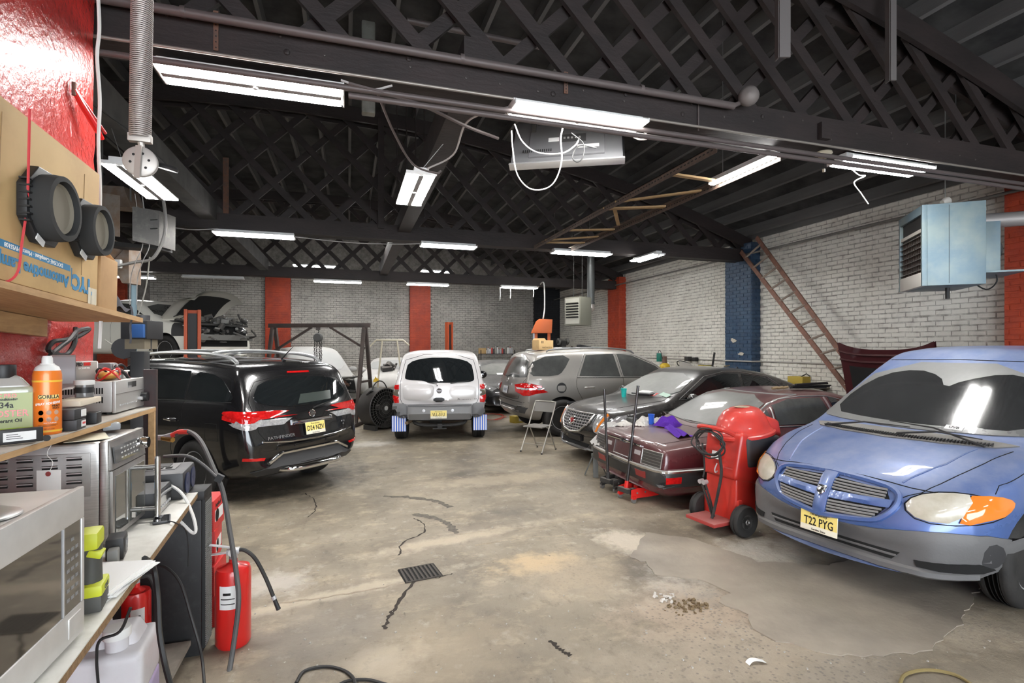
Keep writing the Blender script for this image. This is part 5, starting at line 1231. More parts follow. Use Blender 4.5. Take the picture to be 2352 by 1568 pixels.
MB().box((0, 0, .015), (.06, .10, .085)).build('body', black_pl, t, bevel=.008); MB().box((.031, 0, .02), (.003, .06, .05)).build('socket', M('socket_face', (.04, .04, .04), .3), t)
for y in (-.012, .012): MB().box((.034, y, .027), (.002, .005, .018)).build('slot', M('slot_pale', (.3, .3, .3), .5), t)
MB().box((0, -.075, .0), (.035, .05, .06)).build('brick', M('grey_brick', (.2, .2, .19), .5), t, bevel=.006)
t = thing('paper_stack', 'stack of white papers near the worktop edge', 'papers', at(275, 1335, Z=BZ) + Vector((-.06, 0, 0)), -8)
for k in range(7): MB().box((random.uniform(-.012, .012), random.uniform(-.012, .012), .002 + k * .0035), (.215, .28, .003), rot(0, 0, random.uniform(-8, 8))).build('sheet', paper, t)
# stereo pieces on the far bench end ----------------------------------
blk_e = M('electronics_black', (.028, .028, .03), .4, dust=.5, dcol=(.25, .25, .26))
t = thing('boombox', 'dusty black boombox lying at the far end of the bench', 'stereo', (-1.03, 3.36, BZ), 4)
MB().b2((-.22, -.10, .0), (.16, .22, .15)).build('case', blk_e, t, bevel=.02)
MB().b2((-.16, .0, .15), (.10, .17, .154)).build('deck', M('deck_grey', (.22, .22, .22), .4), t)
for i in range(5): MB().b2((-.13 + i * .045, .02, .154), (-.10 + i * .045, .05, .160)).build('key', black_pl, t)
for i in range(2): MB().b2((-.13 + i * .11, .07, .154), (-.05 + i * .11, .15, .158)).build('cassette_door', black_pl, t)
for y in (-.02, .13): MB().lathe([(.055, 0), (.06, .006), (.045, .008), (.0, -.0)], (.161, y, .075), face((1, 0, 0), (0, 1, 0)), 20).build('speaker_cone', M('cone_blue', (.06, .07, .14), .3, .3), t, smooth=True)
t = thing('cd_player', 'black component stereo beside the boombox', 'stereo', (-1.03, 3.02, BZ), 3)
MB().b2((-.18, -.06, 0), (.13, .19, .12)).build('case', blk_e, t, bevel=.006); MB().b2((.13, -.055, .01), (.136, .185, .11)).build('front', M('gloss_black', (.012, .012, .013), .12, coat=1), t)
for i in range(6): MB().b2((.136, -.04 + i * .035, .03), (.14, -.02 + i * .035, .04)).build('button', alloy, t)
t = thing('steel_bowl', 'upturned steel bowl on the black stereo', 'bowl', (-1.10, 3.10, BZ + .122)); MB().lathe([(.085, 0), (.083, .02), (.07, .05), (.045, .07), (0, .078)], (0, 0, 0), None, 28).build('shell', chrome, t, smooth=True)
tag(MB().box((-1.02, 3.02, BZ + .1335), (.07, .13, .021), rot(0, 0, 10)).build('blue_case', M('bright_blue', (.03, .35, .75), .4), bevel=.005), 'flat bright blue case below the steel bowl', 'case')
t = thing('handset', 'white remote handset on the black stereo front', 'remote', (-.985, 2.905, BZ + .122), 20, ); MB().box((0, 0, .012), (.06, .10, .022)).build('shell', M('white_plastic', (.72, .72, .70), .4), t, bevel=.008); MB().box((0, .02, .024), (.04, .03, .002)).build('screen', black_pl, t)
t = thing('phone', 'black phone lying flat by the steel handle', 'phone', at(372, 1195, Z=BZ + .001), 15); MB().box((0, 0, .006), (.07, .12, .011)).build('body', blk_e, t, bevel=.004); MB().box((0, 0, .012), (.06, .11, .001)).build('screen', M('gloss_black'), t)
o = MB().lathe([(0, 0), (.02, .004), (.022, .015), (.012, .022), (0, .022)], at(415, 1140, Z=BZ), None, 12).build('nut_shell', M('walnut', (.22, .12, .07), .6), smooth=True); tag(o, 'small brown nut shell near the boombox', 'nut')
# things under the bench -------------------------------------------
t = thing('plastic_jug', 'milky plastic jug with pale purple fluid under the bench', 'jug', (-.985, 2.72, .111), 4)
jm = M('milky_plastic', (.70, .68, .70), .35, trans=.15, dirt=.3, dirtc=(.45, .40, .38), ds=8)
MB().b2((-.14, -.15, .0), (.14, .15, .19)).build('fluid_part', M('purple_fluid', (.42, .36, .55), .35, trans=.1), t, bevel=.03, seg=4)
MB().b2((-.14, -.15, .17), (.14, .15, .38)).box((0, .03, .40), (.22, .20, .08), None, .7, .7).build('body', jm, t, bevel=.035, seg=4)
MB().cyl((.03, -.07, .37), (.03, -.07, .45), .042, .042, 24).build('neck', jm, t, smooth=True); MB().cyl((.03, -.07, .43), (.03, -.07, .47), .052, .05, 24).build('cap', M('white_plastic'), t, bevel=.005)
MB().tube(curve([(-.05, .10, .42), (-.05, .06, .50), (-.05, -.0, .48), (-.05, -.03, .43)], 5), .018, 8).build('carry_handle', jm, t, smooth=True)
red_p = M('signal_red', (.62, .018, .015), .3, coat=.5)
def extinguisher(loc, rz, h, r, label, hose_pts):
    t = thing('fire_extinguisher', label, 'fire extinguisher', loc, rz)
    MB().lathe([(r * .9, 0), (r, .02), (r, h - r * .55), (r * .92, h - r * .3), (r * .6, h - .02), (r * .25, h), (r * .22, h + .03)], (0, 0, 0), None, 32).build('cylinder', red_p, t, smooth=True)
    v = MB().cyl((0, 0, h + .02), (0, 0, h + .06), r * .24, n=14).box((0, 0, h + .065), (r * .7, r * .5, .03)).build('valve', alloy, t, bevel=.003)
    MB().bar((0, 0, h + .085), (-r * 1.3, 0, h + .115), .024, .006).build('lever', alloy, v); MB().bar((0, 0, h + .06), (-r * 1.2, 0, h + .055), .024, .006).build('grip', alloy, v)
    MB().lathe([(.022, 0), (.022, .014), (0, .014)], (0, -r * .25, h + .065), rot(90, 0, 0), 16).build('gauge', M('white_plastic'), v)
    MB().grid(lambda a, b: (math.cos(R(-125 + 55 * a)) * (r + .0012), math.sin(R(-125 + 55 * a)) * (r + .0012), h * (.50 + .28 * b)), 10, 2).build('label', M('label_white', (.75, .75, .74), .6), t)
    MB().grid(lambda a, b: (math.cos(R(-120 + 45 * a)) * (r + .002), math.sin(R(-120 + 45 * a)) * (r + .002), h * (.56 + .012 * b)), 8, 1).grid(lambda a, b: (math.cos(R(-120 + 45 * a)) * (r + .002), math.sin(R(-120 + 45 * a)) * (r + .002), h * (.62 + .012 * b)), 8, 1).grid(lambda a, b: (math.cos(R(-112 + 25 * a)) * (r + .002), math.sin(R(-112 + 25 * a)) * (r + .002), h * (.67 + .03 * b)), 8, 1).build('label_print', ink, t)
    hs = MB().tube(curve(hose_pts, 6), .012, 8).build('hose', rubber, t, smooth=True)
    e = Vector(hose_pts[-1]); d = (e - Vector(hose_pts[-2])).normalized(); MB().cyl(e - d * .03, e - d * .008, .0145, n=10).build('ferrule', alloy, hs); MB().cyl(e, e + d * .06, .012, .014, 10).build('nozzle', black_pl, hs)
    return t
extinguisher((-.665, 3.52, 0), 0, .49, .098, 'red fire extinguisher with a long hose standing beside the bench', [(.01, 0, .555), (.06, -.005, .555), (.12, -.01, .50), (.18, -.02, .38), (.235, -.03, .235)])
extinguisher((-1.06, 3.20, .111), 30, .42, .065, 'red fire extinguisher tucked under the bench', [(.0, -.02, .475), (.05, -.05, .47), (.075, -.06, .36), (.07, -.05, .18), (.066, -.05, .06)])
for k, (h, sx, rz) in enumerate(((.20, 0, 2), (.19, .01, -4), (.21, -.005, 3), (.20, .0, -2))):
    t = thing('parts_box', ('lowest', 'second', 'third', 'topmost')[k] + ' red carton in the stack behind the extinguisher', 'box', (-.965 + sx, 3.87, .203 * k), rz, 'stack of red cartons')
    MB().box((0, 0, h / 2), (.30, .26, h - .004)).build('carton', M('red_carton', (.62, .03, .03), .5, col2=(.5, .02, .02), ns=6), t, bevel=.004)
    MB().box((.151, 0, h * .45), (.002, .18, h * .36)).build('label_panel', M('label_white'), t); 
    if k == 3: text('buyback', .04, ink, t, (.1525, -.02, h * .8), face((1, 0, 0), (0, 1, 0)), 'lettering')
    MB().lathe([(.03, 0), (.042, 0)], (.153, -.05, h * .45), face((1, 0, 0), (0, 1, 0)), 20).build('ring_print', ink, t)
# hoses and cables -----------------------------------------------------
hose_m = M('grey_air_hose', (.055, .055, .058), .55, dust=.2)
D = lambda u, v, d: at(u, v, d=d)
t = thing('air_hose', 'grey air hose arching out from its brass coupler down to the floor', 'hose', (0, 0, 0))
MB().tube(curve([D(400, 998, 3.35), D(430, 990, 3.35), D(460, 1012, 3.32), D(490, 1075, 3.25), D(512, 1130, 3.2), D(528, 1220, 3.13), D(542, 1310, 3.06), D(548, 1380, 3.0), D(538, 1470, 2.95), D(524, 1560, 2.86), D(520, 1600, 2.7)], 6), .014, 8).build('tube', hose_m, t, smooth=True)
MB().tube(curve([D(395, 1000, 3.35), D(412, 992, 3.352), D(432, 991, 3.35)], 5), .0165, 8).build('red_sleeve', M('red_tape', (.5, .04, .03), .5), t, smooth=True)
br = M('brass', (.65, .42, .13), .3, .95)
MB().tube([D(360, 1005, 3.4), D(378, 1004, 3.38), D(396, 999, 3.355)], .018, 8).build('coupler', alloy, t, smooth=True); MB().tube([D(374, 1006, 3.375), D(397, 1010, 3.34)], .017, 6).build('brass_fitting', br, t)
MB().tube(curve([D(376, 1048, 3.2), D(430, 1047, 3.2), D(465, 1066, 3.22), D(500, 1098, 3.2)], 6), .010, 8).build('branch', hose_m, t, smooth=True); MB().box(D(504, 1098, 3.2), (.04, .03, .045), rot(0, 30, 0)).build('clip', black_pl, t)
cable('white_cable', [D(345, 1110, 2.86), D(375, 1108, 2.85), D(415, 1130, 2.82), D(440, 1175, 2.79), D(450, 1215, 2.77), D(440, 1222, 2.77), D(405, 1190, 2.77), D(345, 1155, 2.8)], .008, wcable, 'thick white cord looping over the bench edge', 'cord')
cable('power_cable', [at(332, 1282, Z=BZ + .02), D(352, 1300, 2.2), D(362, 1370, 2.18), D(366, 1450, 2.16), D(378, 1520, 2.14), D(392, 1575, 2.1)], .011, bcable, 'thick black cord hanging over the bench edge', 'cord')
cable('power_cable', [D(300, 1395, 2.15), D(275, 1450, 2.14), D(230, 1470, 2.12), D(222, 1510, 2.12), D(226, 1575, 2.1)], .006, bcable, 'thin black cord drooping below the bench', 'cord')
cable('power_cable', [D(354, 1296, 2.75), D(385, 1305, 2.72), D(415, 1340, 2.7), D(440, 1420, 2.66), D(462, 1500, 2.62), D(470, 1575, 2.5)], .007, bcable, 'black cord in front of the speaker cabinet', 'cord')
cable('power_cable', [at(386, 1196, Z=BZ + .012), at(402, 1200, Z=BZ + .006), D(425, 1215, 2.7), D(432, 1250, 2.72), D(432, 1300, 2.74)], .003, bcable, 'thin charger lead from the phone', 'cord')
cable('power_cable', [at(680, 1568, Z=.012), at(700, 1540, Z=.008), at(750, 1530, Z=.008), at(795, 1542, Z=.008), at(815, 1568, Z=.02), at(790, 1590, Z=.008), at(760, 1590, Z=.008), at(790, 1566, Z=.012), at(840, 1560, Z=.008), at(890, 1572, Z=.008)], .009, bcable, 'black cord coiled on the floor at the bottom edge', 'cord')
cable('air_line', [at(2065, 1575, Z=.01), at(2080, 1548, Z=.01), at(2130, 1538, Z=.01), at(2190, 1548, Z=.01), at(2230, 1570, Z=.01), at(2260, 1600, Z=.01)], .009, M('olive_hose', (.22, .17, .07), .5), 'olive hose lying on the floor near the van', 'hose')
o = MB().grid(lambda a, b: at(1735, 1520, Z=.004) + Vector(((a - .5) * .11, (b - .5) * .035 + .01 * math.sin(a * 5), .012 * math.sin(a * 3.1))), 8, 3).build('torn_tissue', paper, smooth=True); tag(o, 'scrap of white tissue on the concrete', 'tissue')
# lower shelf items -----------------------------------------------------
def S(u, v): return at(u, v, Z=SZ)
p = S(106, 998); r_ = 33 * (p.xy - Vector((0, 0))).length / 1199 * .95
t = thing('spray_can', 'orange spray adhesive can with a white top', 'spray can', p + Vector((-.01, .03, 0)), -62)
org = M('can_orange', (.80, .20, .02), .35, .1, coat=.4)
t.scale = (.76, .76, .87); r = .058; h = .262
MB().lathe([(r * .97, 0), (r, .006), (r, h), (r * .93, h + .02)], (0, 0, 0), None, 32).build('body', org, t, smooth=True)
MB().lathe([(r * .93, h + .018), (r * .8, h + .036), (r * .5, h + .048), (r * .48, h + .052)], (0, 0, 0), None, 28).build('shoulder', M('white_plastic'), t, smooth=True); MB().lathe([(r * .40, h + .05), (r * .38, h + .075), (r * .3, h + .085), (0, h + .086)], (0, 0, 0), None, 20).build('nozzle', M('white_plastic'), t, smooth=True)
for z in (.012, h - .03): MB().lathe([(r + .0008, z), (r + .0008, z + .008)], (0, 0, 0), None, 32).build('yellow_band', M('band_yellow', (.8, .5, .05), .4), t, smooth=True)
def wrap_text(s, size, mat, parent, r, z, a, name='lettering', bold=0, tilt=0, sx=1):
    me = text_mesh(s, size, .0002, bold).copy(); me.materials.clear(); me.materials.append(mat)
    for v in me.vertices:
        x = v.co.x * sx; y = v.co.y + x * math.tan(R(tilt)); q = R(a) + x / r; v.co = ((r + .0012 + v.co.z) * math.cos(q), (r + .0012 + v.co.z) * math.sin(q), z + y)
    return link(name, me, parent)
def wrap_patch(r, a0, a1, z0, z1, mat, parent, name, off=.0007): return MB().grid(lambda u, v: ((r + off) * math.cos(R(lerp(a0, a1, u))), (r + off) * math.sin(R(lerp(a0, a1, u))), lerp(z0, z1, v)), 12, 1).build(name, mat, parent, smooth=True)
wrap_patch(r, -40, 45, .158, .176, M('band_pale', (.85, .66, .25), .5), t, 'name_band'); wrap_text('GORILLA', .022, ink, t, r, .167, 3, 'brand_lettering', .0006, sx=.95)
wrap_text('SPRAY ADHESIVE', .014, M('white_ink', (.85, .85, .83), .5), t, r, .138, 0, bold=.0004, tilt=5); wrap_text('HEAVY', .012, ink, t, r, .127, 32, bold=.0004); wrap_text('DUTY', .012, ink, t, r, .116, 32, bold=.0004)
for k in range(6):
    a = R(-28 + (k % 3) * 30); z = .098 - (k // 3) * .03
    MB().lathe([(0, 0), (.0105, 0)], (math.cos(a) * (r + .001), math.sin(a) * (r + .001), z), face((math.cos(a), math.sin(a), 0), (-math.sin(a), math.cos(a), 0)), 16).build('pictogram', M('pictogram_pale', (.8, .55, .4), .5), t)
wrap_text('MULTI-PURPOSE', .007, M('white_ink'), t, r, .052, 8); wrap_patch(r, -40, 40, .043, .0445, ink, t, 'fine_print'); wrap_patch(r, -38, 30, .038, .0395, ink, t, 'fine_print'); wrap_text('NET WT 14 OZ', .006, ink, t, r, .026, 4)
# refrigerant oil jug
t = thing('oil_bottle', 'clear bottle of green air-conditioning oil with a black cap', 'bottle', S(8, 1002), -62)
MB().b2((-.05, -.085, 0), (.05, .085, .19)).build('body', M('clear_green_bottle', (.40, .43, .33), .12, coat=.6), t, bevel=.02, seg=4); MB().box((0, 0, .205), (.095, .16, .05), None, .6, .55).build('shoulder', M('clear_grey_bottle', (.42, .41, .38), .12, coat=.6), t, bevel=.015, seg=3)
MB().cyl((0, .0, .22), (0, .0, .27), .036, n=20).build('cap', black_pl, t, bevel=.004)
MB().b2((.050, -.078, .035), (.0525, .078, .165)).build('label', M('label_green', (.42, .48, .24), .5), t); MB().b2((.0525, -.078, .006), (.0532, .078, .035)).build('dye_band', M('dye_green', (.28, .42, .02), .35), t)
fx = face((1, 0, 0), (0, 1, 0))
for s, z, sz, m in (('A/C PRO', .155, .020, red_p), ('Air Conditioning', .142, .012, ink), ('134a', .12, .03, ink), ('BOOSTER', .088, .034, red_p), ('Refrigerant Oil', .062, .018, ink), ('& DYE', .02, .022, M('dye_yellow', (.75, .8, .05), .4))): text(s, sz, m, t, (.0536, .0, z), fx, 'lettering', .9, bold=.0005)
t = thing('black_module', 'black electronic module with a white label leaning on the shelf', 'module', S(22, 1022) + Vector((.012, .0, .0)), -52)
MB().b2((-.012, -.06, .004), (.012, .075, .055)).build('case', black_pl, t, bevel=.004); MB().b2((.012, -.03, .014), (.0132, .055, .045)).build('label', M('label_white'), t)
for k in range(3): MB().b2((.0132, -.022, .022 + k * .007), (.0136, .02 - k * .006, .024 + k * .007)).build('print_line', ink, t)
for y in (-.07, .085): MB().lathe([(.005, 0), (.011, 0), (.011, .008), (.005, .008)], (0, y, .012), rot(0, 90, 0), 12).build('lug', black_pl, t)
# receiver
rc = thing('receiver', 'silver stereo receiver with a black volume knob on the shelf', 'stereo', (-1.125, 3.08, SZ), 0)
slv = M('receiver_silver', (.52, .51, .49), .4, .6, dust=.25)
MB().b2((-.30, 0, .012), (0, .40, .165)).build('case', slv, rc, bevel=.005); MB().b2((0, .0, .008), (.016, .40, .168)).build('front', slv, rc, bevel=.004); MB().b2((.016, .0, .10), (.019, .40, .104)).build('front_lip', dsteel, rc)
MB().b2((.016, .15, .125), (.0175, .26, .155)).build('display', M('panel_black'), rc); MB().cyl((.016, .345, .06), (.045, .345, .06), .026, .024, 24).build('volume_knob', black_pl, rc, smooth=True); MB().cyl((.016, .295, .055), (.035, .295, .055), .010, n=14).build('knob', alloy, rc, smooth=True)
for k in range(8): MB().b2((.016, .05 + k * .03, .04), (.019, .065 + k * .03, .046)).build('button', alloy, rc)
for k in range(22):
    for z in (.105, .06): MB().b2((-.285 + k * .0115, -.002, z), (-.279 + k * .0115, .001, z + .03)).build('vent_slot', slot_m, rc)
for x in (-.27, -.03):
    for y in (.04, .36): MB().cyl((x, y, 0), (x, y, .012), .014).build('foot', black_pl, rc)
RT_ = SZ + .165
t = thing('parts_package', 'clear brake-parts package with red and black print on the receiver', 'package', (-1.335, 3.22, RT_), -6)
MB().box((0, 0, .05), (.10, .20, .10)).build('shell', M('cloudy_plastic', (.48, .46, .43), .25, trans=.3), t, bevel=.006); MB().box((0, .0, .03), (.085, .16, .05)).build('brake_pads', M('pads_brown', (.10, .07, .055), .8), t, bevel=.01); MB().box((.0, .11, .055), (.09, .02, .09)).build('tissue', paper, t, bevel=.01)
text('PRO', .026, ink, t, (.0515, -.06, .085), fx, 'lettering', bold=.001); text('SERIES', .022, red_p, t, (.0515, .005, .085), fx, 'lettering', bold=.001); text('DISC BRAKE PADS', .012, M('white_ink'), t, (.0515, -.02, .065), fx, 'lettering')
t = thing('curved_plastic', 'bent translucent plastic strip standing on the receiver', 'plastic strip', (-1.30, 3.02, RT_), 20)
MB().grid(lambda u, v: Vector((.09 * (v - .5), -.045 * math.cos(u * 3.14), .135 * math.sin(u * 3.14) ** .8)), 18, 3).build('strip', M('pale_plastic', (.42, .40, .42), .3, trans=.2), t, smooth=True); t.location.z -= .0
t = thing('multimeter', 'yellow-orange multimeter wrapped in red and black test leads', 'multimeter', (-1.20, 3.24, RT_), 15)
MB().ell((0, 0, .026), (.045, .085, .026), 18, 10).build('case', M('meter_orange', (.55, .27, .05), .5), t, smooth=True)
MB().tube(curve([(.05 * math.cos(a), .10 * math.sin(a), .03 + .03 * math.sin(a * 1.7)) for a in [k * .7 for k in range(20)]], 4), .005, 6).build('red_lead', red_p, t, smooth=True)
MB().tube(curve([(.04 * math.cos(a), .09 * math.sin(a + 1), .045 + .02 * math.sin(a * 2)) for a in [k * .8 for k in range(9)]], 4), .0045, 6).build('black_lead', bcable, t, smooth=True)
for dx, m in ((0, black_pl), (.02, M('probe_maroon', (.2, .03, .03), .5))): MB().tube([(.02, .09 + dx, .07), (.06, .13 + dx, .03), (.10, .165 + dx, -.04)], [.007, .009, .006], 8).build('probe', m, t, smooth=True); 
t = thing('white_tray', 'shallow white plastic tray at the receiver end', 'tray', (-1.27, 3.42, RT_)); MB().b2((-.06, -.055, 0), (.08, .055, .042)).build('shell', M('white_plastic'), t, bevel=.008); MB().b2((-.065, -.06, .036), (.085, .06, .044)).build('rim', M('white_plastic'), t, bevel=.003)
t = thing('grey_gadget', 'grey connector block lying on the white tray', 'gadget', (-1.27, 3.41, RT_ + .044)); MB().box((0, 0, .022), (.08, .10, .042), None, .85, .85).build('shell', M('grey_shell', (.16, .16, .165), .35), t, bevel=.008)
for y in (-.02, .02): MB().lathe([(.006, 0), (.010, 0), (.010, .004)], (.039, y, .028), fx, 12).build('port', alloy, t)
MB().tube(curve([(.02, .05, .02), (.04, .08, .03), (.05, .11, .01), (.05, .13, -.03)], 4), .007, 6).build('lead', black_pl, t, smooth=True)
def shelf_box(name, label, u, v, d, m, rz=0, cat='box', z0=0):
    p = S(u, v); o = MB().box((0, 0, d[2] / 2), d).build(name, m, bevel=min(d) * .08); o.location = p + Vector((0, 0, z0)); o.rotation_euler = (0, 0, R(rz)); return tag(o, label, cat)
blkbox = M('black_print_box', (.03, .03, .033), .45)
o = shelf_box('parts_carton', 'small black carton with red and white print beside the orange can', 163, 986, (.07, .10, .042), blkbox, 5); MB().box((.036, .02, .022), (.002, .045, .024)).build('label', M('label_white'), o); MB().box((.0375, .02, .024), (.001, .03, .008)).build('red_print', red_p, o)
p0 = o.location.copy(); o = MB().box((0, 0, .021), (.07, .10, .042)).build('parts_carton', blkbox, bevel=.003); o.location = p0 + Vector((-.004, .004, .043)); tag(o, 'upper black carton with a white label beside the orange can', 'box'); MB().box((.036, .025, .022), (.002, .04, .028)).build('label', M('label_white'), o)
shelf_box('black_block', 'short black block next to the printed cartons', 212, 972, (.05, .07, .05), black_pl, 6, 'block')
p = S(195, 975); o = MB().box((0, 0, .012), (.11, .24, .024)).build('paper_pad', M('yellowed_pad', (.68, .60, .48), .8), bevel=.004); o.location = (p.x - .04, p.y + .02, SZ + .088); o.rotation_euler = (0, 0, R(4)); tag(o, 'worn pad lying across the small cartons', 'pad')
p = o.location; t = thing('tape_jar', 'clear jar with a white lid and black band on the pad', 'jar', (p.x, p.y + .075, p.z + .025)); MB().cyl((0, 0, 0), (0, 0, .055), .034, n=22).build('glass', M('jar_glass', (.3, .3, .3), .1, trans=.5), t, smooth=True); MB().cyl((0, 0, .02), (0, 0, .045), .0345, n=22).build('band', black_pl, t, smooth=True); MB().cyl((0, 0, .055), (0, 0, .075), .038, n=22).build('lid', M('white_plastic'), t, bevel=.003)
o = MB().grid(lambda u, v: Vector(((u - .5) * .12, (v - .5) * .2, .03 * math.sin(u * 2.4))), 6, 4).build('leaflet', paper, smooth=True); o.location = (p.x - .05, p.y - .02, p.z + .03); o.rotation_euler = (0, R(-24), R(20)); tag(o, 'curled printed leaflet in front of the receiver', 'leaflet')
# upper shelf items -------------------------------------------------------
t = thing('lamp_carton', 'big cardboard lamp carton with upside-down blue print', 'box', (-1.06, 2.0, 1.992), rx=-2.6)
MB().b2((-.36, -.9, .012), (0, .752, .60)).build('carton', kraft, t, bevel=.006)
blue_p = M('print_blue', (.04, .22, .42), .6); inv = face((1, 0, 0), (0, -1, 0))
text('TYC', .085, blue_p, t, (.0015, .61, .085), inv, 'lettering', bold=.004); MB().b2((.0, .52, .06), (.0012, .524, .135)).build('divider', blue_p, t)
text('Automotive Lamps', .062, blue_p, t, (.0015, .26, .075), inv, 'lettering', bold=.002)
MB().b2((.0, .03, .118), (.001, .51, .142)).build('blue_band', blue_p, t); text('DOT/SAE Compliant - Meets FMVSS108', .022, M('white_ink'), t, (.0018, .27, .13), inv, 'lettering')
MB().grid(lambda u, v: Vector((.002 + .002 * math.sin(u * 9), .66 + u * .075, .01 + v * .07)), 4, 4).build('tape', M('clear_tape', (.72, .66, .52), .2, coat=.8), t)
for y in (.05, .60): MB().tube([(.001, y, .12), (.001, y + .01, .55)], .001, 4).build('crease', M('crease', (.28, .18, .09), .9), t)
def car_speaker(u, v, rr, label, rz):
    p = at(u, v, X=-1.03); t = thing('car_speaker', label, 'speaker', p, rz, rx=0)
    fm = face((1, 0, 0), (0, 1, 0))
    MB().prism([(math.cos(R(22.5 + 45 * k)) * rr * 1.16, math.sin(R(22.5 + 45 * k)) * rr * 1.22) for k in range(8)], .03, (-.028, 0, 0), fm).build('basket', black_pl, t, bevel=.004)
    MB().lathe([(rr * .98, 0), (rr, .03), (rr * .97, .058), (rr * .82, .060), (rr * .80, .03)], (0, 0, 0), fm, 36).build('foam_ring', M('foam_black', (.03, .03, .03), .9), t, smooth=True)
    MB().lathe([(rr * .80, .034), (rr * .74, .044), (rr * .68, .034), (rr * .3, .004)], (0, 0, 0), fm, 36).build('cone', M('cone_tan', (.20, .18, .14), .8), t, smooth=True); MB().ell((.004, 0, 0), (.022, rr * .3, rr * .3), 18, 8).build('dust_cap', M('cap_tan', (.26, .22, .16), .7), t, smooth=True)
    for k in range(7): MB().box((-.004, -rr * 1.02, -rr * .6 + k * rr * .2), (.03, .02, .006)).build('rib', black_pl, t)
    MB().box((.002, -rr * .4, -rr * 1.05), (.004, .05, .022), rot(-25, 0, 0)).build('sticker', M('label_white'), t)
    return t
car_speaker(108, 478, .118, 'large car loudspeaker fixed on the lamp carton', 0); car_speaker(202, 528, .105, 'second car loudspeaker on the carton, nearer its end', 0)
t = thing('small_carton', 'worn brown carton beside the lamp carton', 'box', (-1.20, 2.83, 1.960), 0, rx=-2.6); MB().b2((-.13, -.065, 0), (.145, .115, .24)).build('carton', kraft2, t, bevel=.005); MB().prism([(-.13, .235), (.145, .235), (.12, .27), (-.10, .262)], .006, (0, .10, 0), rot(90, 0, 0)).build('flap', kraft2, t)
t = thing('dark_cloth', 'dark grey cloth bunched on the upper shelf with a hanging strap', 'cloth', (-1.21, 3.06, 1.975))
clo = M('charcoal_cloth', (.045, .045, .055), .95, bump=.3)
MB().grid(lambda u, v: Vector(((u - .5) * .26, (v - .5) * .22 + .01 * math.sin(u * 14), .13 * math.sin(u * 3.14) ** .6 * math.sin(v * 3.14) ** .5 + .012 * math.sin(u * 17 + v * 9))), 16, 14).build('folds', clo, t, smooth=True)
MB().grid(lambda u, v: Vector((.155 + .004 * math.sin(v * 9), .05 + (u - .5) * .028 + .012 * math.sin(v * 5), .02 - .19 * v)), 3, 12).build('strap', clo, t, smooth=True)
cable('red_wire', [D(68, 250, 1.72), D(66, 350, 1.73), D(62, 470, 1.76), D(50, 560, 1.74), D(42, 620, 1.72), D(20, 645, 1.7), D(-20, 650, 1.66)], .004, M('pinkish_red', (.55, .05, .06), .5), 'thin red wire hanging down over the lamp carton', 'wire')
cable('white_rope', [D(222, -60, 2.6), D(228, 60, 2.6), D(223, 130, 2.6), D(229, 230, 2.6), D(226, 330, 2.6), D(230, 450, 2.6), D(226, 560, 2.6), D(232, 700, 2.68), D(228, 800, 2.7)], .0085, wcable, 'long white rope hanging beside the cartons', 'rope')
# things fixed on the red wall
t = thing('clamp', 'red-handled clamp hooked on the red wall', 'clamp', at(190, 262, X=XP + .02)); MB().tube([(0, -.10, .09), (.02, -.06, .03), (.05, .04, -.06), (.06, .09, -.10)], [.012, .016, .017, .010], 8).build('handle', red_p, t, smooth=True); MB().tube([(0, -.10, .10), (.03, -.02, .03), (.08, .08, -.07)], [.008, .010, .008], 8).build('second_handle', M('worn_red', (.35, .03, .03), .4), t, smooth=True); MB().tube([(0, -.10, .13), (.0, -.10, .06)], .011, 8).build('hook', rusty, t)
cable('twisted_cable', [at(112, 820, X=XP + .03), at(140, 795, X=XP + .04), at(160, 780, X=XP + .05), at(178, 760, X=XP + .04), at(205, 755, X=XP + .03), at(180, 772, X=XP + .03), at(150, 780, X=XP + .04), at(122, 785, X=XP + .03), at(112, 805, X=XP + .03), at(150, 815, X=XP + .03), at(170, 790, X=XP + .04), at(174, 752, X=XP + .03)], .012, bcable, 'twisted black cable on the red wall under the shelf', 'cable')
# garage-door spring with pulley --------------------------------------------
t = thing('door_spring', 'thick coil spring with a pulley hanging at the top left', 'spring', (0, 0, 0))
a, b = D(331, -330, 1.95), D(322, 318, 1.95); ax = (b - a).normalized(); fr = frame(ax); pts = []
n = 140
for k in range(n * 10 + 1):
    q = k / (n * 10); an = 2 * math.pi * k / 10; pts.append(a.lerp(b, q) + fr @ Vector((math.cos(an) * .034, math.sin(an) * .034, 0)))
MB().tube(pts, .0030, 5).build('coil', M('spring_grey', (.42, .38, .36), .5, .5), t, smooth=True)
pk = M('pulley_zinc', (.42, .39, .36), .5, .5)
c = D(323, 372, 1.95); fm = face(-FW + RT * .35, RT)
MB().tube([b, b.lerp(c, .5) + FW * .01, c], [.012, .01, .008], 8).build('hook', pk, t, smooth=True); MB().box(b + Vector((0, 0, .0)), (.075, .03, .03), fm).build('end_clip', pk, t, bevel=.004)
w = MB().lathe([(.0, -.012), (.05, -.012), (.056, -.008), (.048, 0), (.056, .008), (.05, .012), (0, .012)], c, fm, 32).build('pulley', pk, t, smooth=True); MB().bar(c + Vector((0, 0, .055)) + fm.col[2] * .018, c - Vector((0, 0, .065)) - FW * .02, .022, .006, FW).build('fork', pk, w)
for k in range(6):
    an = R(60 * k + 10); MB().lathe([(.005, 0), (0, .001)], c + fm @ Vector((math.cos(an) * .03, math.sin(an) * .03, .0125)), fm, 8).build('hole', slot_m, w)
MB().tube([a, (a.x, a.y, 5.6)], .006, 6).build('suspension_rod', pk, t)
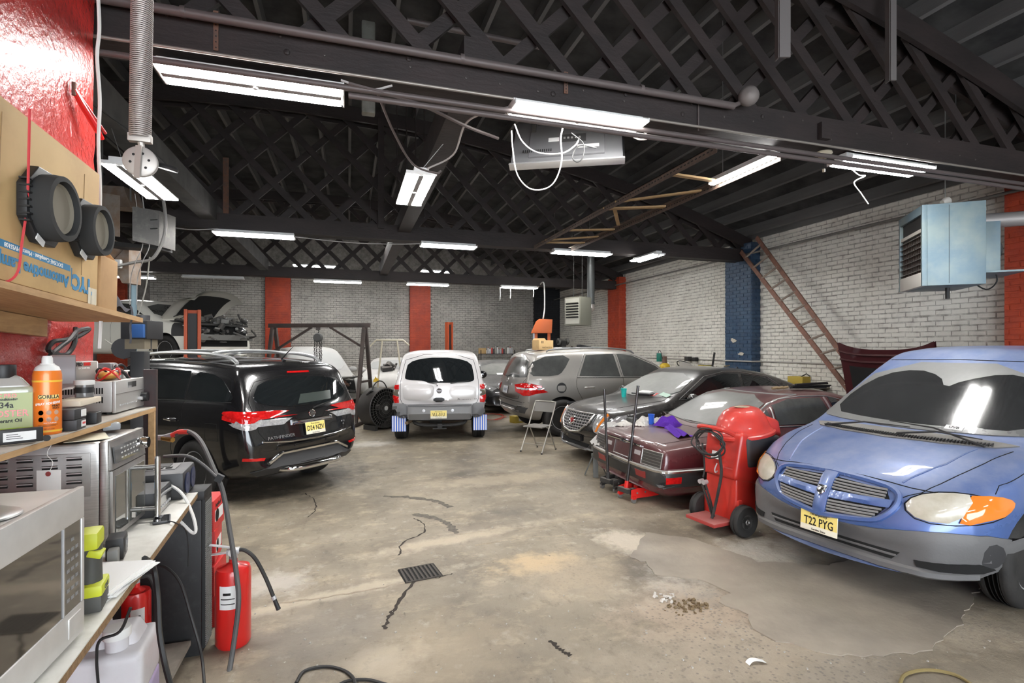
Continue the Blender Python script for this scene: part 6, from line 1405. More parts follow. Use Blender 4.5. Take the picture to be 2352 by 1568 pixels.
# rusty heater with duct behind the partition -----------------------------------
hm = M('rusty_cabinet', (.36, .31, .27), .55, .3, col2=(.28, .19, .13), ns=5, dirt=.4, dirtc=(.22, .09, .04), ds=8)
dd = 7.2; t = thing('old_heater', 'rusty grey duct heater hung left of the spring', 'heater', (0, 0, 0))
A, B_ = D(215, 430, dd), D(305, 540, dd)
q0, q1, q2 = D(190, 536, dd), D(304, 552, dd - .15), D(304, 460, dd - .15)
mb = MB(); hh = (q2.z - q1.z)
mb.grid(lambda u, v: q0.lerp(q1, u) * (1) + Vector((0, 0, v * (hh + .04 * (1 - u)))) - FW * (.22 * math.sin(u * 1.57)), 14, 3).build('curved_shell', hm, t, smooth=True)
def slab(pts, th, m, nm): 
    pts = [Vector(p) for p in pts]; k = len(pts); vs = pts + [p + FW * th for p in pts]; MB().add(vs, [tuple(range(k)), tuple(range(k, 2 * k))[::-1]] + [(i, (i + 1) % k, k + (i + 1) % k, k + i)[::-1] for i in range(k)]).build(nm, m, t)
slab([D(215, 470, dd + .12), D(300, 476, dd + .12), D(284, 428, dd + .2), D(215, 424, dd + .2)], .3, hm, 'upper_case')
slab([D(304, 552, dd - .15), D(365, 565, dd), D(366, 484, dd), D(304, 474, dd - .15)], .35, M('heater_dark', (.10, .095, .09), .5, .4, dirt=.4, dirtc=(.3, .28, .24), ds=6), 'side_box')
for k in range(2): MB().bar(D(345, 505 + k * 20, dd - .06), D(362, 504 + k * 20, dd - .02), .004, .012).build('vent_slot', slot_m, t)
slab([D(215, 548, dd + .05), D(364, 566, dd + .05), D(364, 572, dd + .05), D(215, 562, dd + .05)], .3, steel_d, 'base_tray')
slab([D(255, 565, dd + .4), D(296, 565, dd + .4), D(296, 650, dd + .4), D(280, 650, dd + .4), D(255, 600, dd + .4)], .25, hm, 'duct'); MB().tube(curve([D(215, 600, dd + .35), D(245, 585, dd + .35), D(270, 560, dd + .35)], 5), .10, 14).build('elbow', hm, t, smooth=True)
MB().box(D(267, 606, dd + .3), (.15, .06, .13), rot(0, 0, -17)).build('junction_box', M('white_plastic'), t, bevel=.02); MB().tube([D(300, 470, dd + .2), D(300, 300, dd + .2)], .012, 6).tube([D(235, 440, dd + .3), D(235, 250, dd + .3)], .012, 6).build('suspension_rod', steel_g, t)
cable('flex_conduit', [D(262, 612, dd + .25), D(310, 602, dd + .1), D(352, 592, dd), D(376, 545, dd), D(380, 500, dd), D(374, 450, dd), D(365, 390, dd - .1), D(352, 360, dd - .1)], .022, M('conduit_grey', (.36, .35, .33), .5, .3), 'flexible grey conduit looping below the rusty heater', 'conduit')
for (a_, l) in (((318, 455), 'left'), ((334, 455), 'right')): cable('hanging_cable', [D(a_[0] - 8, 445, dd), D(a_[0], 500, dd), D(a_[0] + 10, 560, dd), D(a_[0] - 6, 600, dd), D(a_[0] - 18, 640, dd + .2), D(a_[0] - 20, 700, dd + .3)], .006, M('cord_grey', (.45, .43, .42), .6), l + ' pale cord hanging in front of the rusty heater', 'cord')
cable('hanging_cable', [D(344, 590, dd + .4), D(335, 660, dd + .6), D(318, 720, dd + .8), D(300, 760, dd + .9), D(265, 790, dd + .6), D(240, 780, dd + .4)], .010, M('cord_pale', (.55, .54, .48), .6), 'long pale cord sagging towards the raised white car', 'cord')
t = thing('round_work_lamp', 'flat round black lamp behind the pulley', 'lamp', D(385, 385, 4.6)); MB().lathe([(.0, .02), (.07, .02), (.085, .0), (.08, -.02), (0, -.012)], (0, 0, 0), rot(8, 12, 0), 28).build('head', black_pl, t, smooth=True); MB().lathe([(0, -.0135), (.065, -.019)], (0, 0, 0), rot(8, 12, 0), 24).build('lens', M('lamp_lens_grey', (.25, .24, .22), .3), t); MB().tube([(0, 0, .02), (-.3, 0, .3), (-.62, 0, .52)], .004, 5).build('wire', bcable, t)
# press / pump stand with the blue pole -----------------------------------------
t = thing('shop_press', 'black and blue hydraulic press stand beyond the shelf', 'press', (0, 0, 0)); pd_ = 5.6
px_ = D(322, 800, pd_); mk = M('press_black', (.03, .03, .032), .55)
MB().box((px_.x, px_.y, .9), (.13, .17, 1.7)).build('column', mk, t, bevel=.01); MB().box((px_.x, px_.y, .03), (.4, .4, .06)).build('base', mk, t)
MB().box(D(327, 758, pd_ - .2), (.27, .25, .19), rot(0, 0, -17)).build('head', mk, t, bevel=.01); MB().box(D(318, 760, pd_ - .34), (.12, .03, .135), rot(0, 0, -17)).build('blue_panel', M('press_blue', (.04, .11, .30), .4), t, bevel=.005); MB().cyl(D(329, 742, pd_ - .2), D(329, 724, pd_ - .2), .06, n=18).build('cap', M('cap_dark', (.06, .06, .065), .5), t, smooth=True)
MB().box(D(325, 788, pd_ - .2), (.2, .2, .12), rot(0, 0, -17)).build('lower_block', M('block_olive', (.20, .17, .12), .7), t); MB().tube([D(347, 770, pd_ - .2), D(345, 805, pd_ - .2)], .012, 6).build('lever', mk, t)
w = MB().lathe([(.08, -.02), (.11, -.02), (.11, .02), (.08, .02)], D(285, 800, pd_), fm, 24).build('hand_wheel', mk, t, smooth=True)
for k in range(4): MB().bar(D(285, 800, pd_), D(285, 800, pd_) + fm @ Vector((math.cos(k * 1.57) * .115, math.sin(k * 1.57) * .115, 0)), .02, .01).build('spoke', mk, w)
tag(MB().cyl((D(308, 800, 9.5).x, D(308, 800, 9.5).y, 0), D(308, 645, 9.5), .045, n=14).build('blue_pole', M('pale_blue_paint', (.25, .36, .42), .5), smooth=True), 'pale blue pole rising behind the press', 'pole')
# ================================================================ FLOOR EQUIPMENT
def on(C, X, Y):
    """world point and normal on top of a car"""
    m = C.t.matrix_world if C.t.matrix_world != Matrix.Identity(4) else None
    bpy.context.view_layer.update(); m = C.t.matrix_world; q = m.inverted() @ Vector((X, Y, 1))
    p, n = C.hit('T', q.x, q.y); return m @ p, (m.to_3x3() @ n).normalized()
# folding chair
tan_m, tube_m = M('tan_seat', (.20, .19, .175), .5, .2), M('chair_tube', (.40, .38, .34), .4, .6)
cp = at(1237, 1035, Z=0); t = thing('folding_chair', 'tan metal folding chair standing alone in the aisle', 'chair', (cp.x, cp.y, 0), 218)
for s in (-1, 1):
    MB().tube(curve([(.24, s * .21, .012), (-.02, s * .21, .44), (-.22, s * .21, .80), (-.235, s * .19, .835), (-.238, s * .12, .845)], 4), .012, 8).build('front_leg', tube_m, t, smooth=True)
    MB().tube([(-.26, s * .19, .012), (-.02, s * .19, .40), (.05, s * .19, .43)], .011, 8).build('rear_leg', tube_m, t, smooth=True)
    for x in (.245, -.265): MB().cyl((x, s * (.21 if x > 0 else .19), 0), (x, s * (.21 if x > 0 else .19), .025), .016, n=8).build('foot', rubber, t)
MB().tube([(-.238, -.12, .845), (-.238, .12, .845)], .012, 8).build('top_rail', tube_m, t, smooth=True)
MB().grid(lambda u, v: Vector((-.225 - .03 * math.sin(u * 3.14) + .05 * (1 - v), (u - .5) * .41, .66 + .17 * v)), 10, 4).build('backrest', tan_m, t, smooth=True)
MB().box((.03, 0, .437), (.36, .38, .022)).build('seat', tan_m, t, bevel=.01, seg=3)
MB().tube([(.16, -.21, .14), (.16, .21, .14)], .008, 6).build('front_stretcher', tube_m, t, smooth=True); MB().tube([(-.20, -.19, .10), (-.20, .19, .10)], .008, 6).build('rear_stretcher', tube_m, t, smooth=True)
# floor jacks
def jack(loc, rz, body, label, lean, hlen, hm):
    t = thing('floor_jack', label, 'floor jack', (loc.x, loc.y, 0), rz)
    for s in (-1, 1): MB().prism([(0, .05), (0, .15), (.10, .165), (.30, .15), (.62, .085), (.64, .05), (.30, .045)], .012, (0, s * .115 + .006, 0), rot(90, 0, 0)).build('side_plate', body, t, bevel=.003)
    MB().box((.20, 0, .09), (.20, .09, .08)).build('hydraulic_unit', steel_d, t, bevel=.012)
    MB().bar((.16, 0, .14), (.56, 0, .11), .07, .05).build('lift_arm', body, t, bevel=.006); MB().cyl((.57, 0, .10), (.57, 0, .15), .05, .055, 16).build('saddle', steel_d, t, smooth=True)
    for s in (-1, 1):
        MB().cyl((.60, s * .10, .04), (.60, s * .14, .04), .04, n=16).build('front_wheel', steel_g, t, smooth=True); MB().cyl((.03, s * .12 - .012, .032), (.03, s * .12 + .012, .032), .032, n=14).build('caster', steel_g, t, smooth=True); MB().box((.03, s * .12, .06), (.05, .04, .03)).build('caster_fork', body, t)
        for x in (.08, .2, .3): MB().lathe([(.012, 0), (.012, .006), (0, .008)], (x, s * .122, .11), rot(-90 * s, 0, 0), 8).build('bolt', steel_g, t)
    MB().cyl((.02, 0, .13), (.02 + lean[0] * .1, lean[1] * .1, .23), .026, n=14).build('handle_socket', body, t, smooth=True); MB().bar((-.01, -.09, .13), (-.01, .09, .13), .05, .05).build('yoke', steel_d, t)
    a = Vector((.02 + lean[0] * .08, lean[1] * .08, .20)); b = a + Vector((lean[0], lean[1], 1)).normalized() * hlen
    MB().tube([a, a.lerp(b, .48)], .019, 10).build('handle_lower', hm, t, smooth=True); MB().tube([a.lerp(b, .46), b], .0155, 10).build('handle_upper', hm, t, smooth=True); MB().cyl(b, b + (b - a).normalized() * .01, .018, n=10).build('handle_cap', hm, t)
    return t
hblk = M('handle_black', (.02, .018, .018), .35, coat=.3, dirt=.3, dirtc=(.10, .06, .05), ds=20)
jr = at(1440, 1148, Z=0); jack(Vector((jr.x - .04, jr.y - .02, 0)), 10, red_p, 'red trolley jack with a long black handle behind the burgundy saloon', (.13, -.02), 1.14, hblk)
jb = at(1400, 1128, Z=0); jack(Vector((jb.x - .02, jb.y + .03, 0)), 14, steel_d, 'black trolley jack with a long handle beside the red jack', (-.03, .03), 1.06, hblk)
# jack stands
def jack_stand(loc, m, label, h=.36, k=1):
    t = thing('jack_stand', label, 'jack stand', (loc.x, loc.y, 0), 20)
    for i in range(4):
        a = R(45 + 90 * i); MB().bar((math.cos(a) * .15 * k, math.sin(a) * .15 * k, .01), (math.cos(a) * .035, math.sin(a) * .035, h * .8), .07 * k, .012).build('leg', m, t)
    MB().box((0, 0, h * .8), (.09, .09, .05)).build('collar', m, t, bevel=.005); MB().box((0, 0, h * .9), (.035, .035, h * .3)).build('ratchet_post', steel_g, t); MB().prism([(-.06, 0), (.06, 0), (.06, .05), (.03, .025), (-.03, .025), (-.06, .05)], .05, (0, .025, h * 1.02), rot(90, 0, 0)).build('saddle', m, t); MB().bar((.04, 0, h * .8), (.13, .03, h * .72), .02, .01).build('lever', steel_g, t)
    return t
jack_stand(at(1368, 1092, Z=0), M('stand_grey', (.10, .105, .10), .6), 'grey jack stand beside the burgundy saloon', .36)
jack_stand(at(812, 962, Z=0), lift_o, 'small orange-red jack stand near the gantry foot', .34)
# red wheeled machine ------------------------------------------------------
mr = M('machine_red', (.55, .030, .018), .4, coat=.3, col2=(.45, .025, .018), ns=5, dust=.12, dcol=(.3, .2, .18)); mk2 = M('machine_black', (.035, .035, .037), .55)
t = thing('service_machine', 'red wheeled service machine with a domed lid between saloon and minivan', 'machine', (3.60, 4.32, 0), 188)
# local x points at the aisle
MB().box((-.04, 0, .33), (.30, .40, .50), None, .85, .95).build('tower', mr, t, bevel=.03, seg=3)
MB().box((-.12, 0, .70), (.40, .42, .46), rot(0, -14, 0), 1.15, 1.05).build('chest', mr, t, bevel=.05, seg=4)
MB().box((-.24, 0, .77), (.42, .46, .30), None, 1.15, 1.05).build('tank', mk2, t, bevel=.05, seg=3)
dm = MB(); dm.lathe([(.315, .0), (.325, .03), (.30, .05), (.285, .09), (.25, .17), (.19, .235), (.12, .262), (0, .266)], (0, 0, 0), None, 36); dm.lathe([(.315, 0), (.345, -.012), (.345, .012), (.32, .03)], (0, 0, 0), None, 36)
o = dm.build('domed_lid', mr, t, smooth=True); o.location = (-.22, 0, .925); o.scale = (1.0, .78, 1.0); o.rotation_euler = (0, R(6), 0)
o2 = MB().box((-.44, 0, 1.01), (.34, .36, .16), rot(0, -18, 0), .7, .8).build('lid_rear', mr, t, bevel=.04, seg=3)
MB().box((.22, 0, .115), (.30, .36, .035)).build('platform', M('platform_red', (.35, .03, .025), .6, dust=.3), t, bevel=.006); MB().box((.06, 0, .22), (.06, .44, .22)).build('wheel_guard', mr, t, bevel=.02)
for s in (-1, 1):
    w = MB().lathe([(.07, -.042), (.10, -.05), (.138, -.043), (.147, -.03), (.149, -.012), (.142, -.008), (.142, .008), (.149, .012), (.147, .03), (.138, .043), (.10, .05), (.07, .042)], (.07, s * .26, .149), rot(-90, 0, 0), 36).build('wheel', tyre_m, t, smooth=True); MB().lathe([(0, .034), (.02, .05), (.035, .03), (.07, .02), (.075, .042)], (.07, s * .26, .149), rot(-90 * s, 0, 0), 24).build('hub', dalloy, w, smooth=True)
MB().bar((.07, -.25, .149), (.07, .25, .149), .03, .03).build('axle', steel_d, t)
o = MB().tube(curve([(.13, -.20, .96), (.21, -.16, 1.0), (.235, 0, 1.01), (.21, .16, 1.0), (.13, .20, .96)], 5), .024, 8).build('push_handle', mr, t, smooth=True)
random.seed(4)
for j in range(5):
    ph = random.uniform(0, 6); rr = random.uniform(.13, .19); pts = [(.235 + .025 * math.sin(k * 2.1 + ph) + j * .006, rr * 1.15 * math.sin(k * 6.283 / 12 + ph), .86 + rr * .8 * math.cos(k * 6.283 / 12 + ph)) for k in range(13)]
    MB().tube(curve(pts, 4), .0075, 6).build('hose_coil', rubber, t, smooth=True)
MB().tube(curve([(.24, .12, .80), (.22, .13, .60), (.23, .10, .40), (.24, .06, .22), (.26, .05, .14)], 5), .014, 8).build('wand', rubber, t, smooth=True); MB().tube(curve([(.23, -.10, .84), (.21, -.09, .6), (.22, -.10, .5)], 5), .009, 6).build('hose_end', rubber, t, smooth=True)
for s in (0, .05): MB().cyl((.20, -.12 + s, .46), (.25, -.12 + s, .455), .022, n=14).build('coupling', alloy, t, smooth=True)
MB().tube(curve([(.22, -.12, .44), (.21, -.06, .30), (.20, 0, .14)], 4), .012, 6).tube(curve([(.22, -.07, .44), (.21, -.02, .30), (.20, .02, .14)], 4), .012, 6).build('strap', rubber, t, smooth=True)
MB().box((.135, -.02, .73), (.004, .10, .075), rot(0, -14, 0)).build('notice_label', M('label_white'), t); MB().tube(curve([(.17, .03, .66), (.19, .02, .60), (.19, .03, .57), (.18, .045, .59)], 4), .006, 6).build('snap_hook', alloy, t, smooth=True); MB().ell((-.22, 0, 1.19), (.10, .07, .006), 16, 6).build('dust_patch', M('tan_dust', (.42, .34, .24), .9), t)
# trash bin, yellow box, red lead ---------------------------------------------
b = at(1336, 925, d=9.95); t = thing('trash_bin', 'black trash bin between the pewter SUV and the black sedan', 'bin', (b.x - .05, b.y + .02, 0)); MB().lathe([(.17, 0), (.17, .01), (.21, .72), (.225, .74), (.225, .755), (.21, .755), (.20, .72), (.16, .02), (0, .02)], (0, 0, 0), None, 28).build('shell', M('bin_black', (.03, .032, .036), .5), t, smooth=True)
p = at(1180, 975, Z=0); t = thing('yellow_box', 'yellow carton on the floor under the pewter SUV', 'box', (p.x + .2, p.y + .35, 0), 20); MB().box((0, 0, .08), (.30, .22, .16)).build('carton', M('yellow_carton', (.60, .45, .08), .6), t, bevel=.004); MB().box((.02, -.111, .08), (.12, .002, .08)).build('label', M('label_white'), t)
random.seed(12)
pts = []
for k in range(26):
    a = k * 1.1; p = at(1130 + 28 * math.cos(a) + random.uniform(-8, 8), 957 + 7 * math.sin(a), Z=.015 + .006 * (k % 4)); pts.append(p)
cable('extension_lead', pts, .006, M('lead_red', (.45, .06, .035), .5), 'tangled red extension lead on the floor behind the silver SUV', 'extension lead')
# things on the cars -----------------------------------------------------------------
JAG = [o for o in bpy.data.objects if o.get('label', '').startswith('old dust-covered burgundy')][0]
def heap(name, label, cat, c, n, a, b_, h, m, seed, rz=0):
    random.seed(seed); ph = [random.uniform(0, 6) for _ in range(6)]
    f = lambda u, v: Vector(((u - .5) * a, (v - .5) * b_, h * (math.sin(u * math.pi) ** .5) * (math.sin(v * math.pi) ** .5) * (.65 + .2 * math.sin(u * 9 + ph[0]) * math.cos(v * 8 + ph[1]) + .16 * math.sin(u * 17 + v * 13 + ph[2])) + .004 + .004 * math.sin(u * 22 + ph[3])))
    o = MB().grid(f, 26, 20).build(name, m, smooth=True); o.location = c; o.rotation_euler = (n.y * -1 if n else 0, n.x if n else 0, R(rz)); return tag(o, label, cat)
p, n = on(JAGC, 3.92, 5.80); pur = M('purple_towel', (.10, .022, .36), .95, bump=.6, bs=90)
heap('towel', 'purple towel bunched on the boot lid', 'towel', p, None, .26, .30, .15, pur, 3, 20)
p1, n1 = on(JAGC, 3.80, 5.60); p2, _ = on(JAGC, 3.70, 5.12)
o = MB().grid(lambda u, v: p1.lerp(p2, u) + Vector(((v - .5) * (.15 + .05 * u), 0, .012 + .05 * math.sin(v * 3.14) * (1 - .5 * u) + .012 * math.sin(v * 14 + u * 6))), 18, 12).build('towel_tail', pur, smooth=True); tag(o, 'trailing end of the purple towel on the boot lid', 'towel')
p, n = on(JAGC, 3.85, 6.08); t = thing('cup', 'blue plastic cup among the rags', 'cup', p + Vector((0, 0, .0))); MB().lathe([(.030, 0), (.043, .13), (.046, .135), (.040, .132), (.028, .008), (0, .008)], (0, 0, 0), None, 24).build('shell', M('cup_blue', (.03, .13, .65), .4), t, smooth=True)
wrag = M('white_rag', (.66, .63, .58), .95, bump=.5, bs=70)
for k, (X, Y, a, b_, h, lb) in enumerate(((3.58, 6.30, .20, .16, .08, 'small white rag at the boot edge'), (3.86, 6.26, .26, .20, .10, 'crumpled off-white rag beside the blue cup'), (4.0, 6.10, .30, .22, .09, 'white rag behind the blue cup'), (3.70, 6.08, .16, .14, .07, 'folded grey-white rag with print'))):
    p, n = on(JAGC, X, Y); heap('rag', lb, 'rag', p, None, a, b_, h, wrag, 20 + k, k * 40)
p, n = on(JAGC, 3.62, 6.44); o = MB().grid(lambda u, v: p + Vector((-.05 - .28 * v - (.10 * v * v), (u - .5) * .26 + .02 * math.sin(v * 7), .02 - .44 * max(0, v - .35) ** 1.2 + .015 * math.sin(u * 15))), 12, 14).build('draped_cloth', M('grey_rag', (.50, .49, .47), .95, bump=.4), smooth=True); tag(o, 'pale cloth draped over the left corner of the boot', 'cloth')
t = thing('hand_tool', 'grey and yellow hand tool lying among the rags', 'tool', on(JAGC, 3.72, 6.36)[0]); MB().box((0, 0, .05), (.10, .14, .07)).build('body', M('tool_grey'), t, bevel=.015); MB().tube([(0, .07, .05), (.02, .16, .03)], .014, 8).build('grip', M('tool_yellow', (.7, .45, .03), .5), t)
random.seed(2)
p, _ = on(JAGC, 5.75, 5.35); t = thing('wiper_parts', 'bundle of black wiper parts lying on the saloon roof', 'car parts', p, 8)
for k in range(6): MB().bar((random.uniform(-.4, -.25), random.uniform(-.1, .1), .02 + .012 * k), (random.uniform(.2, .42), random.uniform(-.1, .1), .02 + .012 * k), .025, .018).build('blade', black_pl, t)
for k in range(3): MB().cyl((-.55 + k * .1, .12, .02), (-.48 + k * .1, .10, .03), .018, n=8).build('bolt', M('rust_bolt', (.25, .18, .1), .7), t)
# on the black sedan's hood
p, n = on(CAD, 4.40, 7.78); t = thing('cup', 'turquoise plastic cup on the black hood', 'cup', p - Vector((0, 0, .006))); MB().lathe([(.035, 0), (.05, .14), (.053, .145), (.047, .14), (.033, .01), (0, .01)], (0, 0, 0), None, 24).build('shell', M('cup_teal', (.03, .50, .45), .35), t, smooth=True)
p, n = on(CAD, 4.68, 7.55); t = thing('document_folder', 'black folder with papers on the sedan hood', 'folder', p + Vector((0, 0, .012)), 15, ry=-6); MB().box((0, 0, .012), (.26, .40, .022)).build('cover', blk_e, t, bevel=.004); MB().box((.02, .02, .027), (.18, .26, .006), rot(0, 0, 8)).build('paper', paper, t)
for (a, b_, col, s, nm, rz) in ((.34, 1.03, (.55, .05, .05), (.20, .11), 'red_notice', 8), (.60, 1.04, (.45, .62, .52), (.22, .09), 'green_slip', -12)):
    p, n = CAD.hit('F', a, b_); o = MB().box((0, 0, 0), (s[0], s[1], .002)).build(nm, M(nm, col, .6), CAD.t); o.location = p + n * .012; o.rotation_euler = face(n, (0, 1, .02 * rz)).to_euler()
    if 'red' in nm: [MB().box((-.05 + k * .035, 0, .002), (.02, .05, .001)).build('print', M('white_ink'), o) for k in range(4)]
# on the pewter SUV's roof
p, n = on(MLC, 4.0, 10.55); t = thing('shipping_carton', 'small cardboard carton on the pewter SUV roof', 'box', (p.x, p.y, p.z + .002), 12); MB().box((0, 0, .105), (.36, .28, .21)).build('carton', kraft, t, bevel=.004); MB().prism([(-.18, 0), (.18, 0), (.14, .05), (-.12, .045)], .005, (0, .14, .208), rot(80, 0, 0)).build('flap', kraft, t)
text('HAZ M.S.D.S', .045, ink, t, (.02, -.1415, .05), face((0, -1, 0), (1, 0, 0)), 'lettering'); 
for k in range(2): MB().box((-.11 + k * .03, -.1412, .165), (.014, .002, .05)).build('arrow_print', ink, t)
p, n = on(MLC, 4.95, 10.50); t = thing('roof_scraps', 'black trim scraps lying on the pewter SUV roof', 'car parts', p); MB().box((0, 0, .04), (.34, .12, .05), rot(0, 6, 20)).build('trim_piece', black_pl, t, bevel=.01); MB().bar((-.5, .05, .015), (.1, -.02, .03), .05, .015).build('blade', black_pl, t); MB().box((.12, -.06, .02), (.12, .2, .03), rot(0, 10, -30)).build('bracket', black_pl, t)
# gantry hoist --------------------------------------------------------------------------
gm = M('gantry_brown', (.085, .062, .055), .55, .3, col2=(.05, .04, .037), ns=6, dust=.15)
gl, g2 = at(629, 960, d=12.6), at(838, 960, d=12.4); ztop = 2.33
t = thing('gantry_hoist', 'brown steel A-frame gantry over the stripped grey SUV', 'gantry', (0, 0, 0))
A, B_ = Vector((gl.x, gl.y, ztop)), Vector((g2.x, g2.y, ztop)); ax = (B_ - A).normalized(); side = Vector((-ax.y, ax.x, 0))
MB().bar(A - ax * .12, B_ + ax * .12, .09, .10, (0, 0, 1)).build('beam', gm, t, bevel=.004)
for P in (A, B_):
    for s in (-1, 1): MB().bar(P + Vector((0, 0, -.05)) + side * s * .06, Vector((P.x, P.y, .06)) + side * s * .55, .075, .075, ax).build('leg', gm, t, bevel=.004)
    MB().bar(Vector((P.x, P.y, .05)) - side * .7, Vector((P.x, P.y, .05)) + side * .7, .08, .08).build('foot_rail', gm, t, bevel=.004); MB().bar(Vector((P.x, P.y, 1.0)) - side * .36, Vector((P.x, P.y, 1.0)) + side * .36, .05, .05).build('cross_tie', gm, t)
L = (B_ - A).length
MB().bar(A + ax * L * .42 - Vector((0, 0, .04)), A + Vector((0, 0, -.62)), .05, .05).build('brace', gm, t); MB().bar(A + ax * L * .62 - Vector((0, 0, .04)), B_ + Vector((0, 0, -.55)), .05, .05).build('brace', gm, t)
hp = A + ax * L * .49; t = thing('chain_hoist', 'black chain hoist with hanging chains on the gantry', 'chain hoist', hp - Vector((0, 0, .05)))
MB().box((0, 0, -.03), (.10, .10, .06)).build('trolley', gm, t); MB().tube(curve([(0, 0, -.05), (.02, 0, -.09), (0, 0, -.13)], 4), .012, 8).build('top_hook', steel_d, t, smooth=True); MB().lathe([(.0, -.07), (.09, -.07), (.105, -.04), (.105, .04), (.09, .07), (0, .07)], (0, 0, -.24), face(-FW, RT), 24).build('gear_case', M('hoist_grey', (.09, .09, .088), .5), t, smooth=True)
link_m = M('chain_steel', (.07, .068, .065), .5, .6)
lk = MB().tube([(math.cos(a) * .017, 0, math.sin(a) * .030) for a in [k * .785 for k in range(8)]], .007, 5, closed=True).mesh('chain_link', link_m, smooth=True)
for (dx, dy, z0, n) in ((-.075, 0, -.30, 12), (.07, .0, -.30, 12), (-.025, -.03, -.33, 13), (.03, -.03, -.33, 11)):
    for k in range(n): o = link('chain_link', lk, t); o.location = (dx + .003 * math.sin(k), dy, z0 - k * .044); o.rotation_euler = (0, 0, R(90 * (k % 2) + 20))
MB().tube(curve([(0, -.03, -.86), (.03, -.03, -.90), (.0, -.03, -.95), (-.04, -.03, -.92)], 4), .014, 8).build('lower_hook', steel_d, t, smooth=True)
# drum fan -------------------------------------------------------------------------------
fp = at(872, 962, d=11.6); fn = (RT * .80 - FW * .60).normalized(); fm2 = face(fn, fn.cross(Vector((0, 0, -1))))
t = thing('drum_fan', 'large black drum fan standing beside the silver SUV', 'fan', (fp.x, fp.y, 0)); fr_ = .43; fc = Vector((0, 0, .47))
dk = M('drum_black', (.045, .043, .042), .5, .3, dust=.3, dcol=(.22, .2, .18))
MB().lathe([(fr_, -.22), (fr_ + .012, -.21), (fr_, -.19), (fr_, .19), (fr_ + .012, .21), (fr_, .22), (fr_ - .012, .22), (fr_ - .012, -.22), (fr_, -.22)], fc, fm2, 44).build('drum', dk, t, smooth=True)
MB().lathe([(0, -.1), (fr_ - .014, -.1)], fc, fm2, 30).build('fan_back', well_m, t); MB().lathe([(0, .02), (.06, .02), (.06, -.08)], fc, fm2, 16).build('motor', steel_d, t)
for k in range(40):
    a = k * 6.283 / 40; MB().bar(fc + fm2 @ Vector((math.cos(a) * .05, math.sin(a) * .05, .225)), fc + fm2 @ Vector((math.cos(a) * fr_, math.sin(a) * fr_, .218)), .005, .004).build('guard_wire', M('guard_grey', (.10, .095, .09), .5), t)
for q in (.12, .2, .28, .36): MB().tube([fc + fm2 @ Vector((math.cos(k * .2) * q, math.sin(k * .2) * q, .224)) for k in range(32)], .004, 4).build('guard_ring', M('guard_grey'), t)
MB().lathe([(0, .235), (.045, .232), (.05, .225)], fc, fm2, 18).build('badge', M('badge_white', (.6, .6, .58), .5), t)
for s in (-1, 1): MB().box((fm2.col[0] * s * .25) + Vector((0, 0, .05)), (.07, .4, .10), Matrix(((fm2.col[0].x, fm2.col[2].x, 0), (fm2.col[0].y, fm2.col[2].y, 0), (0, 0, 1)))).build('foot', dk, t)
MB().tube([fc + fm2 @ Vector((math.cos(R(60 + 6 * k)) * (fr_ + .14 * math.sin(k / 10 * 3.14)), math.sin(R(60 + 6 * k)) * (fr_ + .16 * math.sin(k / 10 * 3.14)), 0)) for k in range(11)], .014, 8).build('carry_handle', dk, t, smooth=True)
MB().box(fc + fm2 @ Vector((-fr_ * .62, fr_ * .80, 0)), (.16, .10, .03), rot(0, -38, -40)).build('switch_box', M('switch_dark', (.02, .02, .02), .4), t, bevel=.01)
# tubular white rack ------------------------------------------------------------------------
t = thing('tube_rack', 'cream tubular rack standing behind the drum fan', 'rack', (0, 0, 0)); cr = M('cream_tube', (.62, .57, .44), .5); dr = 13.6
MB().tube([D(850, 795, dr), D(864, 781, dr), D(926, 781, dr), D(940, 793, dr)], .022, 8).build('top_rail', cr, t, smooth=True)
for (u0, u1) in ((878, 868), (912, 924)):
    q = D(u1, 878, dr); MB().tube([D(u0, 782, dr), q, (q.x, q.y, .03)], .022, 8).build('upright', cr, t, smooth=True)
q0, q1 = D(868, 878, dr), D(924, 878, dr); MB().tube([(q0.x, q0.y, .25), (q1.x, q1.y, .25)], .02, 8).build('lower_rail', cr, t, smooth=True); MB().box(((q0.x + q1.x) / 2, (q0.y + q1.y) / 2, .03), (.9, .5, .05)).build('base', cr, t, bevel=.01)
tag(heap('yellow_rag', 'yellow rag hung on the cream rack', 'rag', D(864, 877, dr - .05), None, .16, .12, .14, M('rag_yellow', (.65, .42, .04), .9), 8), None, None)
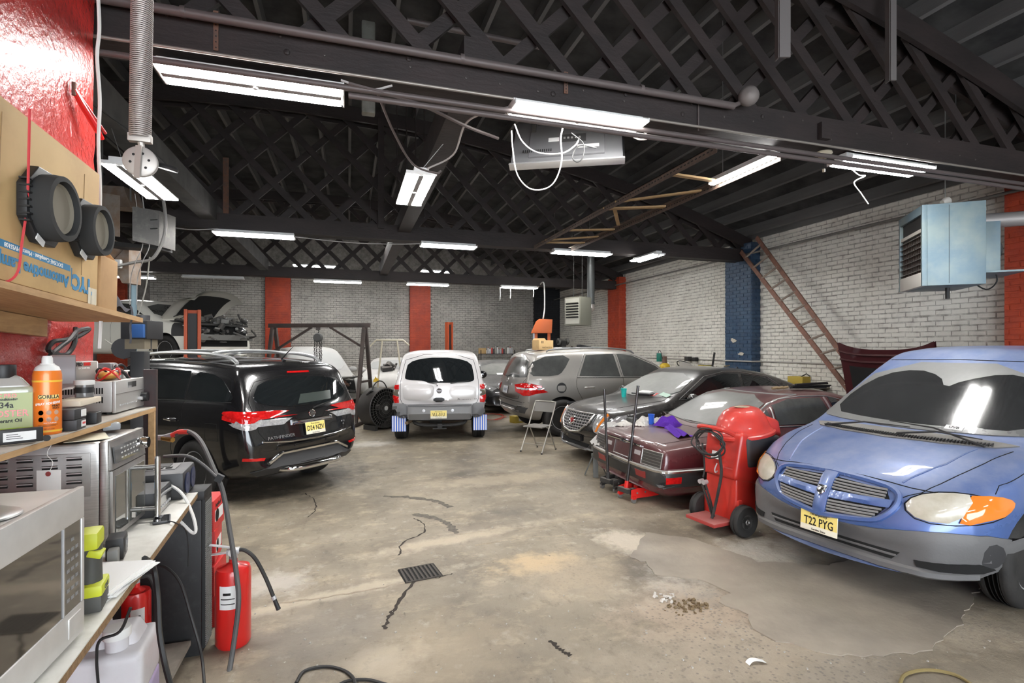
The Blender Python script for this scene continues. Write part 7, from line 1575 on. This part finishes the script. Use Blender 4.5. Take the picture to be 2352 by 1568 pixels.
# can shelf at the back wall -------------------------------------------------------------------
sx, sy, sz = 5.62, 19.95, 1.56; t = thing('can_rack', 'black wire rack of cans against the back wall', 'rack', (sx, sy, 0))
MB().box((0, 0, sz), (1.42, .35, .03)).build('shelf_board', black_pl, t); MB().box((0, 0, 1.0), (1.42, .35, .03)).build('shelf_board', black_pl, t); MB().box((0, 0, .4), (1.42, .35, .03)).build('shelf_board', black_pl, t)
for x in (-.69, .69):
    for y in (-.16, .16): MB().box((x, y, .86), (.03, .03, 1.72)).build('post', black_pl, t)
random.seed(31); cols = [((.75, .75, .73), 'white'), ((.5, .5, .52), 'silver'), ((.10, .10, .11), 'black'), ((.45, .06, .05), 'red'), ((.72, .70, .62), 'cream'), ((.3, .28, .25), 'brown')]
for k in range(15):
    c, cn = cols[k % 6] if k % 2 else cols[(k // 2) % 3]; h = random.uniform(.16, .30); r = random.uniform(.030, .045)
    q = thing('spray_can', '%s can on the wire rack, number %s from its left end' % (cn, ('one', 'two', 'three', 'four', 'five', 'six', 'seven', 'eight', 'nine', 'ten', 'eleven', 'twelve', 'thirteen', 'fourteen', 'fifteen')[k]), 'can', (sx - .45 + k * .075, sy - .05 + random.uniform(-.06, .06), sz + .015), 0, 'cans on the wire rack')
    MB().lathe([(r, 0), (r, h * .78), (r * .8, h * .84), (r * .5, h * .88)], (0, 0, 0), None, 14).build('body', M('can_' + cn, c, .4), q, smooth=True); MB().cyl((0, 0, h * .87), (0, 0, h), r * .55, n=10).build('cap', M('can_' + cols[(k + 2) % 6][1], cols[(k + 2) % 6][0], .4), q, smooth=True)
t = thing('small_carton', 'flattened tan carton at the left end of the wire rack', 'box', (sx - .60, sy - .02, sz + .015), 10); MB().box((0, 0, .11), (.22, .24, .22)).build('carton', kraft, t, bevel=.004)
# orange pump tower and bench clutter in the far right corner -----------------------------------------
p = at(1246, 800, d=16.2); t = thing('orange_stand', 'orange steel tower with a sloped cap beyond the pewter SUV', 'stand', (p.x, p.y, 0), -18); zt = 1.78 + 66 * 16.2 / 1199
for s in (-1, 1): MB().box((s * .20, 0, (zt - .3) / 2), (.09, .12, zt - .3)).build('post', M('tower_orange', (.60, .13, .03), .5), t, bevel=.004)
MB().prism([(-.36, zt - .42), (.28, zt - .42), (.30, zt), (-.10, zt + .02), (-.20, zt - .05)], .34, (0, .17, 0), rot(90, 0, 0)).build('cap', M('tower_orange'), t, bevel=.01); MB().box((-.27, .05, (zt - .4) / 2), (.05, .2, zt - .45)).build('side_sheet', M('grey_sheet', (.25, .27, .3), .4, .5), t); MB().box((0, 0, 1.65), (.4, .1, .03)).build('cross_bar', M('tower_orange'), t)
cable('white_flex', [(p.x + .02, p.y, zt), D(1251, 705, 16.2), D(1249, 650, 16.0), Vector((D(1249, 650, 16.0).x, 15.5, 3.72))], .02, wcable, 'white flex running up from the orange tower', 'cable')
p = at(1290, 800, d=16.8); t = thing('bench_grinder', 'dark bench grinder and tools in the far corner', 'grinder', (p.x, p.y, 0)); MB().box((0, 0, .8), (.9, .5, 1.6)).build('stand', steel_d, t, bevel=.01)
for x in (-.14, .14): MB().cyl((x - .03, -.1, 2.0), (x + .03, -.1, 2.0), .11, n=18).build('wheel', steel_g, t, smooth=True)
MB().cyl((-.2, -.1, 2.0), (.2, -.1, 2.0), .07, n=16).build('motor', steel_d, t, smooth=True); MB().box((0, -.1, 1.80), (.16, .16, .42)).build('pedestal', steel_d, t); MB().box((-.34, 0, 1.68), (.2, .2, .16)).build('tool_box', M('pale_metal', (.4, .4, .38), .5), t); MB().cyl((.36, 0, 1.6), (.36, 0, 1.85), .04, n=10).build('bottle', M('bottle_brown', (.12, .07, .05), .4), t)
# wall bench at the right with tanks and tools (seen over the black sedan) -------------------------------
t = thing('side_bench', 'long bench along the right wall behind the parked cars', 'bench', (8.32, 12.4, 0)); MB().box((0, 0, 1.16), (.45, 3.6, .05)).build('top', M('grey_plank'), t)
for y in (-1.7, 0, 1.7): MB().box((-.15, y, .57), (.07, .07, 1.13)).build('leg', M('grey_plank'), t); MB().box((.15, y, .57), (.07, .07, 1.13)).build('leg', M('grey_plank'), t)
def bp(u, x=8.22): return Vector((x, at(u, 800, X=x).y, 1.186))
t = thing('gas_tank', 'yellow gas tank with a brown neck on the side bench', 'tank', bp(1527)); MB().lathe([(.13, 0), (.14, .03), (.14, .10), (.12, .16), (.06, .20), (.05, .22)], (0, 0, 0), None, 20).build('shell', M('tank_yellow', (.62, .42, .03), .4), t, smooth=True); MB().cyl((0, 0, .2), (0, 0, .38), .065, .055, 14).build('neck', M('neck_brown', (.14, .08, .06), .5), t, smooth=True)
t = thing('green_canister', 'green canister hung above the yellow tank', 'canister', bp(1514, 8.46) + Vector((0, 0, .22))); MB().cyl((0, 0, 0), (0, 0, .24), .075, n=16).build('shell', M('can_green', (.02, .20, .15), .4), t, bevel=.01); MB().tube(curve([(0, .05, .24), (0, 0, .32), (0, -.08, .28), (0, -.16, .1)], 4), .008, 6).build('hose', rubber, t, smooth=True)
for k, u in enumerate((1612, 1626)): 
    t = thing('paint_can', ('left' if k == 0 else 'right') + ' yellow tin on the side bench', 'tin', bp(u)); MB().cyl((0, 0, 0), (0, 0, .20), .085, n=20).build('shell', M('tin_yellow%d' % k, (.50 - .12 * k, .38 - .06 * k, .07), .5), t, smooth=True); MB().lathe([(.087, .195), (.09, .205), (.08, .207), (0, .2)], (0, 0, 0), None, 20).build('lid', steel_g, t, smooth=True)
t = thing('bicycle_wheel', 'old wheel rim leaning on the side bench', 'wheel', bp(1572) + Vector((.05, 0, .14))); MB().tube([(math.cos(k * .2) * .20, math.sin(k * .2) * .26, math.sin(k * .2) * .13) for k in range(32)], .014, 6).build('rim', rubber, t, smooth=True); MB().lathe([(0, .0), (.19, .02)], (0, 0, 0), rot(27, 0, 0), 20).build('disc', M('pale_disc', (.45, .43, .4), .6), t)
t = thing('steel_bar', 'dark bar leaning upright among the bench tools', 'bar', bp(1640)); MB().bar((0, .10, .0), (0, -.02, .50), .05, .02).build('shaft', steel_d, t)
t = thing('tool_heap', 'heap of dark tools at the end of the side bench', 'tools', bp(1658, 8.0))
clutter(t, (0, 0, .10), (.3, .5, .14), 7, [steel_d, M('rust_bolt')], 'tool', 44, .06, .16)
t = thing('socket_box', 'small black socket box on the conduit', 'socket', Vector((XR - .27, at(1600, 815, X=XR - .05).y, 1.50))); MB().box((.18, 0, .0), (.10, .12, .10)).build('box', black_pl, t, bevel=.005); MB().box((.18, .3, .01), (.12, .16, .12)).build('cover', steel_d, t, bevel=.01)
tag(MB().tube([(XR - .02, 17.5, 1.50), (XR - .02, 10.15, 1.50), (XR - .28, 10.12, 1.50), (XR - .28, 9.22, 1.50), (XR - .02, 9.2, 1.50), (XR - .02, 5.2, 1.48)], .016, 8).build('wall_conduit', M('pale_conduit', (.42, .40, .37), .6)), 'thin conduit running low along the right wall', 'conduit')
t = thing('yellow_case', 'small yellow case by the ladder foot', 'case', Vector((8.33, at(1835, 872, X=8.33).y, 1.06))); MB().box((0, 0, .10), (.2, .36, .16)).build('body', M('case_yellow', (.45, .33, .05), .6), t, bevel=.01); MB().tube([(-.05, -.1, .18), (-.05, -.22, .24), (-.05, -.3, .2)], .012, 6).build('lever', steel_d, t)
t = thing('wall_ledge', 'narrow dark ledge fixed low on the right wall', 'ledge', (XR - .2, at(1835, 872, X=8.33).y, 1.045)); MB().box((0, 0, 0), (.4, .9, .03)).build('board', M('grey_plank'), t)
# ladder --------------------------------------------------------------------------------------------
lad = M('ladder_wood', (.27, .13, .09), .7, col2=(.17, .09, .065), ns=8); rung_m = M('rung_wood', (.26, .21, .17), .7)
t = thing('ladder', 'old wooden ladder leaning slantwise on the right wall', 'ladder', (0, 0, 0)); lx0, lx1 = 8.26, 8.02
T0, B0 = at(1702, 578, X=lx0), at(1945, 890, X=lx1); T1, B1 = at(1738, 545, X=lx0 + .02), at(1990, 890, X=lx1 + .02)
def ext(a, b, z): q = (b - a); return a + q * ((z - a.z) / q.z)
F0, F1 = ext(T0, B0, .02), ext(T1, B1, .02)
MB().bar(T0, F0, .035, .085, (T1 - T0)).build('rail', lad, t, bevel=.004); MB().bar(T1, F1, .035, .085, (T1 - T0)).build('rail', lad, t, bevel=.004)
n = 15
for k in range(n): q = (k + .6) / n; MB().tube([T0.lerp(F0, q), T1.lerp(F1, q)], .022, 8).build('rung', rung_m, t, smooth=True)
# ================================================================ CEILING EQUIPMENT
# big blue unit heater
hb = M('heater_blue', (.14, .205, .245), .45, .2, col2=(.20, .255, .26), ns=2.2, lo=.4, hi=.6, dirt=.12, dirtc=(.45, .43, .35), ds=4); hw = M('heater_white', (.50, .48, .44), .5)
cx = Vector((6.32, 4.30, 0)); e1 = Vector((6.78, 4.90, 0)) - cx; w1 = e1.length; e1.normalize(); e2 = Vector((e1.y, -e1.x, 0)); dep = .56; z0, z1 = 2.50, 3.43
t = thing('unit_heater', 'large pale blue hanging unit heater at the upper right', 'heater', (cx.x, cx.y, 0), math.degrees(math.atan2(e1.y, e1.x)))
# local x along the louvre face, local y = -depth direction
MB().b2((.0, -dep, z0), (w1, -.02, z1)).build('cabinet', hb, t, bevel=.006)
for (a0, a1, b0, b1) in ((0, .04, z0, z1), (w1 - .04, w1, z0, z1), (.04, w1 - .04, z1 - .10, z1), (.04, w1 - .04, z0, z0 + .16)): MB().b2((a0, -.02, b0), (a1, .03, b1)).build('face_frame', hw if b1 < z0 + .2 else hb, t, bevel=.003)
MB().b2((.04, -.015, z0 + .16), (w1 - .04, -.005, z1 - .10)).build('core', M('heater_core', (.02, .02, .02), .7), t); MB().b2((.04, -.01, z1 - .30), (w1 - .04, .02, z1 - .26)).build('top_slat', hw, t)
for k in range(7): o = MB().box((w1 / 2, .01, z0 + .20 + k * .065), (w1 - .08, .05, .005), rot(-25, 0, 0)).build('louvre', steel_g, t)
for k in range(12): MB().tube([(.08 + k * .055, -.003, z0 + .17), (.08 + k * .055, -.003, z1 - .32)], .010, 6).build('heat_tube', M('tube_rust', (.09, .075, .065), .6), t, smooth=True)
MB().b2((.10, -dep - .17, z0 + .15), (w1 - .10, -dep - .0, z1 - .22)).build('rear_box', hb, t, bevel=.005); MB().b2((.05, -dep - .38, z0 + .13), (w1 - .05, -dep, z0 + .15)).build('tray', hb, t); MB().cyl((w1 / 2, -dep - .17, z0 + .42), (w1 / 2, -dep - .27, z0 + .42), .09, n=16).build('fan_motor', steel_d, t, smooth=True)
MB().b2((-.002, -.225, z0 + .02), (.0, -.222, z1 - .02)).build('panel_seam', seam, t)
MB().tube([(w1 * .45, -.33, z0), (w1 * .45, -.33, z0 - .13)], .022, 10).build('drain_pipe', steel_d, t, smooth=True)
cap = MB().lathe([(.0, .04), (.045, .04), (.05, .0), (.03, -.04)], (w1 * .42, -.30, z1 + .09), rot(70, 0, 20), 18).build('flue_cap', hw, t, smooth=True)
MB().tube([(w1 * .42, -.30, z1), (w1 * .42, -.30, z1 + .08)], .02, 8).tube([(w1 * .42, -.30, z1 + .1), (w1 * .42, -.30, 5.05)], .006, 6).build('hanger_rod', steel_g, t)
MB().tube(curve([(w1 * .6, -dep - .02, z0 + .10), (w1 * .5, -dep - .15, z0 - .03), (w1 * .4, -dep - .22, z0 + .05), (w1 * .4, -dep - .2, z0 + .2)], 5), .008, 6).build('gas_flex', rubber, t, smooth=True)
MB().tube([(w1 * .5, -dep + .1, z1 - .16), (w1 * .5, -dep - .9, z1 - .16), (w1 * .5, -dep - 1.6, z1 - .10)], .085, 18).build('flue_pipe', M('flue_grey', (.30, .28, .27), .5, .4), t, smooth=True)
rb = at(2195, 333, d=5.9); t = thing('junction_box', 'red-brown junction box above the blue heater', 'junction box', rb); MB().box((0, 0, 0), (.16, .14, .025), rot(0, -14, 20)).build('box', rusty, t, bevel=.003); MB().tube([(0, 0, 0), (0, 0, 1.6)], .006, 5).build('rod', steel_d, t)
# far heater with flue
fh = at(1297, 720, d=14.6); t = thing('unit_heater', 'small olive grey hanging heater with louvres in the far corner', 'heater', (fh.x, fh.y, 0), -62); hz0, hz1 = 2.42, 3.20; og = M('heater_olive', (.24, .235, .19), .5)
MB().b2((-.0, .0, hz0), (.55, .50, hz1)).build('cabinet', og, t, bevel=.006); MB().b2((.04, -.012, hz0 + .04), (.51, 0, hz1 - .04)).build('face', M('heater_cream', (.45, .44, .38), .5), t)
for k in range(6): o = MB().b2((.06, -.016, hz0 + .20 + k * .075), (.49, -.012, hz0 + .235 + k * .075)).build('slot', slot_m, t); MB().box((.275, -.03, hz0 + .245 + k * .075), (.43, .04, .006), rot(-25, 0, 0)).build('louvre', M('heater_cream'), o)
for x in (.12, .42): MB().tube([(x, .25, hz1), (x, .25, 5.0)], .010, 6).build('hanger_rod', steel_d, t)
fl0 = at(1325, 702, d=14.9); fl1 = at(1357, 708, d=15.0)
t = thing('flue_duct', 'grey stovepipe rising through the roof from the far heater', 'flue', (0, 0, 0)); fg = M('flue_dark', (.09, .095, .095), .45, .4)
MB().tube([at(1318, 702, d=14.75), at(1346, 705, d=14.95)], .085, 18).build('horizontal_pipe', fg, t, smooth=True); c0 = at(1357, 705, d=15.0)
MB().tube(curve([at(1342, 706, d=14.93), c0 - Vector((0, 0, .06)), c0 + Vector((0, 0, .10))], 5), .10, 18).build('elbow', M('elbow_zinc', (.40, .36, .33), .4, .6), t, smooth=True); MB().tube([c0 + Vector((0, 0, .08)), Vector((c0.x, c0.y, 5.2))], .11, 20).build('stack', fg, t, smooth=True); MB().lathe([(.12, 0), (.125, .02), (.12, .04)], c0 + Vector((0, 0, .10)), None, 20).build('collar', fg, t, smooth=True)
# duct stub above the near truss
p = at(846, 25, d=6.3); tag(MB().box((p.x, p.y, 5.15), (.16, .13, 1.1)).build('roof_duct', M('duct_pale', (.30, .30, .27), .5, .5, col2=(.2, .19, .17), ns=6), bevel=.02), 'pale metal duct stub behind the near lattice', 'duct')
# television ----------------------------------------------------------------------------
tv = thing('television', 'flat television hung with its back to the camera, white cords trailing', 'television', (1.975, 4.56, 3.74), -27, rx=-30)
MB().box((0, .03, .0), (1.06, .03, .60)).build('panel', M('tv_black', (.02, .02, .02), .3), tv, bevel=.006)
MB().box((0, -.005, -.01), (1.03, .05, .57), None, .98, .9).build('back_cover', M('tv_back', (.16, .16, .165), .35, .2), tv, bevel=.015); MB().box((0, -.035, -.07), (.70, .03, .34)).build('bulge', M('tv_back'), tv, bevel=.012)
MB().b2((-.53, -.03, -.305), (.53, .045, -.285)).build('bottom_edge', M('tv_silver', (.5, .5, .5), .3, .6), tv, bevel=.004)
MB().box((.06, -.052, -.02), (.24, .006, .10)).build('port_panel', M('port_panel', (.05, .05, .05), .4), tv); MB().box((.2, -.053, -.14), (.20, .004, .04)).build('rating_label', M('label_white'), tv); MB().box((-.12, -.053, -.03), (.10, .004, .05)).build('rating_label', M('label_white'), tv)
for k in range(5): MB().box((-.02 + k * .035, -.057, -.02), (.018, .006, .02)).build('port', M('port_grey', (.4, .4, .4), .4), tv)
for k in range(14): MB().box((-.40 + k * .02, -.053, -.17), (.009, .004, .03)).build('vent_slot', slot_m, tv)
for x in (-.32, .32): MB().box((x, -.03, .12), (.04, .03, .30)).build('wall_bracket', steel_d, tv)
bpy.context.view_layer.update(); inv_ = tv.matrix_world.inverted()
for s in (-.3, .3): MB().tube([(s, .0, .26), inv_ @ Vector(((tv.matrix_world @ Vector((s, 0, .26))).x, 4.12, 3.76))], .008, 6).build('hanger', steel_d, tv)
cable('tv_cable', [D(1175, 300, 4.3), D(1178, 345, 4.32), D(1188, 400, 4.3), D(1215, 432, 4.3), D(1250, 434, 4.3), D(1275, 415, 4.3), D(1290, 370, 4.3), D(1288, 320, 4.35), D(1292, 295, 4.35)], .006, wcable, 'white cord looping below the television', 'cord')
cable('tv_cable', [D(1182, 285, 4.3), D(1200, 325, 4.32), D(1235, 350, 4.35), D(1290, 352, 4.38), D(1320, 335, 4.42), D(1330, 320, 4.44)], .006, wcable, 'white cord across the television back', 'cord')
cable('tv_cable', [D(1312, 305, 4.4), D(1340, 330, 4.44), D(1338, 362, 4.42), D(1325, 372, 4.42), D(1315, 360, 4.42), D(1330, 335, 4.44), D(1370, 340, 4.44)], .005, bcable, 'dark signal cord knotted behind the television', 'cord')
# slotted-angle frame with timber slats -------------------------------------------------------
ang = M('slotted_angle', (.13, .085, .065), .6, .3, col2=(.08, .06, .05), ns=14); slat = M('yellow_timber', (.38, .25, .12), .75, col2=(.27, .17, .08), ns=5)
t = thing('slat_rack', 'rusty slotted-angle rack with timber slats under the roof', 'rack', (0, 0, 0))
for X in (3.30, 4.05):
    MB().b2((X - .004, 4.1, 3.62), (X + .004, 9.15, 3.70)).b2((X - .004 if X < 3.5 else X - .06, 4.1, 3.692), (X + .06 if X < 3.5 else X + .004, 9.15, 3.70)).build('angle_rail', ang, t)
    mb = MB()
    for k in range(82): mb.b2((X - .0055, 4.15 + k * .06, 3.655), (X + .0055, 4.18 + k * .06, 3.667))
    o = mb.build('slots', slot_m, t); o['kind'] = 'stuff'
for (y0, y1, w) in ((8.75, 8.55, .07), (8.55, 8.0, .05), (7.75, 7.45, .07), (6.4, 6.05, .08), (6.05, 5.3, .05), (4.9, 4.95, .06)): ubar('slat', (3.30, y0, 3.675), (4.05, y1, 3.675), w, .022, slat, t)
ubar('slat', (3.45, 6.35, 3.675), (3.95, 7.15, 3.675), .05, .022, slat, t)
# pipes along the near beam -------------------------------------------------------------------------
pipe_m = M('painted_pipe', (.105, .085, .082), .5, .2, dust=.3, dcol=(.2, .18, .17)); cond = M('conduit_dull', (.30, .27, .24), .45, .5)
t = thing('beam_pipe', 'thick brown pipe along the top of the near beam', 'pipe', (0, 0, 0)); MB().tube([(-6.0, 3.78, 3.92), (3.22, 3.78, 3.90)], .03, 12).build('tube', pipe_m, t, smooth=True)
for X in (-3, -1.0, .8, 2.3): MB().lathe([(.034, -.015), (.036, 0), (.034, .015)], (X, 3.78, 3.912), rot(0, 90, 0), 12).build('clamp', pipe_m, t, smooth=True)
t = thing('alarm_bell', 'dusty dome bell at the end of the thick pipe', 'bell', (3.34, 3.74, 3.98)); MB().lathe([(.085, 0), (.088, .012), (.08, .045), (.05, .075), (0, .082)], (0, 0, 0), face(-FW - RT * .4, RT), 28).build('gong', M('bell_dusty', (.17, .15, .14), .6, .2), t, smooth=True); MB().tube([(-.13, .04, -.08), (-.05, .04, -.04), (0, .03, 0)], .02, 8).build('bracket', pipe_m, t, smooth=True)
for (z, y, r, x0, x1, m, lb) in ((3.685, 3.80, .011, -6, 8.4, cond, 'thin bright conduit along the near beam'), (3.60, 3.82, .020, -6, 8.4, pipe_m, 'brown pipe under the near beam'), (3.50, 3.72, .020, .0, 8.5, pipe_m, 'lower brown pipe below the shop lights')):
    tag(MB().tube([(x0, y, z), (x1, y, z)], r, 10).build('beam_pipe', m, smooth=True), lb, 'pipe')
tag(MB().tube([(8.32, 2.5, 3.84), (8.32, 20.6, 3.84)], .022, 10).build('wall_pipe', M('wall_pipe', (.20, .19, .175), .5, .2), smooth=True), 'long pipe running high along the right wall', 'pipe')
tag(MB().tube([(.55, 5.2, 5.0), (2.05, 5.2, 4.98)], .03, 10).build('roof_pipe', pipe_m, smooth=True), 'short thick pipe above the near lattice', 'pipe')
for (pts, r, m, lb) in (
  ([(.0, 3.80, 3.62), (.45, 3.85, 3.58), (.9, 4.1, 3.56), (1.25, 4.4, 3.62)], .014, pipe_m, 'bundled dark cable drooping from the near beam'),
  ([(.2, 3.85, 3.6), (.35, 4.3, 3.52), (.55, 4.7, 3.42), (.78, 4.9, 3.43), (.84, 4.95, 3.47)], .010, pipe_m, 'hooked black cable below the near beam'),
  ([(.74, 5.2, 3.56), (.95, 4.9, 3.62), (.98, 4.5, 3.75), (1.1, 4.2, 3.74), (1.3, 3.9, 3.70)], .009, M('cord_grey'), 'grey cable feeding the lengthwise shop light'),
  ([(-2.9, 9.45, 3.72), (-2.4, 9.4, 3.66), (-2.0, 9.4, 3.70)], .008, M('cord_grey'), 'pale cable at the left end of the second beam'),
  ([(-1.0, 9.45, 3.66), (.0, 9.4, 3.60), (.8, 9.4, 3.62), (1.3, 9.4, 3.66)], .008, M('cord_grey'), 'sagging cable between lights on the second beam'),
  ([(-.05, 3.85, 3.66), (.15, 3.84, 3.62), (.3, 3.82, 3.66)], .008, M('cord_grey'), 'short flex at the end of the spring-side light'),
  ([(2.32, 3.85, 3.64), (2.40, 3.84, 3.55), (2.30, 3.83, 3.52), (2.20, 3.85, 3.58)], .007, wcable, 'white plug lead at the television-side light'),
  ([(4.85, 4.05, 3.64), (5.0, 4.05, 3.56), (5.15, 4.1, 3.58), (5.0, 4.1, 3.50), (5.12, 4.12, 3.40), (5.22, 4.12, 3.30)], .006, wcable, 'tangled white cord under the right-hand light')):
    cable('ceiling_cable', pts, r, m, lb, 'cable')
t = thing('lamp_holder', 'small ceiling lamp holder with a dangling cord by the right-hand light', 'lamp holder', (4.42, 3.95, 3.66)); MB().lathe([(.075, .03), (.08, .015), (.05, 0), (.03, -.03), (0, -.03)], (0, 0, 0), None, 24).build('rose', M('cream_bakelite', (.45, .40, .30), .5), t, smooth=True); MB().tube([(0, 0, -.03), (.005, 0, -.13)], .004, 5).build('cord', bcable, t); MB().cyl((.005, 0, -.16), (.005, 0, -.13), .012, n=8).build('plug', M('cream_bakelite'), t)
for (u, v, l) in ((1148, 690, 'left'), (1172, 685, 'middle'), (1225, 682, 'right')): 
    q = at(u, 655, Y=15.1); q.z = 3.63; cable('pull_string', [q, at(u + 1, (662 + v) / 2, Y=15.1), at(u, v, Y=15.1)], .010, wcable, l + ' white pull string under the far right light', 'string')
p = at(775, 690, Y=YB - .06); tag(MB().tube([at(765, 665, Y=YB - .06), at(775, 730, Y=YB - .06), at(790, 720, Y=YB - .06), at(780, 665, Y=YB - .06)], .012, 5).build('wire_frame', M('wire_pale', (.45, .44, .42), .5)), 'bent wire frame hung on the back wall', 'wire')
# drain grate in the floor
gp = at(965, 1316, Z=0); t = thing('floor_drain', 'small rusted drain grate in the concrete floor', 'drain', (gp.x, gp.y, 0), 8); MB().b2((-.15, -.13, -.002), (.15, .13, .003)).build('pit', well_m, t)
for k in range(9): MB().box((-.13 + k * .0325, 0, .005), (.016, .25, .006), rot(0, 0, random.uniform(-2, 2))).build('bar', M('grate_rust', (.06, .052, .045), .8), t)
for s_ in (-1, 1): MB().box((0, s_ * .125, .005), (.29, .014, .006)).build('rim', M('grate_rust'), t)
# perforated straps, timber block and hanging wire on the near beam
for (u, v0, v1, w, m, lb) in ((496, 25, 116, .03, rusty, 'perforated rusty strap on the near beam, left'), (1300, 165, 215, .035, rusty, 'perforated rusty strap on the near beam above the television'), (1604, 222, 300, .012, pipe_m, 'thin wire tie on the near beam')):
    a, b = at(u, v0, Y=3.845), at(u, v1, Y=3.845); t = thing('beam_strap', lb, 'strap', (0, 0, 0)); MB().bar(a, b, w, .006, (0, 1, 0)).build('band', m, t)
    if w > .02:
        for k in range(7): MB().cyl(a.lerp(b, (k + .5) / 7) - Vector((0, .004, 0)), a.lerp(b, (k + .5) / 7), .005, n=6).build('hole', slot_m, t)
a, b = at(1893, 283, Y=3.83), at(1893, 320, Y=3.83); tag(MB().bar(a, b, .11, .05, (0, 1, 0)).build('timber_block', truss_m), 'short timber block bolted on the near beam, right of the bell', 'block')
for k in range(26):
    X = -1.8 + k * .33 + random.uniform(-.08, .08); o = MB().lathe([(.010, 0), (.008, .006), (0, .008)], (X, -.143, 3.78 + random.uniform(0, .17)), rot(90, 0, 0), 8).build('nail_head', M('nail_grey', (.09, .08, .075), .5, .5), bpy.data.objects['roof_truss'])
